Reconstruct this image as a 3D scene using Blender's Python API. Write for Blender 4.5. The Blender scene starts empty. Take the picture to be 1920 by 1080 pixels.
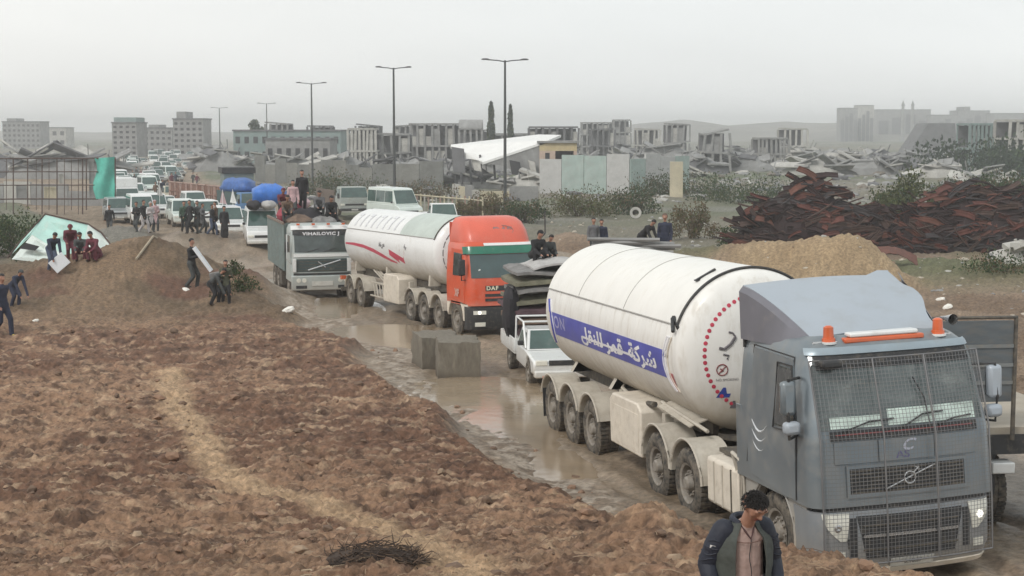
import bpy, bmesh, math, random
import numpy as np
from mathutils import Vector, Matrix, Euler
random.seed(7); np.random.seed(7)
R = math.radians
scene = bpy.context.scene
COL = scene.collection

# ------------------------------------------------------------ camera, sky, sun, exposure
F_PX = 2850.0; CAM_H = 5.70; PITCH = math.atan(295.0 / F_PX)
cam_d = bpy.data.cameras.new("camera"); cam = bpy.data.objects.new("camera", cam_d); COL.objects.link(cam)
cam.location = (0, 0, CAM_H); cam.rotation_euler = (math.pi / 2 - PITCH, 0, 0)
cam_d.sensor_width = 36; cam_d.lens = 36 * F_PX / 1920; cam_d.clip_start = .3; cam_d.clip_end = 12000
scene.camera = cam
SUN_EL, SUN_AZ = R(43), R(218)      # overcast: a soft sun high behind the camera's left shoulder
w = bpy.data.worlds.new("World"); scene.world = w; w.use_nodes = True
nt = w.node_tree; nt.nodes.clear()
out = nt.nodes.new("ShaderNodeOutputWorld"); bg = nt.nodes.new("ShaderNodeBackground")
sky = nt.nodes.new("ShaderNodeTexSky"); sky.sky_type = 'NISHITA'; sky.sun_disc = False
sky.sun_elevation = SUN_EL; sky.sun_rotation = SUN_AZ; sky.dust_density = 3; sky.air_density = 1; sky.ozone_density = 1
geo = nt.nodes.new("ShaderNodeTexCoord"); sep = nt.nodes.new("ShaderNodeSeparateXYZ")
nt.links.new(geo.outputs['Generated'], sep.inputs[0])
skm = nt.nodes.new("ShaderNodeMixRGB"); skm.blend_type = 'MULTIPLY'; skm.inputs[0].default_value = 1
skm.inputs[2].default_value = (.09, .09, .09, 1); nt.links.new(sky.outputs[0], skm.inputs[1])
# closed cloud deck: pale grey, a little warmer low down to the left as in the photograph
ramp = nt.nodes.new("ShaderNodeValToRGB")
ramp.color_ramp.elements[0].position = 0.0; ramp.color_ramp.elements[0].color = (1.0, 1.015, 1.005, 1)
ramp.color_ramp.elements[1].position = .35; ramp.color_ramp.elements[1].color = (.81, .85, .85, 1)
nt.links.new(sep.outputs['Z'], ramp.inputs[0])
warm = nt.nodes.new("ShaderNodeMixRGB"); warm.inputs[2].default_value = (1.02, 1.0, .955, 1)
wm = nt.nodes.new("ShaderNodeMapRange"); wm.inputs['From Min'].default_value = .05; wm.inputs['From Max'].default_value = -.5
wm.inputs['To Min'].default_value = 0; wm.inputs['To Max'].default_value = .75
nt.links.new(sep.outputs['X'], wm.inputs['Value']); nt.links.new(wm.outputs[0], warm.inputs[0]); nt.links.new(ramp.outputs[0], warm.inputs[1])
cn = nt.nodes.new("ShaderNodeTexNoise"); cn.inputs['Scale'].default_value = 2.2; cn.inputs['Detail'].default_value = 5
mp = nt.nodes.new("ShaderNodeMapping"); mp.inputs['Scale'].default_value = (1, 1, 5)
nt.links.new(geo.outputs['Generated'], mp.inputs[0]); nt.links.new(mp.outputs[0], cn.inputs['Vector'])
cr = nt.nodes.new("ShaderNodeMapRange"); cr.inputs['From Min'].default_value = .3; cr.inputs['From Max'].default_value = .7
cr.inputs['To Min'].default_value = .92; cr.inputs['To Max'].default_value = 1.05
nt.links.new(cn.outputs[0], cr.inputs['Value'])
cm = nt.nodes.new("ShaderNodeMixRGB"); cm.blend_type = 'MULTIPLY'; cm.inputs[0].default_value = 1
nt.links.new(warm.outputs[0], cm.inputs[1]); nt.links.new(cr.outputs[0], cm.inputs[2])
mx = nt.nodes.new("ShaderNodeMixRGB"); mx.inputs[0].default_value = .9
nt.links.new(skm.outputs[0], mx.inputs[1]); nt.links.new(cm.outputs[0], mx.inputs[2])
nt.links.new(mx.outputs[0], bg.inputs[0]); bg.inputs[1].default_value = 1.0
nt.links.new(bg.outputs[0], out.inputs[0])
sd = bpy.data.lights.new("sun", 'SUN'); sd.energy = 1.5; sd.angle = R(14); sd.color = (1, .965, .92)
so = bpy.data.objects.new("sun", sd); COL.objects.link(so)
so.rotation_euler = (R(47), 0, R(-38))
scene.view_settings.view_transform = 'Standard'; scene.view_settings.look = 'None'
scene.view_settings.exposure = 0.08; scene.view_settings.gamma = 1; scene.view_settings.use_curve_mapping = False
scene.cycles.use_denoising = True
scene.cycles.max_bounces = 5; scene.cycles.diffuse_bounces = 2; scene.cycles.glossy_bounces = 3
scene.cycles.transmission_bounces = 4; scene.cycles.volume_bounces = 2; scene.cycles.transparent_max_bounces = 6
scene.cycles.caustics_reflective = False; scene.cycles.caustics_refractive = False

# ------------------------------------------------------------ helpers
def at(px, py, y):
    "world point at distance y seen through photo pixel (used to survey positions)"
    u = (px - 960) / F_PX; v = (540 - py) / F_PX
    c, s = math.cos(PITCH), math.sin(PITCH)
    k = y / (c + v * s)
    return Vector((u * k, y, CAM_H + (v * c - s) * k))

def tag(o, label=None, cat=None, group=None, kind=None):
    if label: o['label'] = label
    if cat: o['category'] = cat
    if group: o['group'] = group
    if kind: o['kind'] = kind
    return o

def empty(name, loc=(0, 0, 0), rot=(0, 0, 0), label=None, cat=None, group=None):
    o = bpy.data.objects.new(name, None); COL.objects.link(o); o.location = loc
    o.rotation_euler = rot if isinstance(rot, (tuple, Euler)) else (0, 0, rot)
    o.empty_display_size = .3
    return tag(o, label, cat, group)

def copy_tree(o, parent=None):
    c = o.copy(); COL.objects.link(c); c.parent = parent
    for ch in o.children: copy_tree(ch, c)
    return c

class MB:
    def __init__(s): s.v = []; s.f = []; s.m = []; s.T = None
    def add(s, vs, fs, mi=0):
        b = len(s.v)
        s.v += [tuple(x) for x in vs]; s.f += [tuple(b + i for i in f) for f in fs]; s.m += [mi] * len(fs); return s
    def box(s, c, d, rot=None, mi=0, taper=1):
        hx, hy, hz = d[0] / 2, d[1] / 2, d[2] / 2
        P = [(-hx, -hy, -hz), (hx, -hy, -hz), (hx, hy, -hz), (-hx, hy, -hz)] + [(-hx * taper, -hy * taper, hz), (hx * taper, -hy * taper, hz), (hx * taper, hy * taper, hz), (-hx * taper, hy * taper, hz)]
        if rot is not None:
            E = Euler(rot).to_matrix(); P = [E @ Vector(p) for p in P]
        P = [(p[0] + c[0], p[1] + c[1], p[2] + c[2]) for p in P]
        return s.add(P, [(0, 3, 2, 1), (4, 5, 6, 7), (0, 1, 5, 4), (1, 2, 6, 5), (2, 3, 7, 6), (3, 0, 4, 7)], mi)
    def bb(s, x0, x1, y0, y1, z0, z1, mi=0):
        return s.box(((x0 + x1) / 2, (y0 + y1) / 2, (z0 + z1) / 2), (abs(x1 - x0), abs(y1 - y0), abs(z1 - z0)), mi=mi)
    def tube(s, path, r, n=8, mi=0, caps=True):
        path = [Vector(p) for p in path]; rs = r if isinstance(r, (list, tuple)) else [r] * len(path)
        rings = []; up = Vector((0, 0, 1))
        for i, p in enumerate(path):
            d = (path[min(i + 1, len(path) - 1)] - path[max(i - 1, 0)])
            d = d.normalized() if d.length > 1e-9 else Vector((0, 0, 1))
            a = d.cross(up if abs(d.z) < .95 else Vector((1, 0, 0))).normalized(); b = d.cross(a)
            rings.append([p + (a * math.cos(2 * math.pi * k / n) + b * math.sin(2 * math.pi * k / n)) * rs[i] for k in range(n)])
        return s.loft(rings, caps, mi)
    def loft(s, rings, caps=True, mi=0, closed=True):
        n = len(rings[0]); vs = [q for r_ in rings for q in r_]; fs = []
        for i in range(len(rings) - 1):
            for k in range(n if closed else n - 1):
                k2 = (k + 1) % n; fs.append((i * n + k, i * n + k2, (i + 1) * n + k2, (i + 1) * n + k))
        if caps and closed:
            fs.append(tuple(reversed(range(n)))); fs.append(tuple((len(rings) - 1) * n + k for k in range(n)))
        return s.add(vs, fs, mi)
    def lathe(s, prof, c=(0, 0, 0), axis='x', n=24, mi=0, a0=0, a1=2 * math.pi):
        full = abs(a1 - a0 - 2 * math.pi) < 1e-6; m = n if full else n + 1
        vs = []
        for (t, r) in prof:
            for k in range(m):
                a = a0 + (a1 - a0) * k / n; cs, sn = math.cos(a) * r, math.sin(a) * r
                p = {'x': (t, cs, sn), 'y': (cs, t, sn), 'z': (cs, sn, t)}[axis]
                vs.append((p[0] + c[0], p[1] + c[1], p[2] + c[2]))
        fs = []
        for i in range(len(prof) - 1):
            for k in range(n):
                k2 = (k + 1) % m; fs.append((i * m + k, i * m + k2, (i + 1) * m + k2, (i + 1) * m + k))
        return s.add(vs, fs, mi)
    def prism(s, poly, a0, a1, axis='x', mi=0):
        def P(p, t): return {'x': (t, p[0], p[1]), 'y': (p[0], t, p[1]), 'z': (p[0], p[1], t)}[axis]
        n = len(poly)
        return s.add([P(p, a0) for p in poly] + [P(p, a1) for p in poly],
                     [tuple(range(n)), tuple(reversed(range(n, 2 * n)))] + [(i, n + i, n + (i + 1) % n, (i + 1) % n) for i in range(n)], mi)
    def grid(s, fn, nu, nv, mi=0, th=0):
        "surface patch fn(u,v)->(point, normal); th>0 gives it thickness"
        pts = [[fn(i / nu, j / nv) for i in range(nu + 1)] for j in range(nv + 1)]
        W = nu + 1
        a = [p for r_ in pts for (p, nn) in r_]
        if not th:
            return s.add(a, [(j * W + i, j * W + i + 1, (j + 1) * W + i + 1, (j + 1) * W + i) for j in range(nv) for i in range(nu)], mi)
        b = [Vector(p) + Vector(nn) * th for r_ in pts for (p, nn) in r_]; N = len(a)
        fs = []
        for j in range(nv):
            for i in range(nu):
                q = (j * W + i, j * W + i + 1, (j + 1) * W + i + 1, (j + 1) * W + i)
                fs.append(tuple(N + t for t in q)); fs.append(tuple(reversed(q)))
        edge = [i for i in range(W)] + [j * W + nu for j in range(1, nv + 1)] + [nv * W + i for i in range(nu - 1, -1, -1)] + [j * W for j in range(nv - 1, 0, -1)]
        for k in range(len(edge)):
            x, y = edge[k], edge[(k + 1) % len(edge)]; fs.append((x, y, N + y, N + x))
        return s.add(a + list(b), fs, mi)
    def build(s, name, mats, parent=None, smooth=30, bev=0, loc=None, rot=None, fixn=True):
        me = bpy.data.meshes.new(name); me.from_pydata([tuple(v) for v in s.v], [], s.f)
        mats = mats if isinstance(mats, (list, tuple)) else [mats]
        for m in mats: me.materials.append(m)
        if len(mats) > 1: me.polygons.foreach_set("material_index", s.m)
        me.update()
        if fixn:
            bm = bmesh.new(); bm.from_mesh(me); bmesh.ops.recalc_face_normals(bm, faces=bm.faces); bm.to_mesh(me); bm.free()
        if smooth:
            me.polygons.foreach_set("use_smooth", [True] * len(me.polygons)); me.set_sharp_from_angle(angle=R(smooth))
        o = bpy.data.objects.new(name, me); COL.objects.link(o)
        if parent is not None: o.parent = parent
        if loc is not None: o.location = loc
        if rot is not None: o.rotation_euler = rot
        if bev:
            b = o.modifiers.new("edge", 'BEVEL'); b.width = bev; b.segments = 2; b.limit_method = 'ANGLE'; b.angle_limit = R(40)
        return o

# ------------------------------------------------------------ materials
MATS = {}
def M(name, col, rough=.6, metal=0, dirt=.0, dcol=(.30, .25, .19), z0=None, z1=None, scale=3, bump=0, bscale=40, var=.12, spec=.5, coat=0, trans=0, emit=None, stretch=None):
    "base colour with broad tonal variation, splashed dirt (denser below z0..z1 in object space), fine relief"
    if name in MATS: return MATS[name]
    m = bpy.data.materials.new(name); m.use_nodes = True; MATS[name] = m; n = m.node_tree; b = n.nodes['Principled BSDF']; L = n.links
    tc = n.nodes.new("ShaderNodeTexCoord"); vec = tc.outputs['Object']
    if stretch:
        mp_ = n.nodes.new("ShaderNodeMapping"); mp_.inputs['Scale'].default_value = stretch; L.new(vec, mp_.inputs[0]); vec2 = mp_.outputs[0]
    else: vec2 = vec
    no = n.nodes.new("ShaderNodeTexNoise"); no.inputs['Scale'].default_value = scale; no.inputs['Detail'].default_value = 6; no.inputs['Roughness'].default_value = .6
    L.new(vec2, no.inputs['Vector'])
    mr = n.nodes.new("ShaderNodeMapRange"); mr.inputs['From Min'].default_value = .3; mr.inputs['From Max'].default_value = .7
    mr.inputs['To Min'].default_value = 1 - var; mr.inputs['To Max'].default_value = 1 + var; L.new(no.outputs[0], mr.inputs[0])
    mul = n.nodes.new("ShaderNodeMixRGB"); mul.blend_type = 'MULTIPLY'; mul.inputs[0].default_value = 1; mul.inputs[1].default_value = (*col, 1)
    L.new(mr.outputs[0], mul.inputs[2]); cur = mul.outputs[0]
    b.inputs['Roughness'].default_value = rough
    if dirt:
        n2 = n.nodes.new("ShaderNodeTexNoise"); n2.inputs['Scale'].default_value = scale * 2.3; n2.inputs['Detail'].default_value = 8; n2.inputs['Roughness'].default_value = .65
        L.new(vec2, n2.inputs['Vector'])
        fac = n.nodes.new("ShaderNodeMapRange"); fac.inputs['From Min'].default_value = .62 - dirt * .35; fac.inputs['From Max'].default_value = .85 - dirt * .2
        fac.inputs['To Max'].default_value = min(1, .35 + dirt * .7); L.new(n2.outputs[0], fac.inputs[0]); f = fac.outputs[0]
        if z0 is not None:
            sp = n.nodes.new("ShaderNodeSeparateXYZ"); L.new(vec, sp.inputs[0])
            add = n.nodes.new("ShaderNodeMath"); add.operation = 'MULTIPLY_ADD'; add.inputs[1].default_value = (z1 - z0) * .9; L.new(n2.outputs[0], add.inputs[0])
            L.new(sp.outputs['Z'], add.inputs[2])
            zr = n.nodes.new("ShaderNodeMapRange"); zr.inputs['From Min'].default_value = z0 + (z1 - z0) * .45; zr.inputs['From Max'].default_value = z1 + (z1 - z0) * .45
            zr.inputs['To Min'].default_value = .93; zr.inputs['To Max'].default_value = 0; L.new(add.outputs[0], zr.inputs[0])
            mxx = n.nodes.new("ShaderNodeMath"); mxx.operation = 'MAXIMUM'; L.new(f, mxx.inputs[0]); L.new(zr.outputs[0], mxx.inputs[1]); f = mxx.outputs[0]
        dm = n.nodes.new("ShaderNodeMixRGB"); dm.inputs[2].default_value = (*dcol, 1); L.new(f, dm.inputs[0]); L.new(cur, dm.inputs[1]); cur = dm.outputs[0]
        rr = n.nodes.new("ShaderNodeMapRange"); rr.inputs['To Min'].default_value = rough; rr.inputs['To Max'].default_value = max(rough, .8); L.new(f, rr.inputs[0]); L.new(rr.outputs[0], b.inputs['Roughness'])
    L.new(cur, b.inputs['Base Color'])
    b.inputs['Metallic'].default_value = metal; b.inputs['Specular IOR Level'].default_value = spec
    if coat: b.inputs['Coat Weight'].default_value = coat; b.inputs['Coat Roughness'].default_value = .12
    if trans: b.inputs['Transmission Weight'].default_value = trans
    if emit: b.inputs['Emission Color'].default_value = (*emit[0], 1); b.inputs['Emission Strength'].default_value = emit[1]
    if bump:
        n3 = n.nodes.new("ShaderNodeTexNoise"); n3.inputs['Scale'].default_value = bscale; n3.inputs['Detail'].default_value = 5; L.new(vec2, n3.inputs['Vector'])
        bp = n.nodes.new("ShaderNodeBump"); bp.inputs['Strength'].default_value = bump; bp.inputs['Distance'].default_value = .03; L.new(n3.outputs[0], bp.inputs['Height']); L.new(bp.outputs[0], b.inputs['Normal'])
    return m

# ------------------------------------------------------------ terrain
def _hash(ix, iy, seed):
    h = (ix.astype(np.int64) * 374761393 + iy.astype(np.int64) * 668265263 + seed * 1442695041) & 0xffffffff
    h = ((h ^ (h >> 13)) * 1274126177) & 0xffffffff
    return ((h ^ (h >> 16)) & 0xffff) / 65535.0
def vnoise(x, y, seed=0):
    ix = np.floor(x); iy = np.floor(y); fx = x - ix; fy = y - iy
    fx = fx * fx * (3 - 2 * fx); fy = fy * fy * (3 - 2 * fy)
    a = _hash(ix, iy, seed); b = _hash(ix + 1, iy, seed); c = _hash(ix, iy + 1, seed); d = _hash(ix + 1, iy + 1, seed)
    return (a * (1 - fx) + b * fx) * (1 - fy) + (c * (1 - fx) + d * fx) * fy
def fbm(x, y, o=4, seed=0, g=.5):
    s = 0; a = 1; t = 0
    for i in range(o):
        s = s + a * vnoise(x, y, seed + i * 17); t += a; a *= g
        x, y = 1.6 * x + 1.2 * y + 3.1, -1.2 * x + 1.6 * y + 7.7
    return s / t
def ss(a, b, x):
    t = np.clip((x - a) / (b - a), 0, 1); return t * t * (3 - 2 * t)

RY = [-20, 10, 20, 34, 48, 67, 100, 140, 4000]; RZ = [.05, .03, 0, -.3, -.65, -1.1, -1.4, -1.5, -1.5]
def z_road(y): return np.interp(y, RY, RZ)
# left road edge (x of the foot of the muddy field) and right edge
LEY = [-20, 10, 14, 15, 16, 17, 18, 19, 21.9, 23.6, 26.2, 30, 33, 40.5, 51, 64, 84, 101, 135, 230, 300, 450, 900]
LEX = [9, 5.9, 4.7, 4.15, 3.6, 3.0, 2.45, 2.0, 1.3, .4, -.3, -.85, -2.0, -3.7, -7.0, -11.0, -19, -26, -42, -80, -95, -130, -230]
REY = [-20, 20, 40, 52, 70, 100, 140, 230, 300, 450, 900]
REX = [13, 13.5, 6.5, 3.0, -1.5, -9, -22, -48, -62, -95, -190]
PUD = [(-.9, 33.6, 1.9, 3.0), (.4, 30.0, 1.3, 2.6), (-4.0, 46, 2.2, 3.2), (-7.0, 55, 1.9, 4.0), (.8, 26.0, .7, 1.5), (7.6, 15.5, 1.5, 1.2), (-10.5, 67, 1.8, 4)]   # x,y,rx,ry
MND = [(-14.3, 59, 3.2, 5.0, 2.0), (-20.5, 58, 5, 5, .95), (-9.8, 56.5, 1.4, 4.0, .8), (-26, 64, 6, 8, .6), (-21.5, 85, 6, 9, 1.25), (-16.5, 89, 3.5, 6, .6), (1.55, 16.7, .55, .75, .42), (12.5, 61, 1.7, 2.4, 1.5), (10.2, 62, 2.2, 2.4, 1.1), (14.3, 61, 1.3, 2.2, 1.0),
       (5.5, 62, 4.5, 5, 1.3), (4.9, 57.5, 3.0, 2.5, .75), (19.5, 66, 5, 7, .6), (1.0, 58.5, 1.6, 4, 1.35), (2.6, 70, 2.5, 5, 1.5)]
def terrain(x, y, fine=True):
    x = np.asarray(x, float); y = np.asarray(y, float)
    xl = np.interp(y, LEY, LEX) + (fbm(y * .35, x * .1, 3, 5) - .5) * np.clip(y / 22, .5, 2.2)
    xr = np.interp(y, REY, REX)
    z = z_road(y)
    zf = np.interp(y, [-20, 6, 9, 13, 14.5, 15.5, 17, 18.5, 20.5, 25, 35, 50, 60, 4000], [4.1, 3.3, 1.85, 1.5, 1.36, 1.24, .95, .65, .42, .38, .36, .35, .15, .1])
    # the field sinks a little away from the crest beside the lorry
    zf = zf - .25 * ss(0, -6, x) * (y < 20) * ss(24, 14, y)
    w_edge = np.interp(y, [0, 14, 18, 22, 60], [.9, .8, .8, .6, 1.2])
    fl = ss(0, 1, (xl - x) / w_edge)
    rut = np.zeros_like(z)
    road = (1 - fl) * ss(0, 1, (xr - x) / 1.5)
    # wheel ruts along the road
    dx = x - xl
    for off in (1.6, 2.3, 3.6, 4.5, 6.0): rut = rut - .07 * np.exp(-((dx - off - .5 * (fbm(y * .12, y * 0, 2, 9 + int(off)) - .5)) / .22) ** 2)
    z = z + fl * zf + road * (rut * (y < 140) + .05 * (fbm(x * 1.3, y * .5, 3, 3) - .5) + .05 * (fbm(x * 5, y * 3, 3, 4) - .5))
    fr = ss(0, 1, (x - xr) / 2.5)
    z = z + fr * np.interp(y, [0, 30, 45, 80, 200], [.05, .1, .4, .45, .1])
    for (px, py, sx, sy, h) in MND:
        z = z + h * np.exp(-(((x - px) / sx) ** 2 + ((y - py) / sy) ** 2)) * (.85 + .3 * fbm(x * .5, y * .5, 2, 77))
    for (px, py, rx, ry) in PUD:
        z = z - .11 * np.exp(-(((x - px) / rx) ** 2 + ((y - py) / ry) ** 2) ** 2)
    soil = np.clip(fl + fr, 0, 1)
    amp = soil * np.interp(y, [0, 18, 60, 120, 400], [1, 1, 1.5, 1.6, 3])
    z = z + amp * (.22 * (fbm(x * .35, y * .35, 3, 11) - .5) + .16 * (fbm(x * 1.4, y * 1.2, 3, 12) - .5))
    # rough rubbly strip at the road edge
    strip = np.exp(-((dx - .5) / .55) ** 2) * (y < 80)
    z = z + strip * .10 * (fbm(x * 4, y * 4, 3, 21) - .35)
    if fine:
        wx = x + .35 * fbm(x * 1.3, y * 1.3, 2, 35); wy = y + .35 * fbm(x * 1.3 + 9, y * 1.3, 2, 36)
        n1 = 1 - np.abs(2 * fbm(wx * 2.6, wy * 3.4, 4, 31, .6) - 1); n2 = 1 - np.abs(2 * fbm(wx * 7, wy * 9, 3, 32) - 1)
        z = z + soil * ss(140, 40, y) * (.22 * (n1 - .7) + .13 * (n2 - .6))
        z = z + soil * ss(60, 25, y) * .055 * (fbm(x * 24, y * 20, 2, 33) - .5)
        z = z + (1 - soil) * ss(60, 25, y) * .02 * (fbm(x * 14, y * 10, 2, 34) - .5)
    return z, fl, fr, road, dx
def gz(x, y): return float(terrain(np.array([x]), np.array([y]), False)[0][0])

def foot(px, py, y0=16, y1=140):
    "where the sight line through a photo pixel first meets the ground: feet of people and foot of things"
    ys = np.arange(y0, y1, .15); pts = [at(px, py, y) for y in ys]; g = terrain(np.array([p.x for p in pts]), ys, False)[0]
    for p, z in zip(pts, g):
        if p.z <= z: return p.x, p.y
    return pts[-1].x, pts[-1].y

def build_ground():
    ys = [-8.0]
    while ys[-1] < 11: ys.append(ys[-1] + .25)
    while ys[-1] < 4200: ys.append(ys[-1] + min(60, max(.032, ys[-1] ** 2 / 9000)))
    ys = np.array(ys); nu = 860
    us = np.linspace(-.56, .56, nu)
    Y, U = np.meshgrid(ys, us, indexing='ij'); X = U * (np.abs(Y) + 7)
    Z, fl, fr, road, dx = terrain(X, Y)
    ny = len(ys)
    co = np.stack([X, Y, Z], -1).reshape(-1, 3)
    idx = np.arange(ny * nu).reshape(ny, nu)
    q = np.stack([idx[:-1, :-1], idx[:-1, 1:], idx[1:, 1:], idx[1:, :-1]], -1).reshape(-1, 4)
    me = bpy.data.meshes.new("ground")
    me.vertices.add(len(co)); me.vertices.foreach_set("co", co.ravel())
    me.loops.add(q.size); me.loops.foreach_set("vertex_index", q.ravel())
    me.polygons.add(len(q)); me.polygons.foreach_set("loop_start", np.arange(0, q.size, 4)); me.polygons.foreach_set("loop_total", np.full(len(q), 4))
    me.update(); me.validate()
    me.polygons.foreach_set("use_smooth", np.ones(len(q), bool))
    # soil kinds
    def C(*c): return np.array(c)
    def mix(a, b, t): return a * (1 - t[..., None]) + b * t[..., None]
    o = np.ones(X.shape + (3,))
    red = mix(o * C(.195, .106, .066), o * C(.335, .205, .128), ss(.35, .65, fbm(X * .5, Y * .5, 4, 41)))
    red = mix(red, o * C(.095, .052, .034), .8 * ss(.5, .62, fbm(X * 3.1, Y * 4.2, 5, 42, .65)))
    red = mix(red, o * C(.50, .35, .23), .8 * ss(.56, .72, fbm(X * 2.3 + 9, Y * 5.2, 5, 43, .65)))
    nearf = ss(20, 14.5, Y)
    red = mix(red, o * C(.43, .285, .18), .5 * nearf * ss(.35, .7, fbm(X * .8, Y * 1.5, 4, 44)))
    # trodden pale path over the field
    path_pts = [foot(px, py, 12.5, 45)[:2] for px, py in ((318, 690), (325, 730), (350, 800), (385, 860), (440, 905), (520, 930), (600, 950), (690, 985), (780, 1020), (850, 1060), (880, 1100))]
    py_ = np.array([p[1] for p in path_pts][::-1]); px_ = np.array([p[0] for p in path_pts][::-1])
    pd = np.abs(X - np.interp(Y, py_, px_) - .5 * (fbm(Y * .8, X * 0, 3, 45) - .5))
    red = mix(red, o * C(.50, .345, .215), .95 * ss(.6, .15, pd / (.5 + .75 * fbm(X * 1.5, Y * 1.5, 3, 46))) * (Y < 36))
    och = mix(o * C(.15, .103, .062), o * C(.225, .152, .094), ss(.35, .65, fbm(X * .6, Y * .6, 4, 47)))
    och = mix(och, o * C(.15, .075, .05), .8 * ss(.5, .7, fbm(X * .35 + 5, Y * .35, 3, 48)))
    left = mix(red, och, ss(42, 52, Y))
    roadc = mix(o * C(.19, .145, .10), o * C(.27, .21, .15), ss(.35, .65, fbm(X * .8, Y * .45, 4, 51)))
    roadc = mix(roadc, o * C(.30, .22, .16), .5 * ss(.5, .75, fbm(X * 2, Y * .6, 3, 52)))
    edge = mix(o * C(.42, .36, .295), o * C(.22, .17, .125), ss(.4, .6, fbm(X * 5, Y * 4, 3, 53)))
    strip = np.exp(-((dx - .6) / .65) ** 2) * ss(75, 50, Y)
    roadc = mix(roadc, edge, strip * .9)
    right = mix(o * C(.20, .138, .092), o * C(.28, .205, .145), ss(.35, .65, fbm(X * .35, Y * .35, 4, 54)))
    sand = np.exp(-(((X - 12.4) / 3.7) ** 2 + ((Y - 60.5) / 4.0) ** 2) ** 2)
    right = mix(right, mix(o * C(.29, .205, .12), o * C(.40, .295, .18), fbm(X, Y, 3, 55)), np.clip(sand * 1.5, 0, 1) * ss(.2, .5, fbm(X * .8, Y * .8, 3, 56) + .25))
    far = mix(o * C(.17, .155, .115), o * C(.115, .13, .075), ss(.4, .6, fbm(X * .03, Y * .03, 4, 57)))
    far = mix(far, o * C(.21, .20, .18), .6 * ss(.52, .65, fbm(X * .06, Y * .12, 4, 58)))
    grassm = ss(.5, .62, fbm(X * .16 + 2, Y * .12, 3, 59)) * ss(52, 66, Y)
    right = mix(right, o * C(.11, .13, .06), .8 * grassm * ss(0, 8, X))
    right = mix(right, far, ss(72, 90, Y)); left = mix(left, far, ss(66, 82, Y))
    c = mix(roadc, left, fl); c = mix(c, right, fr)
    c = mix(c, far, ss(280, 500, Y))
    val = .62 + .76 * fbm(X * 9, Y * 8, 4, 60, .65); c = c * val[..., None]
    wet = (1 - np.clip(fl + fr, 0, 1)) * ss(.25, .5, fbm(X * .6, Y * .25, 3, 61)) * (1 - .7 * strip)
    wet = np.clip(wet * ss(130, 60, Y) * .75, 0, 1)
    ca = me.color_attributes.new("soil", 'FLOAT_COLOR', 'POINT')
    ca.data.foreach_set("color", np.concatenate([c, wet[..., None]], -1).reshape(-1).astype(np.float32))
    m = bpy.data.materials.new("soil"); m.use_nodes = True; n = m.node_tree; b = n.nodes['Principled BSDF']; L = n.links
    a = n.nodes.new("ShaderNodeVertexColor"); a.layer_name = "soil"
    tc = n.nodes.new("ShaderNodeTexCoord")
    n1 = n.nodes.new("ShaderNodeTexNoise"); n1.inputs['Scale'].default_value = 9; n1.inputs['Detail'].default_value = 8; n1.inputs['Roughness'].default_value = .7; L.new(tc.outputs['Object'], n1.inputs[0])
    mr_ = n.nodes.new("ShaderNodeMapRange"); mr_.inputs[1].default_value = .3; mr_.inputs[2].default_value = .7; mr_.inputs[3].default_value = .5; mr_.inputs[4].default_value = 1.5; L.new(n1.outputs[0], mr_.inputs[0])
    mu = n.nodes.new("ShaderNodeMixRGB"); mu.blend_type = 'MULTIPLY'; mu.inputs[0].default_value = 1; L.new(a.outputs[0], mu.inputs[1]); L.new(mr_.outputs[0], mu.inputs[2]); L.new(mu.outputs[0], b.inputs[0])
    rg = n.nodes.new("ShaderNodeMapRange"); rg.inputs[3].default_value = .93; rg.inputs[4].default_value = .28; L.new(a.outputs[1], rg.inputs[0]); L.new(rg.outputs[0], b.inputs['Roughness'])
    n2 = n.nodes.new("ShaderNodeTexNoise"); n2.inputs['Scale'].default_value = 22; n2.inputs['Detail'].default_value = 8; n2.inputs['Roughness'].default_value = .75; L.new(tc.outputs['Object'], n2.inputs[0])
    bs = n.nodes.new("ShaderNodeMapRange"); bs.inputs[3].default_value = .9; bs.inputs[4].default_value = .25; L.new(a.outputs[1], bs.inputs[0])
    bp = n.nodes.new("ShaderNodeBump"); bp.inputs['Distance'].default_value = .06; L.new(bs.outputs[0], bp.inputs['Strength']); L.new(n2.outputs[0], bp.inputs['Height']); L.new(bp.outputs[0], b.inputs['Normal'])
    me.materials.append(m)
    g = bpy.data.objects.new("ground", me); COL.objects.link(g); tag(g, "churned reddish brown mud field, wet road and trampled earth", kind='structure')
    return m
SOIL = build_ground()

# puddles: level sheets of brown water lying in the hollows of the road
wm_ = M("muddy_water", (.31, .24, .165), rough=.13, var=.15, scale=.8, bump=.15, bscale=3, spec=.9)
def puddle_mesh(x, y, rx, ry):
    mb = MB(); n = 40
    z = float(z_road(y)) - .085
    ring = [(x + rx * 1.25 * math.cos(2 * math.pi * k / n), y + ry * 1.25 * math.sin(2 * math.pi * k / n), z) for k in range(n)]
    mb.add(ring, [tuple(range(n))]); return mb
for (x, y, rx, ry) in PUD:
    tag(puddle_mesh(x, y, rx, ry).build("water", wm_, fixn=False), "brown rainwater standing in the ruts of the road", kind='structure')

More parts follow.
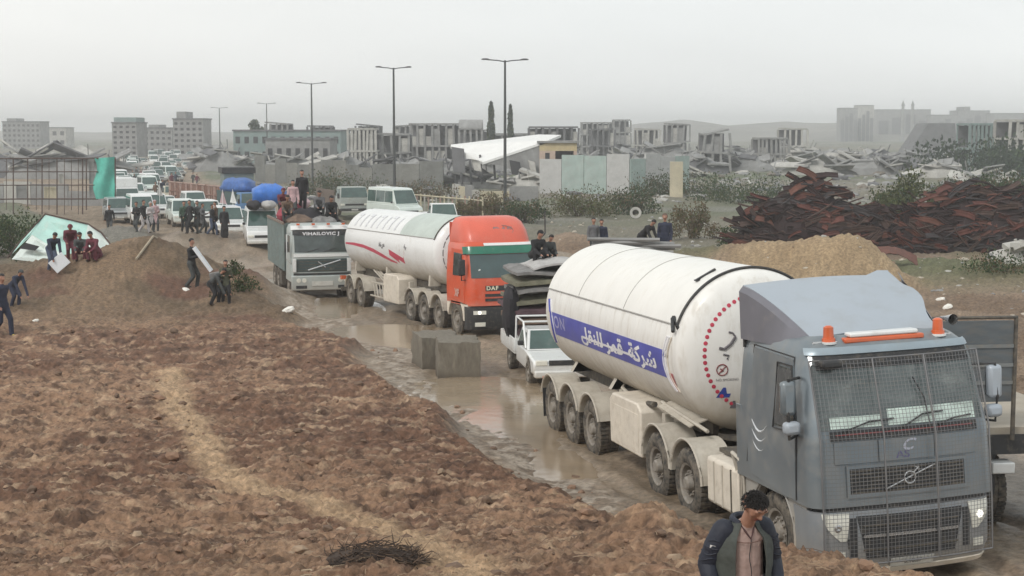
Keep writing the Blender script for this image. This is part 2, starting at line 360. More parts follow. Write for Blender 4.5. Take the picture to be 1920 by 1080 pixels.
def lump(mb, c, r, seed=0, flat=.7, mi=0):
    rnd = random.Random(seed); ph = (1 + 5 ** .5) / 2
    V = [(-1, ph, 0), (1, ph, 0), (-1, -ph, 0), (1, -ph, 0), (0, -1, ph), (0, 1, ph), (0, -1, -ph), (0, 1, -ph), (ph, 0, -1), (ph, 0, 1), (-ph, 0, -1), (-ph, 0, 1)]
    Fc = [(0, 11, 5), (0, 5, 1), (0, 1, 7), (0, 7, 10), (0, 10, 11), (1, 5, 9), (5, 11, 4), (11, 10, 2), (10, 7, 6), (7, 1, 8), (3, 9, 4), (3, 4, 2), (3, 2, 6), (3, 6, 8), (3, 8, 9), (4, 9, 5), (2, 4, 11), (6, 2, 10), (8, 6, 7), (9, 8, 1)]
    e = Euler((rnd.random() * 6, rnd.random() * 6, rnd.random() * 6)).to_matrix()
    s = (rnd.uniform(.7, 1.4), rnd.uniform(.7, 1.2), 1)
    out_ = []
    for v in V:
        p = e @ Vector(v) * (r / 1.9) * rnd.uniform(.75, 1.25); out_.append((c[0] + p.x * s[0], c[1] + p.y * s[1], c[2] + p.z * flat))
    mb.add(out_, Fc, mi)
# clods of earth over the field
clod_m = [M("clod_brown", (.24, .15, .10), .95, var=.3, scale=6), M("clod_pale", (.33, .24, .165), .95, var=.3, scale=6), M("clod_dark", (.15, .10, .07), .95, var=.3, scale=6)]
mb = MB(); N = 1900
rr_ = np.random.RandomState(3)
yy = 12.5 + (rr_.rand(N) ** 1.5) * 32; uu = rr_.uniform(-.40, .42, N); xx = uu * (yy + 2)
zz, fl, fr, rd, dx = terrain(xx, yy)
for i in range(N):
    if (fl[i] > .6 or (abs(dx[i] - .4) < .9 and rr_.rand() < .8)):
        if math.hypot(xx[i] - 1.5, yy[i] - 9.5) < .8: continue
        r = .012 + .030 * rr_.rand() ** 3 * (1 + yy[i] / 25)
        lump(mb, (xx[i], yy[i], zz[i] + r * .2), r * 1.5, i, .7, 0 if i % 8 < 5 else (1 if i % 8 == 5 else 2))
tag(mb.build("mud_clods", clod_m, smooth=0, fixn=False), "clods of turned earth scattered over the muddy field", kind='stuff')

# ------------------------------------------------------------ shared vehicle materials
MUD = (.27, .225, .17)
m_tyre = M("rubber", (.035, .034, .033), .85, dirt=.75, dcol=(.24, .205, .16), scale=4, bump=.2, bscale=60)
m_rim = M("muddy_rim", (.33, .31, .28), .6, .3, dirt=.8, dcol=(.25, .21, .165), scale=5)
m_black = M("black_plastic", (.028, .029, .031), .55, dirt=.3, dcol=(.2, .17, .13), scale=4)
m_frame = M("chassis_steel", (.07, .065, .06), .7, .2, dirt=.7, dcol=(.21, .18, .135), scale=4)
m_glass = M("dark_glass", (.035, .05, .052), .08, spec=.9, var=.3, scale=1.5, dirt=.25, dcol=(.22, .22, .2))
m_gglass = M("green_glass", (.045, .085, .075), .08, spec=.9, var=.3, scale=1.5, dirt=.15, dcol=(.22, .22, .2))
m_lens = M("lamp_glass", (.75, .74, .66), .12, spec=.9, coat=.5)
m_lit = M("lit_lamp", (.9, .9, .85), .2, emit=((1, .97, .88), 1.3))
m_orange = M("amber_lens", (.62, .12, .035), .3, coat=.4, dirt=.1)
m_chrome = M("chrome", (.6, .6, .6), .25, .9, dirt=.35, scale=5)
m_white = M("white_paint", (.74, .75, .74), .35, coat=.3, dirt=.18, dcol=(.45, .41, .35), z0=.2, z1=.9, scale=1.6, var=.05)
m_mudwhite = M("mudded_cream", (.68, .62, .53), .6, dirt=.38, dcol=(.42, .36, .28), scale=2.5, var=.1)
m_plate = M("number_plate", (.6, .6, .56), .5, dirt=.3)
m_wire = M("wire_steel", (.20, .20, .205), .5, .5, dirt=.3)

TYRE = {}
def wheel(root, x, y, r=.52, wd=.30, side=-1, name="wheel", z=None, hubm=None, far=False, steer=0):
    key = (r, wd, far, hubm.name if hubm else None)
    n = 14 if far else 36
    if key not in TYRE:
        mb = MB(); h = wd / 2
        if far: mb.lathe([(-h, r * .6), (-h, r), (h, r), (h, r * .6)], n=n)
        else:
            mb.lathe([(-h + .02, r * .58), (-h, r * .66), (-h - .015, r * .8), (-h, r * .93), (-h + .03, r), (h - .03, r), (h, r * .93), (h + .015, r * .8), (h, r * .66), (h - .02, r * .58)], n=n)
            for k in range(44):
                a = 2 * math.pi * k / 44
                for sx in (-1, 1): mb.box((sx * h * .55, math.cos(a) * r, math.sin(a) * r), (h * .7, .045, .03), rot=(a - math.pi / 2, 0, 0))
        t = mb.build(name, m_tyre, fixn=True)
        mb = MB(); e = -1
        if far: mb.lathe([(-h * .7, 0), (-h * .7, r * .45), (-h * .95, r * .6), (h * .8, r * .6), (h * .8, 0)], n=n)
        else:
            mb.lathe([(-h * .98, r * .6), (-h * .9, r * .53), (-h * .35, r * .50), (-h * .3, r * .42), (-h * .62, r * .30), (-h * .66, r * .24), (-h * 1.02, r * .2), (-h * 1.1, r * .15), (-h * 1.1, 0)], n=28)
            mb.lathe([(h * .9, r * .6), (h * .5, r * .4), (h * .5, 0)], n=20)
            for k in range(10):
                a = 2 * math.pi * k / 10; mb.lathe([(-h * .62, .0), (-h * .86, .022), (-h * .62, .022)], c=(0, math.cos(a) * r * .34, math.sin(a) * r * .34), n=6)
                if k % 2 == 0:
                    a += .3; mb.box((-h * .40, math.cos(a) * r * .46, math.sin(a) * r * .46), (.02, .05, .03), rot=(a, 0, 0), mi=1)
        rm = mb.build("rim", [hubm or m_rim, m_black], t)
        TYRE[key] = (t, rm); first = True
    else:
        t0, rm0 = TYRE[key]; t = t0.copy(); COL.objects.link(t); rm = rm0.copy(); COL.objects.link(rm); rm.parent = t
    t.parent = root; t.location = (x, y, r if z is None else z); t.rotation_euler = (0, 0, (math.pi if side > 0 else 0) + steer)
    return t

def text_mb(body, size=1.0, flip=False, bold=.0, ext=0, slice_h=None, space=1.0, font_shear=0):
    c = bpy.data.curves.new("lettering", 'FONT'); c.body = body; c.size = size; c.align_x = 'CENTER'; c.align_y = 'CENTER'; c.offset = bold; c.extrude = ext; c.space_character = space
    c.resolution_u = 4; c.shear = font_shear
    o = bpy.data.objects.new("lettering", c); COL.objects.link(o)
    dg = bpy.context.evaluated_depsgraph_get(); dg.update(); me = o.evaluated_get(dg).to_mesh()
    bm = bmesh.new(); bm.from_mesh(me)
    if slice_h:
        zs = [v.co.y for v in bm.verts]
        if zs:
            t = min(zs)
            while t < max(zs):
                t += slice_h; bmesh.ops.bisect_plane(bm, geom=bm.verts[:] + bm.edges[:] + bm.faces[:], plane_co=(0, t, 0), plane_no=(0, 1, 0))
    mb = MB(); bm.verts.ensure_lookup_table()
    mb.add([tuple(v.co) for v in bm.verts], [tuple(v.index for v in f.verts) for f in bm.faces])
    bm.free(); bpy.data.objects.remove(o); bpy.data.curves.remove(c)
    return mb
def map_mb(mb, fn):
    mb.v = [tuple(fn(Vector(p))) for p in mb.v]; return mb

class CabSurf:
    "cab shell seen from above as a rounded front; s runs round the perimeter from the front centre"
    def __init__(s, W, yf, r=.22, bulge=.07): s.W, s.yf, s.r, s.bulge = W, yf, r, bulge
    def P(s, t, z, off=0.0):
        def raw(t, z):
            W = s.W(z); yf = s.yf(z); r = s.r; a = abs(t); L0 = W - r; L1 = L0 + math.pi * r / 2
            if a <= L0: x, y = a, yf
            elif a <= L1: ph = (a - L0) / r; x, y = L0 + r * math.sin(ph), yf + r - r * math.cos(ph)
            else: x, y = W, yf + r + (a - L1)
            y += s.bulge * (min(x, W) / W) ** 2
            return Vector((math.copysign(x, t) if t else 0, y, z))
        p = raw(t, z); e = .01
        du = raw(t + e, z) - raw(t - e, z); dv = raw(t, z + e) - raw(t, z - e)
        n = du.cross(dv).normalized()
        return p + n * off, n
    def t_at(s, y, z, sign=-1):
        W = s.W(z); r = s.r
        return sign * ((W - r + math.pi * r / 2) + (y - s.bulge - s.yf(z) - r))
    def patch(s, mb, t0, t1, z0, z1, off=.004, th=.008, nu=12, nv=6, top=None, mi=0):
        "t0,t1 may be functions of v (0 bottom..1 top)"
        f0 = t0 if callable(t0) else (lambda v: t0); f1 = t1 if callable(t1) else (lambda v: t1)
        def fn(u, v):
            z = z0 + (z1 - z0) * v; t = f0(v) + (f1(v) - f0(v)) * u
            return s.P(t, z, off)
        mb.grid(fn, nu, nv, mi=mi, th=th); return mb

def arc_fender(root, x0, x1, y, z, r, a0, a1, mat, th=.03, name="mudguard", skirt=0, n=14):
    mb = MB(); ps = [(y + math.cos(a0 + (a1 - a0) * k / n) * r, z + math.sin(a0 + (a1 - a0) * k / n) * r) for k in range(n + 1)]
    qs = [(y + math.cos(a0 + (a1 - a0) * k / n) * (r + th), z + math.sin(a0 + (a1 - a0) * k / n) * (r + th)) for k in range(n + 1)]
    mb.prism(ps + qs[::-1], x0, x1)
    # rolled lip
    for xx_ in ((x0,) if x0 < 0 else (x1,)): mb.tube([(xx_, q[0], q[1]) for q in qs], .022, 6)
    return mb.build(name, mat, root)

def tank_shell(root, name, mat, y0, y1, zc, Rr, dome=.42, n=64, rear=.5):
    pr = [(y0 - dome * math.cos(a), Rr * math.sin(a)) for a in np.linspace(0, math.pi / 2, 12)]
    pr = [(t, max(r, .001)) for t, r in pr] + [(y0 + (y1 - y0) * k / 8, Rr) for k in range(1, 8)]
    pr += [(y1 + rear * math.sin(a), max(.001, Rr * math.cos(a))) for a in np.linspace(0, math.pi / 2, 12)]
    mb = MB(); mb.lathe(pr, c=(0, 0, zc), axis='y', n=n)
    return mb.build(name, mat, root, smooth=40)
def shell_part(mb, y0, y1, zc, Rr, a0, a1, off=.02, th=.01, ny=10, na=16, mi=0, side=-1):
    "cylindrical sheet on the tank; angle 0 = horizontal on the left side, 90 = top"
    def fn(u, v):
        a = a0 + (a1 - a0) * v; d = Vector((side * math.cos(a), 0, math.sin(a)))
        return Vector((0, y0 + (y1 - y0) * u, zc)) + d * (Rr + off), d
    mb.grid(fn, ny, na, mi=mi, th=th); return mb

# ------------------------------------------------------------ grey tanker lorry in front
T1 = empty("tanker_truck", (5.09, 18.80, gz(5.6, 22) + .0), (-.020, .0, .255),
           label="grey articulated gas tanker lorry with mesh over its cab front, nearest to the camera", cat="tanker truck", group="articulated gas tanker lorries")
T1.rotation_euler = Euler((-.020, -.034, .255), 'XYZ')
paint = M("grey_metallic", (.185, .22, .245), .38, .4, dirt=.5, dcol=(.32, .31, .285), z0=.2, z1=1.5, scale=1.3, coat=.4, var=.08)
paint_lo = M("grey_muddied", (.30, .31, .31), .5, .15, dirt=.6, dcol=(.44, .39, .32), z0=.4, z1=1.5, scale=1.3, var=.08)
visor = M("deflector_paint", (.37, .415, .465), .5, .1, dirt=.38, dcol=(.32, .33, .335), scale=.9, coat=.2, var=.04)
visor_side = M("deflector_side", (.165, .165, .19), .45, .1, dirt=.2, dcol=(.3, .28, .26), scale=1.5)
W1 = lambda z: float(np.interp(z, [.9, 1.3, 2.0, 2.85, 3.05, 3.2], [1.30, 1.30, 1.28, 1.19, 1.14, 1.03]))
Y1 = lambda z: float(np.interp(z, [.9, 1.1, 1.95, 2.05, 2.85, 3.05, 3.2], [.06, .06, .13, .15, .38, .48, .74]))
S1 = CabSurf(W1, Y1, .19, .07)
def cab_shell(S, root, mat, zlo, ztop, yback, lo_side=None, zs=None, name="cab", arch=None, rooft=.06):
    zs = zs or list(np.linspace(zlo, ztop, 14)); rings = []
    for z in zs:
        W = S.W(z); r = S.r; t_end = (W - r) + math.pi * r / 2 + (yback - S.bulge - S.yf(z) - r)
        ts = np.concatenate([np.linspace(-t_end, -(W - r) - math.pi * r / 2, 6)[:-1], np.linspace(-(W - r) - math.pi * r / 2, -(W - r), 6)[:-1], np.linspace(-(W - r), W - r, 11)[:-1], np.linspace(W - r, W - r + math.pi * r / 2, 6)[:-1], np.linspace(W - r + math.pi * r / 2, t_end, 6)])
        rings.append([S.P(t, z)[0] for t in ts])
    zt = ztop + rooft; c = Vector((0, (S.yf(ztop) + yback) / 2, zt)); rings.append([Vector(((p.x - 0) * .9, c.y + (p.y - c.y) * .9, zt)) for p in rings[-1]])
    mb = MB(); mb.loft(rings, True); return mb.build(name, mat, root, smooth=35)
cab = cab_shell(S1, T1, paint, 1.12, 3.14, 2.45, zs=[1.12, 1.3, 1.6, 1.9, 2.0, 2.2, 2.5, 2.8, 2.95, 3.05, 3.14])
# lower cab side with wheel arch, left and right
for sg in (-1, 1):
    mb = MB(); cy, cz, ra = 1.42, .56, .66
    poly = [(.42, 1.16), (.36, .45), (.72, .42)] + [(cy - math.cos(a) * ra, cz + math.sin(a) * ra) for a in np.linspace(.0, math.pi - .05, 15)] + [(2.45, .6), (2.45, 1.16)]
    mb.prism(poly, sg * 1.255, sg * 1.13); mb.build("wheel_arch_panel", paint_lo, T1, bev=.012)
    mb = MB(); mb.lathe([(sg * 1.13, ra - .02), (sg * .8, ra - .02)], c=(0, cy, cz), n=24, a0=0, a1=math.pi); mb.build("arch_liner", m_black, T1)
    mb = MB(); mb.tube([(sg * 1.262, cy - math.cos(a) * (ra + .03), cz + math.sin(a) * (ra + .03)) for a in np.linspace(-.1, math.pi, 18)], .02, 6); mb.build("arch_lip", paint_lo, T1)
    mb = MB(); mb.bb(sg * .9, sg * 1.22, .62, .80, .28, .62); mb.build("step", m_mudwhite if sg < 0 else m_black, T1, bev=.02)
    mb = MB(); mb.bb(sg * .9, sg * 1.18, 2.0, 2.26, .35, .6); mb.build("step", m_mudwhite if sg < 0 else m_black, T1, bev=.02)
for sg in (-1, 1):
    wheel(T1, sg * 1.06, 1.42, .53, .31, sg); 
    for yy_ in (4.62, 5.99): wheel(T1, sg * 1.0, yy_, .53, .52, sg)
    for yy_ in (9.6, 10.91, 12.22): wheel(T1, sg * 1.03, yy_, .52, .40, sg)
# bumper
SB = CabSurf(lambda z: float(np.interp(z, [.26, .5, 1.1], [1.20, 1.26, 1.27])), lambda z: float(np.interp(z, [.24, .40, .9, 1.06], [.10, .0, .0, .04])), .26, .13)
mb = MB(); rings = []
for z in [.27, .34, .5, .7, .9, 1.0, 1.06]:
    rings.append([SB.P(t, z)[0] for t in np.concatenate([np.linspace(-1.75, -.95, 10), np.linspace(-.85, .85, 12), np.linspace(.95, 1.75, 10)])])
mb.loft(rings, True); mb.build("bumper", M("bumper_grey", (.27, .29, .31), .4, .3, dirt=.35, dcol=(.40, .37, .33), z0=.25, z1=.8, scale=1.5), T1, smooth=35)
mb = MB(); SB.patch(mb, -1.3, 1.3, 1.065, 1.11, off=-.03, th=.012, nv=1, nu=30); mb.build("gap_strip", m_black, T1)
mb = MB(); SB.patch(mb, -1.72, 1.72, .255, .32, off=.004, th=.02, nv=1, nu=40); mb.build("lower_lip", m_mudwhite, T1)
# lower grille
mb = MB(); SB.patch(mb, lambda v: -.62 - .12 * v, lambda v: .62 + .12 * v, .46, 1.0, off=.002, th=.006, nu=20, nv=4); gr = mb.build("lower_grille", m_black, T1)
for k, z in enumerate((.56, .73, .87)):
    mb = MB(); SB.patch(mb, -.66, .66, z, z + (.035 if k == 1 else .018), off=.01, th=.02, nu=20, nv=1); mb.build("grille_slat", m_chrome if k == 1 else m_frame, gr)
# headlights wrap the corners
for sg in (-1, 1):
    mb = MB(); f0 = lambda v: sg * (.88 - .05 * v); f1 = lambda v: sg * (1.16 + .06 * (1 - v) * 0 - .20 * (1 - v) ** 2)
    SB.patch(mb, f0, f1, .70, 1.04, off=.006, th=.018, nu=8, nv=6); h = mb.build("headlight", m_lens, T1)
    p, n_ = SB.P(sg * .99, .87, .03)
    mb = MB(); mb.lathe([(0, .001), (-.012, .03), (0, .05)], c=(p.x, p.y, p.z), axis='y', n=16); mb.build("reflector", m_chrome if sg < 0 else m_lit, h)
    mb = MB(); SB.patch(mb, sg * .90, sg * 1.05, .46, .56, off=.004, th=.012, nu=4, nv=2); mb.build("fog_lamp", m_lens, T1)
    mb = MB(); SB.patch(mb, sg * .74, sg * .84, .48, .98, off=.003, th=.006, nu=3, nv=5); mb.build("air_duct", m_black, T1)
# broken hole in the left bumper corner, its dark inside painted as black patches
mb = MB(); SB.patch(mb, -.86, -.80, .60, .72, off=.006, th=.01, nu=2, nv=2); mb.build("hole_patch", m_black, T1); mb = MB(); SB.patch(mb, -.84, -.78, .86, .93, off=.006, th=.01, nu=2, nv=2); mb.build("hole_patch", m_black, T1)
mb = MB(); SB.patch(mb, -.30, .30, .335, .435, off=.012, th=.012, nu=4, nv=1); pl_ = mb.build("number_plate", m_plate, T1)
t_ = text_mb("5.18.37", .085, bold=.002); p0, n0 = SB.P(0, .385, .026)
map_mb(t_, lambda p: (p.x, p0.y + SB.bulge * (p.x / 1.25) ** 2 - .002, .385 + p.y)); t_.build("plate_digits", M("plate_ink", (.16, .16, .16), .6), pl_, smooth=0)
# bonnet and main grille
for sg, nm in ((-1, 0), (0, 1), (1, 2)):
    mb = MB(); a, b_ = {-1: (-.98, -.40), 0: (-.385, .385), 1: (.40, .98)}[sg]
    S1.patch(mb, a, b_, 1.66, 1.94, off=.004, th=.014, nu=6, nv=4); mb.build("bonnet_panel", paint, T1, bev=.004)
mb = MB(); S1.patch(mb, -.80, .80, 1.27, 1.60, off=.004, th=.01, nu=20, nv=4); g1 = mb.build("radiator_grille", m_black, T1)
for k in range(7):
    mb = MB(); z = 1.285 + k * .045; S1.patch(mb, -.79, .79, z, z + .014, off=.014, th=.012, nu=20, nv=1); mb.build("grille_slat", m_frame, g1)
mb = MB(); S1.patch(mb, -.84, .84, 1.595, 1.635, off=.006, th=.022, nu=20, nv=1); S1.patch(mb, -.84, .84, 1.235, 1.275, off=.006, th=.022, nu=20, nv=1)
S1.patch(mb, -.84, -.80, 1.27, 1.60, off=.006, th=.022, nu=1, nv=4); S1.patch(mb, .80, .84, 1.27, 1.60, off=.006, th=.022, nu=1, nv=4); mb.build("grille_surround", paint, T1)
# iron mark on a diagonal bar
mb = MB(); q = lambda x, z, o=.04: S1.P(x, z, o)[0]
mb.tube([q(-.34, 1.31), q(.0, 1.44), q(.36, 1.57)], .012, 6); em = mb.build("diagonal_bar", m_chrome, T1)
mb = MB(); mb.tube([q(.075 * math.cos(a), 1.435 + .075 * math.sin(a), .05) for a in np.linspace(0, 2 * math.pi, 24)], .013, 6); mb.tube([q(.05, 1.49, .05), q(.13, 1.56, .05)], .011, 6); mb.tube([q(.13, 1.56, .05), q(.08, 1.56, .05)], .01, 5); mb.tube([q(.13, 1.56, .05), q(.13, 1.51, .05)], .01, 5); mb.build("ring_emblem", m_chrome, T1)
m_decal = M("violet_decal", (.13, .12, .25), .5, var=.2)
t_ = text_mb("C", .2, bold=.004, font_shear=.4); map_mb(t_, lambda p: tuple(S1.P(.0 + p.x * 1.2, 1.845 + p.y, .022)[0])); t_.build("letter_mark", M("silver_decal", (.42, .44, .52), .4), T1, smooth=0)
t_ = text_mb("AS", .13, bold=.002); map_mb(t_, lambda p: tuple(S1.P(-.06 + p.x * 1.3, 1.73 + p.y, .022)[0])); t_.build("letter_mark", m_decal, T1, smooth=0)
# band under the windscreen, windscreen, pale sheets painted as dashboard glare, wipers
mb = MB(); S1.patch(mb, -1.02, 1.02, 1.955, 2.07, off=.006, th=.02, nu=24, nv=2); sc_ = mb.build("scuttle_panel", m_black, T1)
mb = MB(); S1.patch(mb, -.95, .95, 2.02, 2.034, off=.028, th=.006, nu=24, nv=1); mb.build("red_strip", M("red_strip", (.35, .03, .03), .5), T1)
m_wind = M("windscreen_glass", (.10, .125, .125), .06, spec=1, var=.35, scale=1.4, dirt=.35, dcol=(.32, .35, .33))
mb = MB(); S1.patch(mb, lambda v: -1.14 + .01 * v, lambda v: 1.14 - .01 * v, 2.09, 2.985, off=.004, th=.008, nu=28, nv=10); ws = mb.build("windscreen", m_wind, T1)
m_glare = M("dashboard_glare", (.62, .74, .68), .35, var=.3, scale=5, dirt=.2, dcol=(.4, .5, .45), coat=.3)
mb = MB(); S1.patch(mb, -1.0, -.30, 2.10, 2.24, off=.013, th=.004, nu=8, nv=2); mb.build("dashboard_reflection_sheet", m_glare, ws)
mb = MB(); S1.patch(mb, -.22, 1.02, 2.10, 2.30, off=.013, th=.004, nu=8, nv=2); mb.build("dashboard_reflection_sheet", m_glare, ws)
mb = MB(); S1.patch(mb, -1.07, 1.07, 2.82, 2.985, off=.013, th=.005, nu=24, nv=2); mb.build("sun_strip", m_black, ws)
for a, b_, zz_ in ((-.85, -.15, 2.16), (-.05, .55, 2.20), (.45, .95, 2.12)):
    mb = MB(); mb.tube([q(a, 2.06, .05), q((a + b_) / 2, zz_, .045), q(b_, zz_ + .02, .035)], .012, 5); mb.build("wiper", m_black, T1)
mb = MB(); mb.tube([q(.33, 2.05, .06), q(.30, 2.4, .06), q(.18, 2.66, .06)], .009, 5); mb.build("cable", m_black, T1)
# header above the screen
mb = MB(); S1.patch(mb, -1.16, 1.16, 2.99, 3.06, off=.008, th=.03, nu=26, nv=3); mb.build("header_panel", M("header_grey", (.30, .36, .40), .35, .3, dirt=.2, scale=2), T1)
# roof deflector (torn along its right edge)
nR = 12; top = []
def dfl(u, v):   # u across -1..1, v 0 front .. 1 rear
    y = .86 + (2.42 - .86) * v; z = 3.17 + .58 * (1 - (1 - v) ** 1.35); hw = .92 + .27 * v
    x = -hw + (2 * hw - .0) * u
    if u == 1: x -= .05 * math.sin(v * 9) + .05 * (v > .7) + .10 * (v > .93)
    z += .05 * math.sin(u * math.pi)
    if u > .85 and v > .93: z += .07
    return Vector((x, y, z)), Vector((0, -.35, .93))
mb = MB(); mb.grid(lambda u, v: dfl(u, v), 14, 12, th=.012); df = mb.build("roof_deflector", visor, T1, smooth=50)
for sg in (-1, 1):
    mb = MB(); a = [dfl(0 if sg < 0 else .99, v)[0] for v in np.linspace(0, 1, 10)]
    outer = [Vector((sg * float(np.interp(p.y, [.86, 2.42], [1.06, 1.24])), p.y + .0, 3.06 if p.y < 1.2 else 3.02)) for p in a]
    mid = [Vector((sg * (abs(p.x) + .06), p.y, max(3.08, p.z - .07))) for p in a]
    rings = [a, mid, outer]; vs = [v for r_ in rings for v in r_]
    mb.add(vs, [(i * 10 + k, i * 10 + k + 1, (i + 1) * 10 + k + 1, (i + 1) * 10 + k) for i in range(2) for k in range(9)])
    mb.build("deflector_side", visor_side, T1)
mb = MB(); mb.bb(-1.2, 1.2, 2.39, 2.44, 2.9, 3.68); mb.build("deflector_back", m_black, T1)
for sg in (-1, 1):   # side extenders behind the cab
    mb = MB(); mb.bb(sg * 1.28, sg * 1.255, 2.38, 2.56, 1.1, 2.1); mb.build("side_extender", paint, T1, bev=.004)
# roof bar with amber light bar and beacons
mb = MB(); mb.tube([(-1.0, .80, 3.06), (-.98, .70, 3.13), (.98, .70, 3.13), (1.0, .80, 3.06)], .022, 8); mb.build("roof_bar", m_chrome, T1)
mb = MB(); mb.bb(-.58, .55, .60, .80, 3.11, 3.18); lb = mb.build("light_bar", m_orange, T1, bev=.02)
mb = MB(); mb.bb(-.50, .47, .61, .79, 3.182, 3.24); mb.build("light_bar_cover", m_white, lb, bev=.02)
for x in (-.76, .80):
    mb = MB(); mb.lathe([(3.14, .0), (3.14, .09), (3.19, .085), (3.19, .07), (3.33, .064), (3.35, .03), (3.35, 0)], c=(x, .70, 0), axis='z', n=18)
    b0 = mb.build("beacon", m_orange, T1)
    mb = MB(); mb.lathe([(3.115, 0), (3.115, .11), (3.145, .11), (3.145, 0)], c=(x, .70, 0), axis='z', n=18); mb.build("beacon_base", m_white, b0)
mb = MB(); mb.lathe([(0, .015), (-.12, .03), (-.30, .07), (-.31, .072)], c=(1.08, 1.1, 3.30), axis='y', n=14); mb.build("air_horn", m_chrome, T1)
# doors and side windows
def side_poly(S, pts, off, th, sg, mat, name, parent, zsub=.12):
    "flat-ish panel following the cab side: pts are (y,z)"
    mb = MB(); ys_ = [p[0] for p in pts]
    P3 = [Vector((sg * (S.W(p[1]) + off), p[0], p[1])) for p in pts]; Q3 = [Vector((p.x + sg * th, p.y, p.z)) for p in P3]
    n = len(pts); mb.add(P3 + Q3, [tuple(range(n)), tuple(reversed(range(n, 2 * n)))] + [(i, n + i, n + (i + 1) % n, (i + 1) % n) for i in range(n)])
    return mb.build(name, mat, parent, smooth=20)
for sg in (-1, 1):
    d = side_poly(S1, [(.60, 1.15), (.62, 1.6), (.62, 2.0), (.76, 2.5), (.86, 2.92), (2.10, 2.94), (2.12, 2.0), (2.12, 1.36), (2.0, 1.22), (.9, 1.14)], .002, .010, sg, paint, "door", T1)
    mb = MB(); prv = [(.585, 1.15), (.585, 2.0), (.84, 2.95), (2.12, 2.97), (2.145, 1.36)]
    mb.tube([(sg * (S1.W(z) + .006), y, z) for y, z in prv], .011, 5); mb.build("door_seal", m_black, d)
    side_poly(S1, [(.66, 2.06), (.80, 2.60), (.88, 2.80), (1.24, 2.80), (1.24, 2.02)], .014, .006, sg, m_glass, "side_window", d)
    mb = MB(); pts = [(.62, 2.02), (.86, 2.84), (1.28, 2.84), (1.28, 1.98), (.62, 2.02)]; mb.tube([(sg * (S1.W(z) + .02), y, z) for y, z in pts], .014, 5); mb.build("window_seal", m_black, d)
    mb = MB(); mb.bb(sg * 1.265, sg * 1.30, 1.80, 1.95, 1.62, 1.66); mb.build("door_handle", m_black, d)
    mb = MB()
    for k in range(12):
        y = .80 + .035 * k; mb.tube([(sg * (S1.W(2.05) + .03), y, 2.05), (sg * (S1.W(2.78) + .03), y + .05, 2.78)], .004, 4)
    mb.build("window_mesh", m_wire, d)
m_swoosh = M("pale_swoosh", (.55, .58, .60), .4)
for k in range(3):
    mb = MB(); pts = [(-1.292, 1.98 - .16 * i * .5 - k * .0, 1.97 - .13 * k - .13 * math.sin(i * .5)) for i in range(7)]
    mb.tube(pts, [.006, .014, .018, .018, .014, .01, .004], 5); mb.build("painted_flash", m_swoosh, T1)
# mirrors
for sg in (-1, 1):
    mb = MB(); mb.tube([(sg * 1.22, .62, 2.72), (sg * 1.46, .42, 2.74), (sg * 1.48, .40, 2.3), (sg * 1.46, .42, 1.98), (sg * 1.24, .60, 2.0)], .022, 6); mb.build("mirror_arm", m_black, T1)
    mb = MB(); mb.box((sg * 1.46, .45, 2.50), (.20, .13, .44)); mh = mb.build("mirror_housing", visor if sg > 0 else paint, T1, bev=.05)
    mb = MB(); mb.box((sg * 1.46, .523, 2.50), (.16, .01, .38)); mb.build("mirror_glass", m_chrome, mh)
    mb = MB(); mb.box((sg * 1.43, .42, 2.12), (.22, .15, .17)); mb.build("mirror_housing", visor, T1, bev=.05)
mb = MB(); mb.box((-.95, .28, 2.92), (.28, .16, .10)); mb.build("kerb_mirror", m_black, T1, bev=.03)
# protective wire mesh standing just off the cab front
mb = MB()
def scr(x, z):
    y = float(np.interp(z, [.36, 1.0, 2.0, 2.95], [-.05, -.05, .01, .30])) + .12 * (abs(x) / 1.2) ** 2.5
    return (x, y, z)
zl = list(np.arange(.40, 2.96, .05)); xl_ = list(np.arange(-1.16, 1.17, .05))
def ribbon(pts, wv):
    a = [Vector(p) - Vector(wv) for p in pts]; b = [Vector(p) + Vector(wv) for p in pts]; n = len(pts)
    mb.add(a + b, [(i, i + 1, n + i + 1, n + i) for i in range(n - 1)])
for x in xl_: ribbon([scr(x, z) for z in (.40, .7, 1.0, 1.5, 2.0, 2.45, 2.95)], (.0034, 0, 0))
for z in zl: ribbon([scr(x, z) for x in (-1.16, -.9, -.6, -.2, .2, .6, .9, 1.16)], (0, 0, .003))
mb.build("wire_mesh", m_wire, T1, smooth=0, fixn=False)
mb = MB()
for x in (-1.18, -.36, .36, 1.18): mb.tube([scr(x, z) for z in (.40, 1.0, 2.0, 2.95)], .012, 6)
mb.tube([scr(x, 2.95) for x in (-1.18, -.6, 0, .6, 1.18)], .012, 6); mb.tube([scr(x, .40) for x in (-1.18, -.6, 0, .6, 1.18)], .012, 6)
mb.build("mesh_frame", m_wire, T1)

# chassis, fairings, trailer
def chassis(root, y0, y1, z=.95, y2=13.0):
    mb = MB()
    for sg in (-1, 1): mb.bb(sg * .42, sg * .34, y0, y1, z - .28, z)
    for y in np.arange(y0 + .4, y1, .8): mb.bb(-.34, .34, y, y + .12, z - .22, z - .04)
    mb.build("tractor_frame", m_frame, root)
chassis(T1, 2.0, 6.8)
fend = M("mudguard_cream", (.52, .48, .41), .6, dirt=.5, dcol=(.34, .295, .235), scale=2.2)
for sg in (-1, 1):
    xa, xb = (-1.27, -.72) if sg < 0 else (.72, 1.27)
    for y in (4.62, 5.99): arc_fender(T1, xa, xb, y, .56, .63, R(5), R(175), fend)
    for y in (9.6, 10.91, 12.22): arc_fender(T1, xa, xb, y, .56, .60, R(18), R(162), fend)
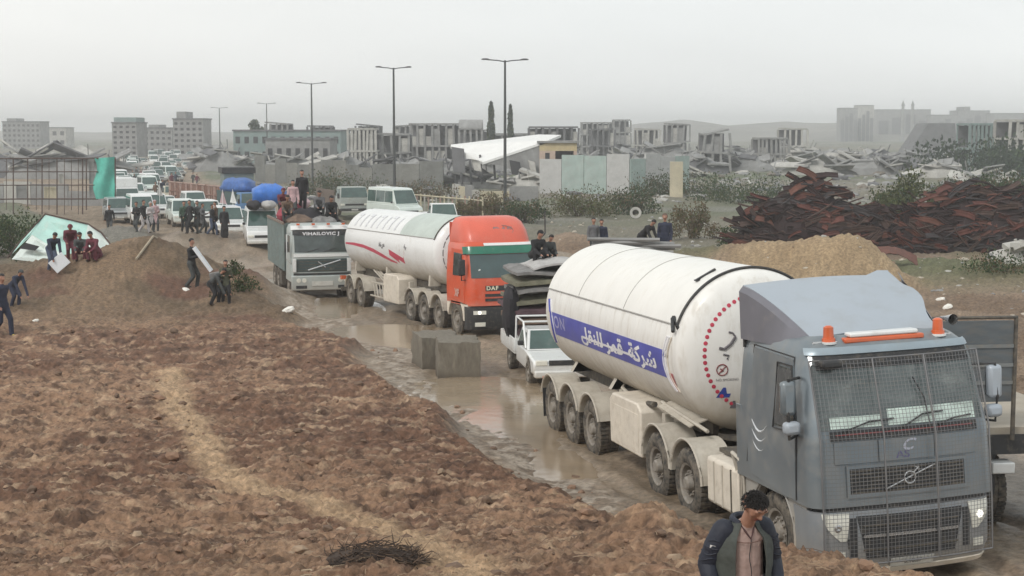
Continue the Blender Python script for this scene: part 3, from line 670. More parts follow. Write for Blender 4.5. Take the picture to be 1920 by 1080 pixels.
# fuel tank / battery casing behind the cab
mb = MB(); mb.bb(-1.24, -.6, 2.62, 3.85, .42, 1.12); ft = mb.build("side_casing", m_mudwhite, T1, bev=.06)
for y in (2.55, 2.88, 3.2, 3.52): mb = MB(); mb.bb(-1.252, -1.236, y, y + .03, .46, 1.08); mb.build("casing_rib", m_frame if y == 2.88 else fend, ft)
mb = MB(); mb.tube([(-1.27, 2.35, .5), (-1.27, 2.35, 1.28), (-1.27, 2.75, 1.36), (-1.2, 2.75, 1.1)], .03, 8); mb.build("grab_rail", fend, T1)
mb = MB(); mb.bb(.6, 1.2, 2.5, 3.7, .45, 1.1); mb.build("fuel_tank", m_frame, T1, bev=.06)
mb = MB(); mb.bb(-1.0, 1.0, 2.45, 3.9, 1.14, 1.20); mb.build("catwalk", m_frame, T1)
mb = MB(); mb.lathe([(1.08, 0), (1.08, .5), (1.16, .5), (1.16, 0)], c=(0, 5.1, 0), axis='z', n=20); mb.build("fifth_wheel", m_frame, T1)
for k, (a, b_) in enumerate([((-.6, 3.2, 1.5), (-.3, 4.3, 1.3)), ((.1, 2.3, 1.9), (0, 4.2, 1.3)), ((-.2, 2.3, 1.8), (-.1, 4.2, 1.25))]):
    mb = MB(); A, B_ = Vector(a), Vector(b_); mb.tube([A, A.lerp(B_, .35) - Vector((0, 0, .25)), A.lerp(B_, .7) - Vector((0, 0, .3)), B_], .025, 6); mb.build("air_hose", [m_black, M("red_hose", (.4, .04, .03), .5), M("blue_hose", (.04, .08, .3), .5)][k], T1)
TZ, TR, TY0, TY1 = 2.47, 1.28, 4.95, 12.2
tankm = M("tank_white", (.80, .79, .755), .38, coat=.15, dirt=.32, dcol=(.45, .395, .31), z0=1.45, z1=2.15, scale=1.1, var=.05, stretch=(2.2, 2.6, .7))
tankm.node_tree.nodes  # the belly is splashed with road mud
belly = M("tank_dust", (.52, .47, .38), .7, dirt=.4, dcol=(.40, .35, .27), scale=1.2)
tank = tank_shell(T1, "tank", tankm, TY0, TY1, TZ, TR)
coverm = M("tank_cover_white", (.78, .77, .73), .4, dirt=.25, dcol=(.62, .585, .51), scale=.8, var=.04, stretch=(2.2, 3.0, .7))
mb = MB(); shell_part(mb, TY0 + .02, TY1 - .02, TZ, TR, R(21.5), R(158.5), off=.014, th=.012, ny=12, na=32); sc_ = mb.build("sun_shield", coverm, T1, smooth=40)
mb = MB(); mb.tube([(-(TR + .02) * math.cos(R(21)), y, TZ + (TR + .02) * math.sin(R(21))) for y in (TY0, TY0 + 4, TY1)], .012, 6); mb.build("shield_edge", M("seam_grey", (.38, .37, .35), .6), T1)
mb = MB(); mb.tube([(-(TR + .025) * math.cos(a), TY0 + .01, TZ + (TR + .025) * math.sin(a)) for a in np.linspace(R(21), R(159), 40)], .022, 6); mb.build("shield_rim", m_black, T1)
mb = MB(); mb.lathe([(TY0 + .02, TR + .002), (TY0 + .05, TR + .012), (TY0 + .12, TR + .012), (TY0 + .14, TR + .002)], c=(0, 0, TZ), axis='y', n=64); mb.build("weld_band", tankm, T1)
for yq in (TY0 + 2.6, TY0 + 5.2): mb = MB(); mb.lathe([(yq, TR + .0), (yq + .02, TR + .009), (yq + .05, TR + .009), (yq + .07, TR + .0)], c=(0, 0, TZ), axis="y", n=64, a0=R(200), a1=R(340)); mb.build("weld_band", tankm, T1)
for yq in (TY0 + 2.6, TY0 + 5.2): mb = MB(); mb.tube([(-(TR + .030) * math.cos(a), yq, TZ + (TR + .030) * math.sin(a)) for a in np.linspace(R(22), R(158), 30)], .006, 5); mb.build("shield_seam", M("seam_grey", (.38, .37, .35), .6), sc_)
mb = MB(); mb.bb(-.75, -.45, TY0 + .35, TY0 + .45, TZ + TR * .86, TZ + TR * .86 + .02); mb.box((-.56, TY0 + .42, TZ + 1.19), (.36, .05, .03), rot=(0, R(-26), 0)); mb.build("vent_slot", m_black, T1)
mb = MB(); mb.box((-1.2, TY0 + .10, TZ + .50), (.05, .28, .05), rot=(R(35), 0, 0)); mb.tube([(-1.22, TY0 + .2, TZ + .56), (-1.30, TY0 - .02, TZ + .38)], .03, 6); mb.build("shield_clamp", m_black, T1)
bandm = M("blue_band", (.085, .10, .42), .4, dirt=.3, dcol=(.22, .22, .42), scale=1.5, var=.15)
mb = MB(); shell_part(mb, TY0 + .42, TY1 - .35, TZ, TR, R(-19), R(1.5), off=.004, th=.004, ny=12, na=8); band = mb.build("lettered_band", bandm, T1)
m_ltr = M("letter_white", (.78, .78, .80), .5, dirt=.25, dcol=(.5, .5, .6), scale=2)
def on_tank(tmb, yc, ang, off=.012, R_=TR, zc=TZ):
    def f(p):
        a = ang + p.y / R_; return (-(R_ + off) * math.cos(a), yc - p.x, zc + (R_ + off) * math.sin(a))
    return map_mb(tmb, f)
ar = ["\uFEB7\uFEAE\uFEDB\uFE94", "\uFED7\uFEE4\uFEAE", "\uFEDF\uFEE0\uFEE8\uFED8\uFEDE"]
def arabic(word): return word[::-1]
for wd, yc, sz in ((ar[0], TY0 + 1.55, .38), (ar[1], TY0 + 3.0, .38), (ar[2], TY0 + 4.3, .36)):
    t_ = text_mb(arabic(wd), sz, bold=.012, slice_h=.05); map_mb(t_, lambda p: (p.x * 1.75, p.y, 0)); on_tank(t_, yc, R(-9)); t_.build("lettering", m_ltr, band, smooth=0)
mb = MB(); shell_part(mb, TY0 + 1.9, TY0 + 4.9, TZ, TR, R(-12.2), R(-10.2), off=.010, th=.002, ny=8, na=2); mb.build("lettering", m_ltr, band)
t_ = text_mb("ON", .34, bold=.004, slice_h=.05, space=1.2); map_mb(t_, lambda p: (p.x * 1.3, p.y, 0)); on_tank(t_, TY1 - .9, R(-7)); t_.build("lettering", M("letter_faded", (.40, .40, .62), .5), band, smooth=0)
# white swoops closing the band at both ends, small red and grey marks
for yc, sg in ((TY0 + .35, 1), (TY1 - .3, -1)):
    for k in range(3):
        mb = MB(); pts = []
        for i in range(9):
            a = R(12 - 40 * i / 8); y = yc - sg * (.10 * k) + sg * .16 * math.sin(i / 8 * math.pi)
            pts.append((-(TR + .008) * math.cos(a), y, TZ + (TR + .008) * math.sin(a)))
        mb.tube(pts, .016 if k != 1 else .026, 5)
        mb.build("curved_stripe", [m_ltr, bandm if sg < 0 else m_ltr, m_mudwhite][k], T1)
mb = MB(); shell_part(mb, TY0 + .18, TY0 + .34, TZ, TR, R(-28), R(-14), off=.008, th=.003, ny=2, na=4); mb.build("red_mark", M("faded_red", (.50, .16, .17), .5), T1)
# markings on the front dome
def dome_pt(x, z, off=.006):
    r = min(math.hypot(x, z) / TR, .999); y = TY0 - .42 * math.sqrt(1 - r * r); n = Vector((x / TR ** 2, (y - TY0) / .42 ** 2, z / TR ** 2)).normalized()
    return Vector((x, y, TZ + z)) + n * off, n
m_dot = M("red_dot", (.52, .05, .09), .5, var=.2)
for k in range(56):
    a = 2 * math.pi * k / 56; p, n_ = dome_pt(.90 * math.cos(a), .90 * math.sin(a), .004)
    mb = MB(); u = n_.cross(Vector((0, 0, 1))).normalized(); v = n_.cross(u)
    mb.add([p + u * .034 * math.cos(b) + v * .034 * math.sin(b) for b in np.linspace(0, 2 * math.pi, 9)[:-1]] + [p + n_ * .002], [(8, i, (i + 1) % 8) for i in range(8)]); mb.build("red_dot", m_dot, tank, smooth=0)
m_ink = M("ink_grey", (.14, .13, .14), .5)
t_ = MB()
t_.tube([dome_pt(-.42, .28)[0], dome_pt(-.50, .17)[0], dome_pt(-.60, .10)[0], dome_pt(-.68, .12)[0]], .024, 5); t_.tube([dome_pt(-.42, .28)[0], dome_pt(-.46, .34)[0], dome_pt(-.52, .36)[0]], .016, 5); t_.tube([dome_pt(-.62, .02)[0], dome_pt(-.54, .0)[0], dome_pt(-.56, -.06)[0]], .016, 5)
t_.build("figure_mark", m_ink, tank)
mb = MB(); mb.tube([dome_pt(-.64 + .085 * math.cos(a), -.22 + .085 * math.sin(a))[0] for a in np.linspace(0, 2 * math.pi, 20)], .009, 5); mb.tube([dome_pt(-.70, -.28)[0], dome_pt(-.58, -.16)[0]], .009, 5); mb.tube([dome_pt(-.67, -.20)[0], dome_pt(-.62, -.24)[0]], .009, 5); mb.tube([dome_pt(-.66, -.26)[0], dome_pt(-.61, -.19)[0]], .007, 5); mb.build("no_smoking_sign", M("sign_maroon", (.25, .07, .07), .5), tank)
t_ = text_mb("NO SMOKING", .055); map_mb(t_, lambda p: tuple(dome_pt(-.56 + p.x, -.38 + p.y)[0])); t_.build("lettering", m_ink, tank, smooth=0)
mb = MB(); A = [(-.72, -.66), (-.62, -.50), (-.58, -.50), (-.56, -.60), (-.50, -.60), (-.52, -.66)]; pts = [dome_pt(*a_)[0] for a_ in A]; mb.add(pts, [tuple(range(len(pts)))]); mb.build("blue_mark", M("mark_blue", (.03, .06, .30), .5), tank, smooth=0)
mb = MB(); A = [(-.50, -.84), (-.46, -.72), (-.42, -.72), (-.40, -.84)]; pts = [dome_pt(*a_)[0] for a_ in A]; mb.add(pts, [tuple(range(len(pts)))]); mb.build("ink_mark", m_ink, tank, smooth=0)
def trailer_gear(root, y0, y1, zc, Rr, axles, box=(6.9, 8.6), zb=(.55, 1.45), far=False):
    mb = MB()
    for sg in (-1, 1): mb.bb(sg * .55, sg * .45, y0 + .3, y1 + .6, 1.12, 1.36)
    for y in np.arange(y0 + .8, y1, 1.2): mb.bb(-.5, .5, y, y + .1, 1.14, 1.32)
    mb.build("trailer_frame", m_frame, root)
    for y in (y0 + 1.0, (y0 + y1) / 2 + .6, y1 - .6):
        pl = []
        for a in np.linspace(R(200), R(340), 15): pl.append((Rr * 1.003 * math.cos(a), zc + Rr * 1.003 * math.sin(a)))
        mb = MB(); mb.prism([(-.95, 1.30)] + [(.95, 1.30)] + [p for p in pl[::-1] if abs(p[0]) < .98], y, y + .16, axis='y'); mb.build("tank_saddle", fend, root)
    mb = MB(); mb.prism([(box[0], zb[0]), (box[0], zb[1] - .12), (box[0] + .18, zb[1]), (box[1] - .18, zb[1]), (box[1], zb[1] - .12), (box[1], zb[0])], -1.26, -.55); bx = mb.build("side_cabinet", m_mudwhite, root, bev=.03)
    mb = MB(); mb.bb(-1.268, -1.26, box[0] + .12, box[1] - .12, zb[0] + .08, zb[1] - .18); mb.build("cabinet_door", m_mudwhite, bx, bev=.006)
    mb = MB(); mb.bb(-1.0, -.8, box[0] - .03, box[0], zb[0] + .35, zb[0] + .47); mb.build("latch", m_black, bx)
    mb = MB(); mb.bb(.55, 1.2, box[0], box[1], zb[0], zb[1]); mb.build("side_cabinet", m_mudwhite, root, bev=.03)
    for sg in (-1, 1):
        y = box[0] - .35; mb = MB(); mb.bb(sg * .80, sg * .95, y, y + .15, .35, 1.3); ll = mb.build("landing_leg", fend, root)
        mb = MB(); mb.bb(sg * .73, sg * 1.02, y - .08, y + .23, .30, .35); mb.build("foot_plate", fend, ll)
    for sg in (-1, 1):
        mb = MB(); mb.bb(sg * 1.2, sg * 1.0, y1 + .55, y1 + .75, .9, 1.05); mb.build("tail_lamp", m_orange, root)
    mb = MB(); mb.bb(-1.2, 1.2, y1 + .55, y1 + .67, .45, .60); mb.build("rear_bumper", m_frame, root)
    for k in range(3):
        mb = MB(); yy_ = axles[0] - .7 + .1 * k; mb.tube([(-.9 + .1 * k, box[1] + .1, .95 + .1 * k), (-.8, (box[1] + axles[0]) / 2, 1.15 + .1 * k), (-.7 + .1 * k, axles[0] - .1, 1.42)], .035, 6); mb.build("pipe", fend, root)
trailer_gear(T1, TY0, TY1, TZ, TR, (9.6, 10.91, 12.22), box=(6.7, 8.35), zb=(.52, 1.42))
mb = MB(); mb.box((-.75, 5.6, 1.50), (.7, 1.3, .02), rot=(R(6), R(-18), 0)); mb.tube([(-.98, 4.4, 1.35), (-.98, 6.4, 1.5)], .03, 6); mb.build("deck_plate", fend, T1)
mb = MB(); mb.tube([(-1.05, 6.9, 1.40), (-1.05, 6.55, 1.44)], .05, 8); mb.build("valve", m_frame, T1)
mb = MB()
for y in (12.75,): mb.bb(-1.26, -.75, y, y + .02, .25, .9)
mb.build("mud_flap", m_black, T1)
# ------------------------------------------------------------ orange cab gas tanker behind
T2 = empty("tanker_truck", (-.12, 47.0, gz(.6, 50) - .02), (0, 0, 0), label="orange cab articulated gas tanker with green visor, standing beside two concrete blocks", cat="tanker truck", group="articulated gas tanker lorries")
T2.rotation_euler = Euler((-.022, 0, .40), 'XYZ')
orange = M("orange_paint", (.62, .085, .028), .35, coat=.4, dirt=.22, dcol=(.52, .30, .24), z0=.6, z1=1.2, scale=1.6, var=.1)
orange_l = M("orange_faded", (.66, .125, .075), .42, coat=.2, dirt=.15, dcol=(.55, .28, .2), scale=1.2, var=.08)
W2 = lambda z: float(np.interp(z, [.8, 1.1, 1.9, 2.8, 2.95], [1.22, 1.24, 1.24, 1.18, 1.12]))
Y2 = lambda z: float(np.interp(z, [.8, 1.1, 1.75, 1.85, 2.75, 2.95], [.05, .05, .10, .13, .38, .55]))
S2 = CabSurf(W2, Y2, .24, .10)
cab_shell(S2, T2, orange, 1.0, 2.92, 2.1, zs=[1.0, 1.3, 1.6, 1.85, 2.2, 2.6, 2.8, 2.92])
for sg in (-1, 1):
    cy, cz, ra = 1.35, .52, .66
    mb = MB(); mb.prism([(.30, 1.04), (.28, .55), (.66, .5)] + [(cy - math.cos(a) * ra, cz + math.sin(a) * ra) for a in np.linspace(.05, math.pi - .1, 12)] + [(2.1, .7), (2.1, 1.04)], sg * 1.235, sg * 1.1); mb.build("wheel_arch_panel", orange if sg > 0 else m_mudwhite, T2, bev=.012)
    d = side_poly(S2, [(.52, 1.05), (.55, 1.9), (.78, 2.72), (1.75, 2.74), (1.78, 1.2)], .002, .010, sg, orange, "door", T2)
    side_poly(S2, [(.64, 1.92), (.84, 2.6), (1.5, 2.62), (1.5, 1.9)], .014, .006, sg, m_glass, "side_window", d)
    mb = MB(); mb.tube([(sg * 1.2, .5, 2.6), (sg * 1.42, .3, 2.6), (sg * 1.42, .3, 1.8), (sg * 1.2, .5, 1.8)], .02, 6); mb.build("mirror_arm", m_black, T2)
    mb = MB(); mb.box((sg * 1.40, .33, 2.2), (.22, .12, .5)); mb.build("mirror_housing", m_black, T2, bev=.04)
    wheel(T2, sg * 1.04, 1.35, .52, .31, sg)
    for y in (4.35, 5.7): wheel(T2, sg * 1.0, y, .52, .5, sg)
    wheel(T2, sg * 1.02, 3.05, .50, .34, sg)
    for y in (11.5, 12.8): wheel(T2, sg * 1.02, y, .52, .42, sg)
    xa, xb = (-1.25, -.72) if sg < 0 else (.72, 1.25)
    for y in (4.35, 5.7, 3.05, 11.5, 12.8): arc_fender(T2, xa, xb, y, .54, .60, R(12), R(168), fend)
mb = MB(); SC = CabSurf(lambda z: 1.25, lambda z: float(np.interp(z, [.25, .4, 1.0], [.06, .0, .02])), .2, .08)
mb.loft([[SC.P(t, z)[0] for t in np.concatenate([np.linspace(-1.6, -.95, 8), np.linspace(-.8, .8, 8), np.linspace(.95, 1.6, 8)])] for z in (.26, .4, .7, .97)], True); mb.build("bumper", m_black, T2)
for sg in (-1, 1):
    mb = MB(); SC.patch(mb, sg * .72, sg * 1.12, .74, .86, off=.004, th=.02, nu=5, nv=2); hl = mb.build("headlight", m_lens, T2); p_ = SC.P(sg * .93, .80, .03)[0]; mb = MB(); mb.lathe([(0, .001), (-.012, .035), (0, .055)], c=tuple(p_), axis="y", n=12); mb.build("bulb", m_lit, hl)
    mb = MB(); SC.patch(mb, sg * .75, sg * 1.08, .38, .50, off=.004, th=.02, nu=5, nv=2); mb.build("fog_lamp", m_lens, T2)
mb = MB(); S2.patch(mb, -.70, .70, 1.46, 1.62, off=.004, th=.012, nu=12, nv=1); g = mb.build("grille", m_black, T2)
t_ = text_mb("DAF", .17, bold=.006, space=1.2); map_mb(t_, lambda p: tuple(S2.P(-.48 + p.x * 1.1, 1.54 + p.y, .02)[0])); t_.build("letter_mark", M("letter_cream", (.7, .66, .5), .4), g, smooth=0)
for k, z in enumerate((1.28, 1.14)):
    mb = MB(); S2.patch(mb, -.72, .72, z, z + .09, off=.004, th=.012, nu=12, nv=1); mb.build("grille_slot", m_black, T2)
mb = MB(); S2.patch(mb, lambda v: -1.12 + .03 * v, lambda v: 1.12 - .03 * v, 1.86, 2.58, off=.004, th=.01, nu=20, nv=8); ws = mb.build("windscreen", M("teal_glass", (.035, .07, .07), .06, spec=1, var=.3, scale=1.5), T2)
mb = MB(); mb.lathe([(0, .0), (-.01, .06), (0, .09)], c=(-.82, .24, 2.05), axis='y', n=14); mb.build("screen_sticker", m_white, ws)
for x in (-.25, -.02): mb = MB(); mb.bb(x, x + .05, .235, .245, 2.02, 2.2); mb.build("screen_sticker", m_white, ws)
gv = M("green_visor", (.015, .16, .10), .3, coat=.4, dirt=.1)
mb = MB(); S2.patch(mb, -1.28, 1.28, 2.585, 2.80, off=.03, th=.03, nu=22, nv=2); mb.build("sun_visor", gv, T2)
mb = MB(); S2.patch(mb, -.6, 1.22, 2.82, 2.90, off=.02, th=.03, nu=16, nv=1); mb.build("white_strip", m_white, T2)
# domed deflector
rings = []
for k, z in enumerate([2.93, 3.05, 3.3, 3.55, 3.68, 3.73]):
    f = [1, 1.0, .98, .94, .86, .70][k]; yf = [.60, .64, .78, 1.05, 1.30, 1.5][k]; yb = 2.08 - .02 * k; Wd = 1.12 * f
    pts = [(-Wd, yb), (-Wd, (yf + yb) / 2), (-Wd * .97, yf + .22), (-Wd * .8, yf + .04), (-Wd * .4, yf - .03), (0, yf - .05), (Wd * .4, yf - .03), (Wd * .8, yf + .04), (Wd * .97, yf + .22), (Wd, (yf + yb) / 2), (Wd, yb)]
    rings.append([Vector((x, y, z)) for x, y in pts])
mb = MB(); mb.loft(rings, True); df = mb.build("roof_deflector", orange_l, T2, smooth=50)
t_ = text_mb("DAF", .26, bold=.012, font_shear=.3); map_mb(t_, lambda p: (p.x * 1.3 + .1, .70 + (3.30 + p.y - 3.05) * .58 - .085 + .0 * p.x, 3.30 + p.y)); t_.build("letter_mark", M("faded_ink", (.30, .17, .16), .6), df, smooth=0)
mb = MB(); mb.tube([(.1 + .42 * math.cos(a), .70 + (.25 + .16 * math.sin(a)) * .58 - .08, 3.30 + .16 * math.sin(a)) for a in np.linspace(-1.2, 1.4, 14)], .012, 5); mb.build("oval_mark", M("faded_ink", (.30, .17, .16), .6), df)
mb = MB(); mb.bb(-1.1, 1.1, 2.1, 2.16, 1.0, 3.55); mb.build("cab_back", orange_l, T2)
t_ = text_mb("XF", .3, bold=.02); map_mb(t_, lambda p: (-1.262, 1.15 - p.x, 1.35 + p.y)); t_.build("door_lettering", M("pink_wear", (.6, .35, .3), .6), T2, smooth=0)
mb = MB(); mb.tube([(-.95, 2.3, 1.2), (-.95, 2.3, 3.5)], .07, 10); mb.build("exhaust_stack", m_frame, T2)
chassis(T2, 1.9, 6.4)
Z2, R2, A2, B2 = 2.45, 1.20, 3.5, 13.5
tk = M("tank_white_two", (.78, .785, .78), .38, coat=.15, dirt=.18, dcol=(.44, .38, .29), z0=1.4, z1=2.15, scale=1.3, var=.04)
tank2 = tank_shell(T2, "tank", tk, A2, B2, Z2, R2, dome=.4)
mb = MB(); shell_part(mb, A2 + .02, A2 + 3.6, Z2, R2, R(24), R(156), off=.012, th=.01, ny=8, na=24); mb.build("sun_shield", M("shield_grey_green", (.47, .53, .49), .45, dirt=.1, scale=1), T2, smooth=40)
mb = MB(); shell_part(mb, A2 + 3.62, B2 - .05, Z2, R2, R(24), R(156), off=.012, th=.01, ny=8, na=24); s2 = mb.build("sun_shield", m_white, T2, smooth=40)
mb = MB(); mb.tube([(-(R2 + .03) * math.cos(a), A2 + .02, Z2 + (R2 + .03) * math.sin(a)) for a in np.linspace(R(22), R(158), 30)], .02, 6); mb.build("shield_rim", m_frame, T2)
mb = MB(); mb.tube([(-(R2 + .02) * math.cos(R(24)), y, Z2 + (R2 + .02) * math.sin(R(24))) for y in (A2, A2 + 4, B2)], .013, 6); mb.build("shield_edge", M("seam_grey", (.38, .37, .35), .6), T2)
# large pale letters on top of the shield
for k in range(8):
    mb = MB(); y = A2 + 4.3 + k * .68
    shell_part(mb, y, y + .14, Z2, R2, R(30), R(58), off=.03, th=.004, ny=2, na=6)
    if k % 2: shell_part(mb, y, y + .42, Z2, R2, R(54), R(60), off=.03, th=.004, ny=3, na=2)
    mb.build("painted_letter", M("letter_pale", (.66, .67, .69), .5), s2)
mr2 = M("crimson_stripe", (.55, .06, .11), .45, dirt=.15, scale=2)
def stripe(pts, w_, name="painted_stripe"):
    mb = MB(); a = []; b_ = []
    for i, (y, ang) in enumerate(pts):
        wi = w_[i] if isinstance(w_, list) else w_
        for q_, l in ((ang - wi / 2, a), (ang + wi / 2, b_)): l.append((-(R2 + .006) * math.cos(R(q_)), y, Z2 + (R2 + .006) * math.sin(R(q_))))
    n = len(a); mb.add(a + b_, [(i, i + 1, n + i + 1, n + i) for i in range(n - 1)]); mb.build(name, mr2, tank2, smooth=0)
stripe([(B2 - .1, -4), (B2 - 1.2, -3.5), (B2 - 2.4, -5), (B2 - 3.6, -10), (B2 - 4.6, -17), (B2 - 5.4, -23), (B2 - 6.0, -26)], [3, 5, 6, 7, 7, 5, 3])
stripe([(B2 - 5.3, -24), (B2 - 5.4, -8), (B2 - 6.3, -20), (B2 - 6.6, -4)], [7, 10, 10, 7]); stripe([(B2 - 5.5, -8), (B2 - 6.9, -20), (B2 - 7.1, -6)], [8, 10, 5])
t_ = text_mb("\uFEE4\uFED4", .3, bold=.01, slice_h=.06)
for (wd, yc, an, sz) in (("\uFEB2\uFEE8\uFEEB", B2 - 4.6, 4, .30), ("\uFEF2\uFED4", B2 - 7.2, 6, .2)):
    t_ = text_mb(wd[::-1], sz, bold=.008, slice_h=.06); on_tank(t_, yc, R(an), off=.008, R_=R2, zc=Z2); t_.build("lettering", m_ink, tank2, smooth=0)
def dome2(a, r): y = A2 - .4 * math.sqrt(max(0, 1 - r * r)) - .006; return (R2 * r * math.cos(a), y, Z2 + R2 * r * math.sin(a))
for k in range(9):
    a0 = R(120 + 17 * k); mb = MB(); mb.tube([dome2(a0 + R(13) * i / 4, .78) for i in range(5)], .016, 5); mb.build("dashed_arc", m_ink, tank2)
trailer_gear(T2, A2, B2, Z2, R2, (11.5, 12.8), box=(6.9, 8.6), zb=(.5, 1.5))
mb = MB()
for k in range(4): mb.tube([(-1.1, 9.0 + .35 * k, .55), (-1.1, 9.2 + .35 * k, 1.05)], .025, 5)
mb.tube([(-1.1, 8.7, 1.05), (-1.1, 10.6, 1.05)], .03, 5); mb.tube([(-1.1, 8.7, .55), (-1.1, 10.6, .55)], .03, 5); mb.build("side_guard", fend, T2)
mb = MB(); mb.tube([(1.15, .25, 2.9), (1.33, .1, 3.2), (1.33, .1, 3.9)], .02, 6); mb.build("antenna", m_black, T2)

# ------------------------------------------------------------ white tipper lorry with a load and people
T3 = empty("tipper_truck", (-7.55, 60.2, gz(-7.5, 62.5) - .03), (0, 0, .27), label="old white cab tipper lorry with ribbed steel body, loaded with household goods", cat="truck")
cream = M("cab_white", (.43, .48, .47), .45, coat=.2, dirt=.5, dcol=(.4, .37, .32), z0=.3, z1=1.0, scale=1.8, var=.08)
W3 = lambda z: float(np.interp(z, [.8, 2.8, 2.95], [1.22, 1.17, 1.1])); Y3 = lambda z: float(np.interp(z, [.8, 1.85, 2.75, 2.95], [.05, .10, .28, .42]))
S3 = CabSurf(W3, Y3, .16, .05)
cab_shell(S3, T3, cream, .75, 2.95, 1.75, zs=[.75, 1.1, 1.5, 1.85, 2.2, 2.6, 2.8, 2.95])
mb = MB(); S3.patch(mb, -1.06, 1.06, 1.92, 2.60, off=.004, th=.012, nu=16, nv=6); mb.build("windscreen", M("smoky_glass", (.045, .06, .056), .07, spec=1, var=.45, scale=2.5), T3)
mb = MB(); S3.patch(mb, -1.10, 1.10, 2.60, 2.76, off=.03, th=.02, nu=16, nv=1); vis = mb.build("dark_visor", m_black, T3)
t_ = text_mb("VIHAILOVIC J", .17, bold=.008, space=1.15); map_mb(t_, lambda p: (p.x * 1.28, S3.P(p.x * 1.28, 2.655, .085)[0].y, 2.655 + p.y)); t_.build("visor_lettering", m_ltr, vis, smooth=0)
mb = MB(); S3.patch(mb, -1.14, 1.14, 2.78, 2.97, off=.03, th=.05, nu=16, nv=1); mb.build("roof_rail", m_white, T3)
mb = MB(); S3.patch(mb, -1.0, 1.0, 1.15, 1.66, off=.004, th=.012, nu=14, nv=2); g3 = mb.build("grille", M("grille_green", (.05, .075, .075), .5, dirt=.2), T3)
mb = MB(); mb.tube([S3.P(-.55, 1.22, .03)[0], S3.P(.75, 1.60, .03)[0]], .03, 5); mb.tube([S3.P(-.15, 1.55, .03)[0], S3.P(.15, 1.32, .03)[0]], .02, 5); mb.build("diagonal_bar", m_chrome, g3)
mb = MB(); mb.bb(-1.22, 1.22, -.06, .12, .42, 1.0); bp3 = mb.build("bumper", cream, T3, bev=.03)
for sg in (-1, 1):
    for q_ in (0, 1):
        mb = MB(); mb.lathe([(0, 0), (0, .085), (.03, .1)], c=(sg * (.72 + .22 * q_), -.075, .82), axis='y', n=14); mb.build("headlight", m_lens, bp3)
    mb = MB(); mb.bb(sg * .62, sg * 1.05, -.07, -.05, .5, .62); mb.build("lamp_slot", m_black, bp3)
    d = side_poly(S3, [(.42, .95), (.42, 1.9), (.55, 2.66), (1.35, 2.68), (1.38, .95)], .002, .01, sg, cream, "door", T3)
    side_poly(S3, [(.5, 1.9), (.62, 2.55), (1.25, 2.57), (1.27, 1.9)], .014, .006, sg, m_glass, "side_window", d)
    mb = MB(); mb.tube([(sg * 1.2, .25, 2.7), (sg * 1.38, .1, 2.65), (sg * 1.38, .1, 1.7), (sg * 1.2, .2, 1.5)], .022, 6); mb.build("mirror_arm", m_white, T3)
    mb = MB(); mb.box((sg * 1.38, .15, 2.15), (.16, .1, .42)); mb.build("mirror_housing", m_black, T3, bev=.03)
    for y in (1.15, 4.6, 5.95): wheel(T3, sg * 1.0, y, .52, .4, sg)
mb = MB(); mb.bb(-.42, .42, -.08, -.06, .60, .78); mb.build("number_plate", m_plate, bp3)
mb = MB(); S3.patch(mb, -1.12, 1.12, 1.02, 1.10, off=.006, th=.01, nu=14, nv=1); mb.build("gap_strip", m_black, T3)
mb = MB(); S3.patch(mb, -1.10, 1.10, 1.74, 1.86, off=.008, th=.02, nu=14, nv=1); mb.build("scuttle_bar", m_white, T3)
for sg in (-1, 1): mb = MB(); mb.bb(sg * 1.02, sg * 1.16, .02, .08, 1.15, 1.68); mb.build("corner_vane", m_white, T3, bev=.01)
for k in range(4): mb = MB(); S3.patch(mb, -.98, .98, 1.19 + .12 * k, 1.21 + .12 * k, off=.018, th=.01, nu=12, nv=1); mb.build("grille_slat", m_frame, g3)
for x in (-.6, .05): mb = MB(); mb.tube([S3.P(x, 1.93, .03)[0], S3.P(x + .5, 2.06, .03)[0]], .015, 5); mb.build("wiper", m_black, T3)
for x in (-.9, -.3, .3, .9): mb = MB(); mb.bb(x - .06, x + .06, .2, .3, 3.0, 3.07); mb.build("roof_marker", m_orange, T3)
mb = MB(); mb.bb(-.4, .4, 1.2, 7.0, .75, .98); mb.build("chassis", m_frame, T3)
ribm = M("ribbed_green_steel", (.10, .135, .13), .6, .2, dirt=.5, dcol=(.24, .21, .17), scale=1.5, var=.2)
mb = MB(); mb.bb(-1.24, 1.24, 2.0, 7.6, 1.02, 1.12); mb.bb(-1.24, -1.18, 2.0, 7.6, 1.12, 2.95); mb.bb(1.18, 1.24, 2.0, 7.6, 1.12, 2.95); mb.bb(-1.18, 1.18, 2.0, 2.06, 1.12, 3.0); mb.bb(-1.18, 1.18, 7.54, 7.6, 1.12, 2.9); body3 = mb.build("tipper_body", ribm, T3)
ribl = M("rib_light", (.30, .36, .35), .6, .2, dirt=.4, dcol=(.28, .25, .2), scale=2)
for k in range(13):
    for sg in (-1, 1):
        mb = MB(); mb.bb(sg * 1.24, sg * 1.30, 2.05 + .45 * k, 2.14 + .45 * k, 1.05, 2.93); mb.build("rib", ribl, body3)
mb = MB(); mb.bb(-1.31, -1.24, 2.0, 7.6, 2.93, 3.03); mb.bb(1.24, 1.31, 2.0, 7.6, 2.93, 3.03); mb.build("top_rail", M("rail_brown", (.2, .15, .12), .7), body3)
mb = MB(); mb.bb(-1.28, -1.1, 2.7, 3.5, .4, .95); mb.build("side_box", m_frame, T3)

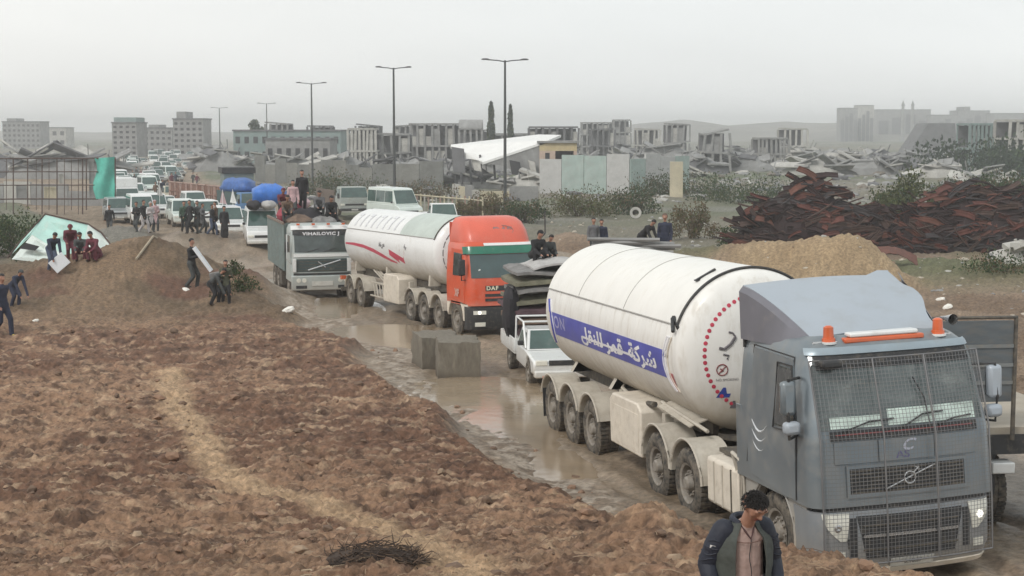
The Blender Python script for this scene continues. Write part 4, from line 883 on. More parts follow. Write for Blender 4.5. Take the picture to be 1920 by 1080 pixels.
# ------------------------------------------------------------ bedding and bundles
def slab_mb(cx, cy, cz, sx, sy, th, seed=0, sag=.12, rot=0):
    rnd = random.Random(seed); a = rnd.random() * 6; b_ = rnd.random() * 6; nU, nV = 12, 6; mb = MB()
    def zt(u, v): return sag * (math.sin(u * 5 + a) * .5 + math.sin(v * 4 + b_) * .3) - sag * .7 * (abs(u - .5) * 2) ** 3 + .03 * math.sin(u * 17 + b_) * math.sin(v * 5)
    c_, s_ = math.cos(rot), math.sin(rot)
    def P(u, v, top):
        e = min(u, 1 - u, v, 1 - v); t = th * (.35 + .65 * min(1, e * 6)) / 2
        x, y = (u - .5) * sx, (v - .5) * sy
        return Vector((cx + x * c_ - y * s_, cy + x * s_ + y * c_, cz + zt(u, v) + (t if top else -t)))
    W_ = nU + 1; top = [P(i / nU, j / nV, 1) for j in range(nV + 1) for i in range(W_)]; bot = [P(i / nU, j / nV, 0) for j in range(nV + 1) for i in range(W_)]
    N = len(top); fs = []
    for j in range(nV):
        for i in range(nU):
            q = (j * W_ + i, j * W_ + i + 1, (j + 1) * W_ + i + 1, (j + 1) * W_ + i); fs.append(q); fs.append(tuple(N + t for t in reversed(q)))
    ed = [i for i in range(W_)] + [j * W_ + nU for j in range(1, nV + 1)] + [nV * W_ + i for i in range(nU - 1, -1, -1)] + [j * W_ for j in range(nV - 1, 0, -1)]
    for k in range(len(ed)): x, y = ed[k], ed[(k + 1) % len(ed)]; fs.append((x, N + x, N + y, y))
    return mb.add(top + bot, fs)
def bundle_mb(c, r, seed=0):
    rnd = random.Random(seed); mb = MB(); n = 16; rings = []
    ph = [rnd.random() * 6 for _ in range(4)]
    for i in range(1, 9):
        t = math.pi * i / 9; ring = []
        for k in range(n):
            a = 2 * math.pi * k / n; q = 1 + .10 * math.sin(3 * a + ph[0]) + .08 * math.sin(5 * a + ph[1] + t * 3) + .06 * math.sin(2 * t * 3 + ph[2])
            ring.append((c[0] + math.sin(t) * math.cos(a) * r[0] * q, c[1] + math.sin(t) * math.sin(a) * r[1] * q, c[2] + math.cos(t) * r[2] * (q * .5 + .5)))
        rings.append(ring)
    mb.loft(rings, True); return mb
clothm = [M("cloth_olive", (.17, .165, .115), .9, var=.3, scale=5, dirt=.3, bump=.3, bscale=12), M("cloth_grey", (.20, .195, .19), .9, var=.3, scale=5, bump=.3, bscale=12), M("cloth_plum", (.10, .06, .07), .9, var=.3, scale=5),
          M("cloth_pale", (.42, .41, .40), .85, var=.2, scale=5, bump=.3, bscale=12), M("cloth_black", (.022, .02, .024), .85, var=.3, scale=5), M("cloth_brown", (.16, .11, .08), .9, var=.3, scale=5), M("tarp_blue", (.04, .17, .56), .45, var=.18, scale=4, bump=.4, bscale=9, coat=.1), M("cloth_pink", (.50, .36, .38), .85, var=.2), M("cloth_red", (.28, .04, .06), .8, var=.2)]
OL, GR, PL, PA, BK, BR, BL, PK, RD = clothm

# ------------------------------------------------------------ smaller vehicles
def car(name, label, cat, loc, rot, kind, col, L=4.9, Wd=1.85, Ht=1.85, group=None, hood=.95, far=True, lights=None, glass=None):
    "kind: suv, van, pickup, saloon, minitruck, bus"
    gl = glass or m_gglass
    root = empty(name, loc, rot, label=label, cat=cat, group=group); w2 = Wd / 2; bz = .38; sill = .42; bel = hood + .12
    rw = .36 if kind != 'bus' and kind != 'minitruck' else .42
    if kind == 'suv': low = [(0.03, .45), (0, .75), (.08, hood), (1.15, bel), (1.2, bel), (L - .05, bel), (L, .9), (L, .45)]; gh = [(1.15, bel), (1.75, Ht), (L - .35, Ht), (L - .08, bel)]
    elif kind == 'saloon': low = [(0.03, .35), (0, .62), (.1, hood - .15), (1.2, bel - .15), (L - .1, bel - .1), (L, .7), (L, .35)]; gh = [(1.2, bel - .15), (1.95, Ht), (L - 1.3, Ht), (L - .6, bel - .1)]
    elif kind == 'pickup': low = [(0.03, .45), (0, .72), (.06, hood - .02), (1.15, bel), (2.75, bel), (2.75, .45)]; gh = [(1.10, bel), (1.70, Ht), (2.55, Ht), (2.73, bel)]
    elif kind == 'van': low = [(0.03, .4), (0, .8), (.12, hood + .1), (.75, bel + .18), (L - .02, bel + .18), (L, .4)]; gh = [(.72, bel + .18), (1.45, Ht - .08), (1.9, Ht), (L - .12, Ht), (L - .02, bel + .18)]
    elif kind == 'minitruck': low = [(0.0, .5), (0, 1.35), (1.6, 1.35), (1.6, .5)]; gh = [(.0, 1.35), (.35, 2.2), (1.55, 2.2), (1.6, 1.35)]
    else: low = [(0.0, .4), (0, 1.3), (L, 1.3), (L, .4)]; gh = [(.0, 1.3), (.22, Ht), (L - .08, Ht), (L, 1.3)]
    if kind in ('suv', 'pickup', 'van', 'saloon'):   # cut wheel arches from the side outline
        yA, yB = .88, L - 1.05
        def arch(yc): return [(yc + .45 * math.cos(a), rw + .02 + .45 * math.sin(a)) for a in np.linspace(.1, math.pi - .1, 8)]
        up = low; zb = low[-1][1]
        low = up + ([p for p in arch(yB)] if kind != 'pickup' else []) + [p for p in arch(yA)]
    mb = MB(); mb.prism(low, -w2, w2); mb.build("body", col, root, bev=.05)
    if gh:
        mb = MB(); n = len(gh); top = max(p[1] for p in gh); bt = min(p[1] for p in gh)
        def inset(p): return w2 - .02 - .13 * (p[1] - bt) / max(.01, top - bt) * (1 if kind not in ('bus',) else .3)
        vs = [(-inset(p), *p) for p in gh] + [(inset(p), *p) for p in gh]
        mb.add(vs, [tuple(range(n)), tuple(reversed(range(n, 2 * n)))] + [(i, n + i, n + (i + 1) % n, (i + 1) % n) for i in range(n)]); mb.build("roof", col, root, bev=.03)
        # windscreen
        a, b_ = gh[0], gh[1]; ia, ib = inset(a), inset(b_); dy, dz = b_[0] - a[0], b_[1] - a[1]; ln = math.hypot(dy, dz); ny, nz = -dz / ln, dy / ln
        mb = MB(); q = lambda t, sx: Vector((sx * ((ia + (ib - ia) * t) - .07), a[0] + dy * t + ny * .012, a[1] + dz * t + nz * .012))
        lo_, hi_ = .07, .92
        P4 = [q(lo_, -1), q(lo_, 1), q(hi_, 1), q(hi_, -1)]; N4 = Vector((0, ny, nz)) * .012
        mb.add(P4 + [p + N4 for p in P4], [(0, 1, 2, 3), (7, 6, 5, 4), (0, 4, 5, 1), (1, 5, 6, 2), (2, 6, 7, 3), (3, 7, 4, 0)]); mb.build("windscreen", gl, root, smooth=0)
        # side windows
        y0w = gh[1][0] + (gh[0][0] - gh[1][0]) * .35; y1w = gh[-2][0]; segs = {'suv': 3, 'saloon': 2, 'pickup': 1, 'van': 3, 'minitruck': 1, 'bus': 6}[kind]
        for sg in (-1, 1):
            for k in range(segs):
                ya = y0w + (y1w - y0w) * k / segs + .04; yb = y0w + (y1w - y0w) * (k + 1) / segs - .04
                zl_, zh_ = bt + (top - bt) * .12, bt + (top - bt) * .82
                xl2 = w2 - .02 - .13 * (zl_ - bt) / (top - bt) * (1 if kind != 'bus' else .3) + .004; xh2 = w2 - .02 - .13 * (zh_ - bt) / (top - bt) * (1 if kind != 'bus' else .3) + .004
                yt = ya + (.18 if k == 0 and kind != 'bus' else 0)
                P4 = [Vector((sg * xl2, ya, zl_)), Vector((sg * xl2, yb, zl_)), Vector((sg * xh2, yb, zh_)), Vector((sg * xh2, yt, zh_))]; N4 = Vector((sg * .01, 0, 0))
                mb = MB(); mb.add(P4 + [p + N4 for p in P4], [(0, 1, 2, 3), (7, 6, 5, 4), (0, 4, 5, 1), (1, 5, 6, 2), (2, 6, 7, 3), (3, 7, 4, 0)]); mb.build("side_window", gl, root, smooth=0)
    hz = {'minitruck': .8, 'bus': .7}.get(kind, .72)
    for sg in (-1, 1):
        mb = MB(); mb.bb(sg * (w2 - .38), sg * (w2 - .06), -.02, .06, hz - .02, hz + .13); mb.build("headlight", lights or m_lens, root, bev=.02)
        mb = MB(); mb.box((sg * (w2 + .10), (gh[1][0] + gh[0][0]) / 2 + .05 if kind != 'minitruck' else .1, bt + .18), (.16, .1, .14 if kind not in ('minitruck', 'bus') else .4)); mb.build("mirror", col if kind in ('suv', 'saloon') else m_black, root, bev=.03)
        ys_ = (.88, L - 1.05)
        for y in ys_: wheel(root, sg * (w2 - .12), y, rw, .24, sg, far=far)
    mb = MB(); mb.bb(-w2 + .42, w2 - .42, -.012, .05, hz - .02, hz + .12); mb.build("grille", m_black, root)
    mb = MB(); mb.bb(-w2 + .02, w2 - .02, -.09, .16, .36, .56); mb.build("bumper", m_black if kind in ('minitruck',) else col, root, bev=.04)
    mb = MB(); mb.bb(-.26, .26, -.105, -.092, .41, .52); mb.build("number_plate", m_plate, root)
    return root
wv = M("car_white", (.74, .75, .74), .3, coat=.5, dirt=.25, dcol=(.42, .38, .32), z0=.25, z1=.75, scale=1.5, var=.05)
wvg = M("car_white_greenish", (.64, .71, .67), .3, coat=.5, dirt=.25, dcol=(.42, .38, .32), z0=.25, z1=.8, scale=1.5, var=.05)
silv = M("car_silver", (.42, .44, .45), .3, .4, coat=.5, dirt=.25, z0=.25, z1=.75, scale=1.5)
beig = M("car_beige", (.50, .46, .36), .4, coat=.3, dirt=.3, z0=.25, z1=.75, scale=1.5)
# pickup piled with bedding, between the two tankers
PK1 = car("pickup_truck", "small white pickup with roll bars, piled high with bedding, behind the nearest tanker", "pickup truck", (1.27, 36.5, gz(1.6, 38) - .06), .17, 'pickup', wv, L=5.0, Wd=1.66, Ht=1.50, hood=.85, far=False, glass=m_gglass)
mb = MB(); mb.bb(-.86, .86, 2.85, 5.2, .62, .70); mb.bb(-.88, -.84, 2.85, 5.2, .70, 1.08); mb.bb(.84, .88, 2.85, 5.2, .70, 1.08); mb.bb(-.86, .86, 5.16, 5.2, .70, 1.08); mb.bb(-.86, .86, 2.83, 2.87, .70, 1.08); mb.build("cargo_bed", wv, PK1, bev=.01)
for k in range(4):
    mb = MB(); mb.bb(-.892, -.88, 2.95 + .58 * k, 3.4 + .58 * k, .76, 1.0); mb.build("bed_panel", wv, PK1, bev=.005)
mb = MB(); mb.tube([(-.82, 1.25, 1.02), (-.80, 1.72, 1.72), (-.80, 2.9, 1.74), (.80, 2.9, 1.74), (.80, 1.72, 1.72), (.82, 1.25, 1.02)], .028, 8); mb.tube([(-.8, 1.72, 1.72), (.8, 1.72, 1.72)], .028, 8); mb.tube([(-.82, 2.9, .7), (-.80, 2.9, 1.74)], .028, 6); mb.build("roll_bar", m_white, PK1)
mb = MB(); mb.bb(-.3, .3, 1.0, 4.8, .42, .6); mb.build("chassis", m_frame, PK1)
PK1.scale = (.9, .88, .86); PK1.location += Vector((-.02, -.55, .0))
def child_thing(parent, local):  # world placement for goods resting on a vehicle
    bpy.context.view_layer.update(); return parent.matrix_world @ Vector(local)
def goods(root, items, fmt, cat, group, namer="mattress"):
    res = []
    for i, (loc, sz, mat, lab) in enumerate(items):
        mb = slab_mb(loc[0], loc[1], loc[2], sz[0], sz[1], sz[2], seed=i * 7 + 3, sag=sz[3] * .55 if len(sz) > 3 else .06)
        o = mb.build(namer, mat); o.location = root.location + Vector((.36, .25, 0)); o.rotation_euler = root.rotation_euler; tag(o, lab, cat, group); res.append(o)
    return res
goods(PK1, [((0, 4.1, .86), (1.5, 2.0, .6, .05), PL, "dark plum blanket roll lowest on the white pickup bed"),
            ((-.05, 4.15, 1.28), (1.95, 2.4, .32, .07), BR, "brown bedding layer second from the bottom on the pickup"),
            ((-.1, 4.1, 1.56), (2.05, 2.4, .28, .10), PL, "dark mattress layer below the olive ones on the pickup"),
            ((0, 4.1, 1.82), (2.1, 2.3, .28, .12), OL, "lower olive mattress in the pile on the pickup"),
            ((.03, 4.0, 2.06), (2.0, 2.3, .26, .12), GR, "grey mattress in the middle of the pickup's pile"),
            ((0, 4.0, 2.30), (2.1, 2.3, .26, .13), OL, "upper olive mattress in the pile on the pickup"),
            ((0, 4.0, 2.52), (2.0, 2.3, .20, .15), GR, "folded grey blanket near the top of the pickup's pile"),
            ((.38, 4.0, 2.70), (1.9, 2.2, .14, .18), PA, "pale sheet draped over the top of the pickup's pile")], None, "bedding", "bedding piled on the white pickup")
o = bundle_mb((-.72, 3.4, 1.5), (.22, .4, .7), 4).build("bundle", BK); o.location = PK1.location; o.rotation_euler = PK1.rotation_euler; tag(o, "black cloth bundle hanging at the left of the pickup's mattress pile", "bundle")

# convoy
G = "vehicles queuing in the convoy"
def cz(x, y): return gz(x, y) - .01
def put(px, y, kind, label, cat, rot, col, **kw):
    p = at(px, 400, y); nm = {'suv': 'jeep', 'saloon': 'car', 'van': 'van', 'pickup': 'pickup_truck', 'minitruck': 'light_truck', 'bus': 'minibus'}[kind]
    return car(nm, label, cat, (p.x, y, cz(p.x, y) ), rot, kind, col, group=kw.pop('group', G), **kw)
V1 = put(494, 84, 'van', "white van with a blue tarpaulin bundle on its roof, behind the tipper lorry", "van", .22, wv, L=5.0, Wd=1.85, Ht=2.25)
o = bundle_mb((.45, 2.6, 3.0), (1.0, 1.2, .62), 9).build("tarpaulin_bundle", BL, smooth=80); o.location = V1.location; o.rotation_euler = V1.rotation_euler; tag(o, "large bright blue tarpaulin bundle on the white van's roof", "bundle")
for i, (lx, ly, lz, r_, mt, lb) in enumerate([(-.45, 1.2, 2.45, (.4, .5, .28), BK, "black sack at the front of the white van's roof"), (.35, 1.3, 2.45, (.42, .5, .26), PA, "pale sack under the blue tarpaulin bundle"), (.1, 3.2, 2.45, (.8, 1.2, .32), BR, "brown bundle beneath the blue tarpaulin on the van")]):
    o = bundle_mb((lx, ly, lz), r_, 20 + i).build("sack", mt, smooth=80); o.location = V1.location; o.rotation_euler = V1.rotation_euler; tag(o, lb, "sack")
J1 = put(434, 101, 'suv', "white jeep with roof rack frame, nearest of the jeeps beside the crowd", "jeep", .30, wv, L=4.9, Wd=1.95, Ht=1.95)
mb = MB(); mb.tube([(-.95, .2, 1.05), (-.98, 1.1, 1.15), (-.92, 1.5, 2.0), (-.85, 1.8, 2.05)], .05, 6); mb.build("snorkel", m_white, J1)
J2 = put(350, 113, 'suv', "pale greenish jeep in the middle of the crowd of walkers", "jeep", .34, wvg, L=4.9, Wd=1.95, Ht=1.95)
J3 = put(396, 113, 'suv', "white jeep behind the standing walkers, left of the nearest jeep", "jeep", .36, wv, L=4.9, Wd=1.95, Ht=1.9)
J4 = put(296, 124, 'suv', "white jeep behind the two women with pale coats", "jeep", .36, wv, L=4.9, Wd=1.95, Ht=1.95)
B1 = put(240, 133, 'minitruck', "tall white box lorry under the turquoise sheet", "truck", .40, wv, L=6.0, Wd=2.2, Ht=2.2)
mb = MB(); mb.bb(-1.15, 1.15, 1.7, 6.0, .8, 3.0); mb.build("cargo_box", wv, B1, bev=.03)
o = put(285, 141, 'saloon', "greenish white saloon car above the pale jeep", "car", .4, wvg, L=4.6, Wd=1.75, Ht=1.45)
o = put(330, 150, 'pickup', "beige pickup next to the brown railing", "pickup truck", .4, beig, L=5.0, Wd=1.8, Ht=1.75)
rnd = random.Random(5)
far_list = [(262, 165, 'saloon', silv, "silver saloon behind the white box lorry"), (240, 180, 'suv', wv, "white jeep right of the turquoise sheet"), (292, 178, 'van', wv, "white van with dark windscreen left of the railing end"),
            (268, 205, 'saloon', wvg, "pale car halfway up the queue"), (233, 215, 'saloon', wv, "white car at the left edge of the queue"), (302, 210, 'pickup', silv, "silver pickup near the far end of the railing"),
            (250, 250, 'van', wv, "white van far up the queue"), (285, 255, 'saloon', silv, "small silver car far up the queue"), (318, 262, 'suv', wv, "white jeep far up the queue beside the verge"), (228, 262, 'saloon', silv, "grey car far up the queue at its left"),
            (262, 305, 'suv', silv, "grey jeep in the distant traffic"), (292, 315, 'van', wv, "white van in the distant traffic"), (322, 330, 'saloon', wv, "white car in the distant traffic"), (240, 320, 'bus', wv, "white minibus in the distant traffic at left"),
            (350, 335, 'pickup', wv, "white pickup in the distant traffic at right"), (305, 380, 'bus', silv, "grey minibus almost at the vanishing end of the road"), (335, 400, 'van', wv, "pale van almost at the vanishing end of the road"), (360, 420, 'saloon', wv, "pale car almost at the vanishing end of the road")]
for (px, y, k, c_, lb) in far_list:
    put(px, y, k, lb, {'saloon': 'car', 'suv': 'jeep', 'bus': 'minibus', 'pickup': 'pickup truck'}.get(k, k), .4 + rnd.uniform(-.15, .1), c_, L={'saloon': 4.5, 'bus': 6.5}.get(k, 4.9), Ht={'saloon': 1.45, 'bus': 2.6, 'van': 2.2}.get(k, 1.85))
# parallel lane, right of the median
V2 = put(772, 112, 'van', "white delivery van behind the orange tanker, right of the lamp post", "van", .55, wvg, L=5.6, Wd=1.95, Ht=2.45, group=None)
P2 = put(838, 100, 'pickup', "white pickup cab just above the orange lorry's tank", "pickup truck", .20, wv, L=5.0, Wd=1.85, Ht=1.85, group=None)
mb = MB(); mb.bb(-.9, .9, 2.8, 5.0, .55, 1.15); mb.build("cargo_bed", wv, P2, bev=.02); 
T4p = at(665, 400, 117)
T4 = car("flat_nosed_truck", "old grey flat nosed lorry beyond the first tank, left of the lamp post", "truck", (T4p.x, 117, cz(T4p.x, 117) + .35), .35, 'minitruck', M("truck_grey_green", (.36, .39, .37), .5, dirt=.4, scale=1.5), L=8, Wd=2.3, Ht=2.2)
mb = MB(); mb.bb(-1.2, 1.2, 1.8, 8.0, .75, .95); mb.bb(-1.2, -1.14, 1.8, 8.0, .95, 1.9); mb.bb(1.14, 1.2, 1.8, 8.0, .95, 1.9); mb.build("cargo_bed", M("bed_brown", (.14, .11, .09), .8, var=.2), T4)
T5p = at(476, 400, 122)
T5 = car("cargo_truck", "blue tarpaulin covered lorry behind the blue bundle", "truck", (T5p.x, 122, cz(T5p.x, 122)), .45, 'minitruck', M("cab_blue", (.10, .22, .42), .5, dirt=.3), L=7, Wd=2.2, Ht=2.3)
mb = MB(); mb.bb(-1.15, 1.15, 1.8, 7, .8, 2.2); mb.build("cargo_bed", M("bed_dark_green", (.05, .09, .09), .7), T5)
o = bundle_mb((0, 4.0, 2.6), (1.35, 2.5, .75), 31).build("tarpaulin", M("tarp_blue_dull", (.04, .12, .36), .5, var=.3, scale=4, bump=.4, bscale=9), smooth=80); o.location = T5.location; o.rotation_euler = T5.rotation_euler; tag(o, "blue tarpaulin over the load of the far lorry", "tarpaulin")
CNp = at(449, 400, 128)
CN = empty("container", (CNp.x, 128, cz(CNp.x, 128)), .3, label="grey green steel container cabin with dark roof, left of the blue tarpaulins", cat="container")
mb = MB(); mb.bb(-1.25, 1.25, 0, 2.6, .3, 3.6); mb.build("cabin_wall", M("container_green", (.16, .20, .19), .6, dirt=.3, scale=1), CN, bev=.03)
mb = MB(); mb.bb(-1.4, 1.4, -.15, 2.75, 3.6, 4.1); mb.build("cabin_roof", m_black, CN)
mb = MB(); mb.bb(-.5, .4, -.03, 0, 1.2, 2.2); mb.build("window", m_glass, CN)

# ------------------------------------------------------------ flatbed lorry at the right edge
FB = empty("flatbed_trailer", (7.2, 21.2, gz(8, 22)), .12, label="dirty steel flatbed trailer with upright headboard at the right of the grey tanker", cat="trailer")
hbm = M("headboard_steel", (.115, .13, .14), .5, .4, dirt=.45, dcol=(.20, .18, .155), scale=1.5, var=.25, stretch=(1, 1, 4))
mb = MB(); mb.bb(-1.6, -.15, .0, .06, 1.95, 3.10); hb = mb.build("headboard", hbm, FB)
mb = MB(); mb.tube([(-1.62, .0, 1.4), (-1.62, .0, 3.15), (-.12, .0, 3.15), (-.12, 0, 1.4)], .035, 8); mb.build("headboard_frame", m_frame, FB)
for z in (2.2, 2.45, 2.72): mb = MB(); mb.bb(-1.6, -.15, -.02, .0, z, z + .05); mb.build("headboard_rail", M("rail_grey", (.2, .21, .21), .5, .4, dirt=.4), hb)
mb = MB(); mb.bb(-1.65, 1.3, .1, 9, 1.46, 1.56); mb.build("deck", M("deck_beige", (.36, .32, .26), .7, dirt=.5, scale=1.5), FB)
mb = MB(); mb.bb(-1.65, 1.3, .06, .16, 1.18, 1.46); mb.bb(-1.0, -.9, .1, 9, .9, 1.46); mb.bb(.7, .8, .1, 9, .9, 1.46); mb.build("deck_frame", m_black, FB)
mb = MB(); mb.bb(-1.5, -.25, .2, 2.2, .55, 1.18); mb.build("tool_box", m_black, FB, bev=.03)
for x in (-1.1, -.75, -.4): mb = MB(); mb.bb(x, x + .06, .14, .2, .6, 1.15); mb.build("box_rib", m_frame, FB)
mb = MB(); mb.bb(-.42, -.08, -.05, .25, .92, 1.08); mb.build("white_lamp_box", m_white, FB, bev=.02)
for y in (1.0, 2.6, 6.5, 7.8): wheel(FB, -.15 if y < 2 else -1.35, y if y > 2 else .9, .52, .34, -1)
wheel(FB, 1.05, .9, .52, .34, 1)
FB.rotation_euler = (0, 0, .12)

# ------------------------------------------------------------ concrete blocks
conc = M("weathered_concrete", (.19, .17, .135), .85, dirt=.6, dcol=(.11, .09, .07), z0=.0, z1=.35, scale=2.5, var=.2, bump=.5, bscale=18, stretch=(2.5, 2.5, .7))
for (px, y, rz, s_, lb) in ((857, 37.6, .10, (1.06, 1.35, .98), "nearer square concrete block standing in the puddle"), (818, 39.3, .25, (1.10, 1.5, .95), "farther concrete block behind the nearer one, half hidden")):
    p = at(px, 600, y); mb = MB(); mb.box((0, 0, s_[2] / 2), s_)
    o = mb.build("concrete_block", conc, bev=.03); o.location = (p.x, y + .3, gz(p.x, y) - .06); o.rotation_euler = (0, .0, rz); tag(o, lb, "concrete block", "concrete blocks at the roadside")
    bm = bmesh.new(); bm.from_mesh(o.data); bmesh.ops.subdivide_edges(bm, edges=bm.edges, cuts=6, use_grid_fill=True)
    rnd = random.Random(int(px))
    for v in bm.verts:
        ex = sum((abs(abs(v.co.x) - s_[0] / 2) < .01, abs(abs(v.co.y) - s_[1] / 2) < .01, min(abs(v.co.z), abs(v.co.z - s_[2])) < .01))
        v.co += Vector((rnd.uniform(-1, 1), rnd.uniform(-1, 1), rnd.uniform(-1, 1))) * .008
        if ex >= 2: v.co -= Vector((math.copysign(1, v.co.x), math.copysign(1, v.co.y), .7)) * rnd.random() ** 3 * .07
    bm.to_mesh(o.data); bm.free(); o.modifiers.clear()

# thickening of the far queue
rnd = random.Random(77)
for i in range(34):
    y = 150 + 260 * (i / 34) ** .9 + rnd.uniform(-5, 5); lo, hi = np.interp(y, [140, 230, 420], [218, 222, 300]), np.interp(y, [140, 230, 420], [330, 350, 372]); px = rnd.uniform(lo, hi)
    k, c_, L_q, H_q = rnd.choice([('saloon', wv, 4.5, 1.45), ('suv', wv, 4.8, 1.85), ('van', wv, 5, 2.2), ('minitruck', wv, 5, 2.2), ('saloon', silv, 4.5, 1.45), ('van', wvg, 5, 2.2)])
    put(px, y, k, "one of the small pale vehicles jammed together in the distant part of the queue", "vehicle", .4 + rnd.uniform(-.2, .15), c_, L=L_q, Ht=H_q, group="small pale vehicles jammed in the distant queue")
for (px, y, k, c_, lb) in ((226, 118, 'suv', silv, "silver jeep under the lower edge of the turquoise sheet"), (270, 116, 'van', wv, "white van behind the pair before the jeeps"), (316, 132, 'saloon', wv, "white saloon wedged behind the pale greenish jeep"), (372, 130, 'suv', wv, "white jeep below the brown railing"), (415, 118, 'saloon', wv, "white saloon roof just behind the nearest jeep"), (452, 108, 'saloon', silv, "silver saloon between the nearest jeep and the white van")):
    put(px, y, k, lb, {'saloon': 'car', 'suv': 'jeep'}.get(k, k), .36, c_, L=4.7, Ht={'saloon': 1.45, 'van': 2.25}.get(k, 1.9))
# ------------------------------------------------------------ distance: hills, ruins, rubble
def GP(px, y): return at(px, 400, y).x
CONC = [M("conc_grey", (.27, .27, .265), .9, var=.25, scale=.5, dirt=.5, dcol=(.16, .155, .15)), M("conc_pale", (.42, .41, .38), .9, var=.2, scale=.5, dirt=.4, dcol=(.25, .24, .22)),
        M("conc_dark", (.13, .13, .135), .9, var=.3, scale=.5), M("conc_teal", (.20, .27, .26), .9, var=.2, scale=.4, dirt=.5, dcol=(.25, .26, .25)), M("conc_cream", (.50, .45, .33), .9, var=.2, scale=.5, dirt=.35, dcol=(.3, .27, .22))]
CG, CP, CD, CT, CC = CONC
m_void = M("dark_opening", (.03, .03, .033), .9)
# low hills along the horizon
def hill(px0, px1, y, hs, label, seed):
    n = 60; x0, x1 = GP(px0, y), GP(px1, y); mb = MB(); rings = []
    rnd = random.Random(seed)
    for j, (yy_, f) in enumerate([(y, -.1), (y + 60, .35), (y + 160, .8), (y + 300, 1), (y + 600, .9), (y + 900, -.1)]):
        ring = []
        for i in range(n + 1):
            u = i / n; xx_ = x0 + (x1 - x0) * u
            e = min(1, u * 6, (1 - u) * 6); e = e * e * (3 - 2 * e)
            hh = float(np.interp(u, np.linspace(0, 1, len(hs)), hs)) * (.85 + .3 * float(vnoise(np.array([u * 22.]), np.array([j * .6 + seed]), seed)[0]))
            ring.append((xx_, yy_, -2.5 + hh * f * e))
        rings.append(ring)
    mb.loft(rings, False, closed=False); tag(mb.build("hill", M("hill_soil", (.20, .19, .165), .95, var=.35, scale=.02), fixn=False), label, kind='structure')
hill(1080, 2400, 1000, [7, 13, 16, 13, 15, 17, 14, 17, 15, 17], "low grey hills along the horizon at the right", 3)
hill(-600, 900, 1200, [5, 8, 6, 7, 5, 6, 6], "faint low rise along the horizon at the left", 8)
BASE = -1.5
def windows(root, x0, x1, y, z0, z1, nx, nz, wfrac=.5, hfrac=.45, mat=None, nm="window"):
    for i in range(nx):
        for k in range(nz):
            cx = x0 + (x1 - x0) * (i + .5) / nx; cz_ = z0 + (z1 - z0) * (k + .5) / nz; w_ = (x1 - x0) / nx * wfrac / 2; h_ = (z1 - z0) / nz * hfrac / 2
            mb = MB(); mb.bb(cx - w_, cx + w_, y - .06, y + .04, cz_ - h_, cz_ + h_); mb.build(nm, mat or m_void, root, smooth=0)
def block(label, px0, px1, pyt, y, mat=CG, nx=6, nz=4, dep=12, extra=None, rot=0, cat="building", name="apartment_block"):
    x0, x1 = GP(px0, y), GP(px1, y); zt = at(px0, pyt, y).z; cx = (x0 + x1) / 2; w_ = (x1 - x0) / 2
    r = empty(name, (cx, y, BASE), rot, label=label, cat=cat); h = zt - BASE
    mb = MB(); mb.bb(-w_, w_, 0, dep, -.5, h); mb.build("wall", mat, r, smooth=0)
    if nx == 0:
        for k in range(4): mb = MB(); a_ = -w_ + 2 * w_ * (k + .5) / 4; mb.bb(a_ - w_ * .18, a_ + w_ * .18, -.5, -.01, 0, h * (.65 + .1 * (k % 3))); mb.build("bay", CD, r, smooth=0)
    mb = MB(); mb.bb(-w_ - .2, w_ + .2, -.25, dep + .2, h, h + .35); mb.build("roof", CD if mat != CD else CG, r, smooth=0)
    windows(r, -w_, w_, 0, .4, h - .3, nx, nz)
    if extra:
        for (a, b_, zh, mt) in extra: mb = MB(); mb.bb(-w_ + a * 2 * w_, -w_ + b_ * 2 * w_, 1, dep - 1, h + .35, h + zh); mb.build("roof_turret", mt, r, smooth=0)
    return r
def frame_ruin(label, px0, px1, pyt, y, floors=2, bays=5, mat=CG, dep=8, seed=0, sag=.0, infill=.35, name="ruined_building", rot=0):
    rnd = random.Random(seed); x0, x1 = GP(px0, y), GP(px1, y); zt = at(px0, pyt, y).z; cx = (x0 + x1) / 2; w_ = (x1 - x0) / 2; h = zt - BASE; fh = h / floors
    r = empty(name, (cx, y, BASE), rot, label=label, cat="ruined building")
    for k in range(1, floors + 1):
        mb = MB(); a = rnd.uniform(-1, 1) * sag; e0, e1 = rnd.uniform(0, .06), rnd.uniform(0, .10)
        mb.box((w_ * (e0 - e1), dep / 2, k * fh - .15), (2 * w_ * (1 - (e0 + e1) / 2), dep, .32), rot=(0, a, 0)); mb.build("floor_slab", mat, r, smooth=0)
    for k in range(floors):
        for i in range(bays + 1):
            for yy_ in (.3, dep - .3):
                if yy_ > 1 and i % 2: continue
                xx_ = -w_ * .97 + 2 * w_ * .97 * i / bays + rnd.uniform(-.1, .1)
                mb = MB(); mb.box((xx_, yy_, (k + .5) * fh - .15), (.4, .4, fh - .3), rot=(0, rnd.uniform(-.05, .05) * (1 + 4 * sag), 0)); mb.build("column", mat, r, smooth=0)
            if i < bays and rnd.random() < infill:
                xa = -w_ * .97 + 2 * w_ * .97 * i / bays; xb = -w_ * .97 + 2 * w_ * .97 * (i + 1) / bays; hh = fh * rnd.choice([.45, .8, .8]) - .2
                mb = MB(); mb.bb(xa + .2, xb - .2, .35, .55, k * fh, k * fh + hh); mb.build("wall_panel", rnd.choice([CG, CP, CP]), r, smooth=0)
    mb = MB(); mb.bb(-w_ * .95, w_ * .95, dep - .6, dep - .3, 0, h - .4); mb.build("back_wall", CD, r, smooth=0)
    return r
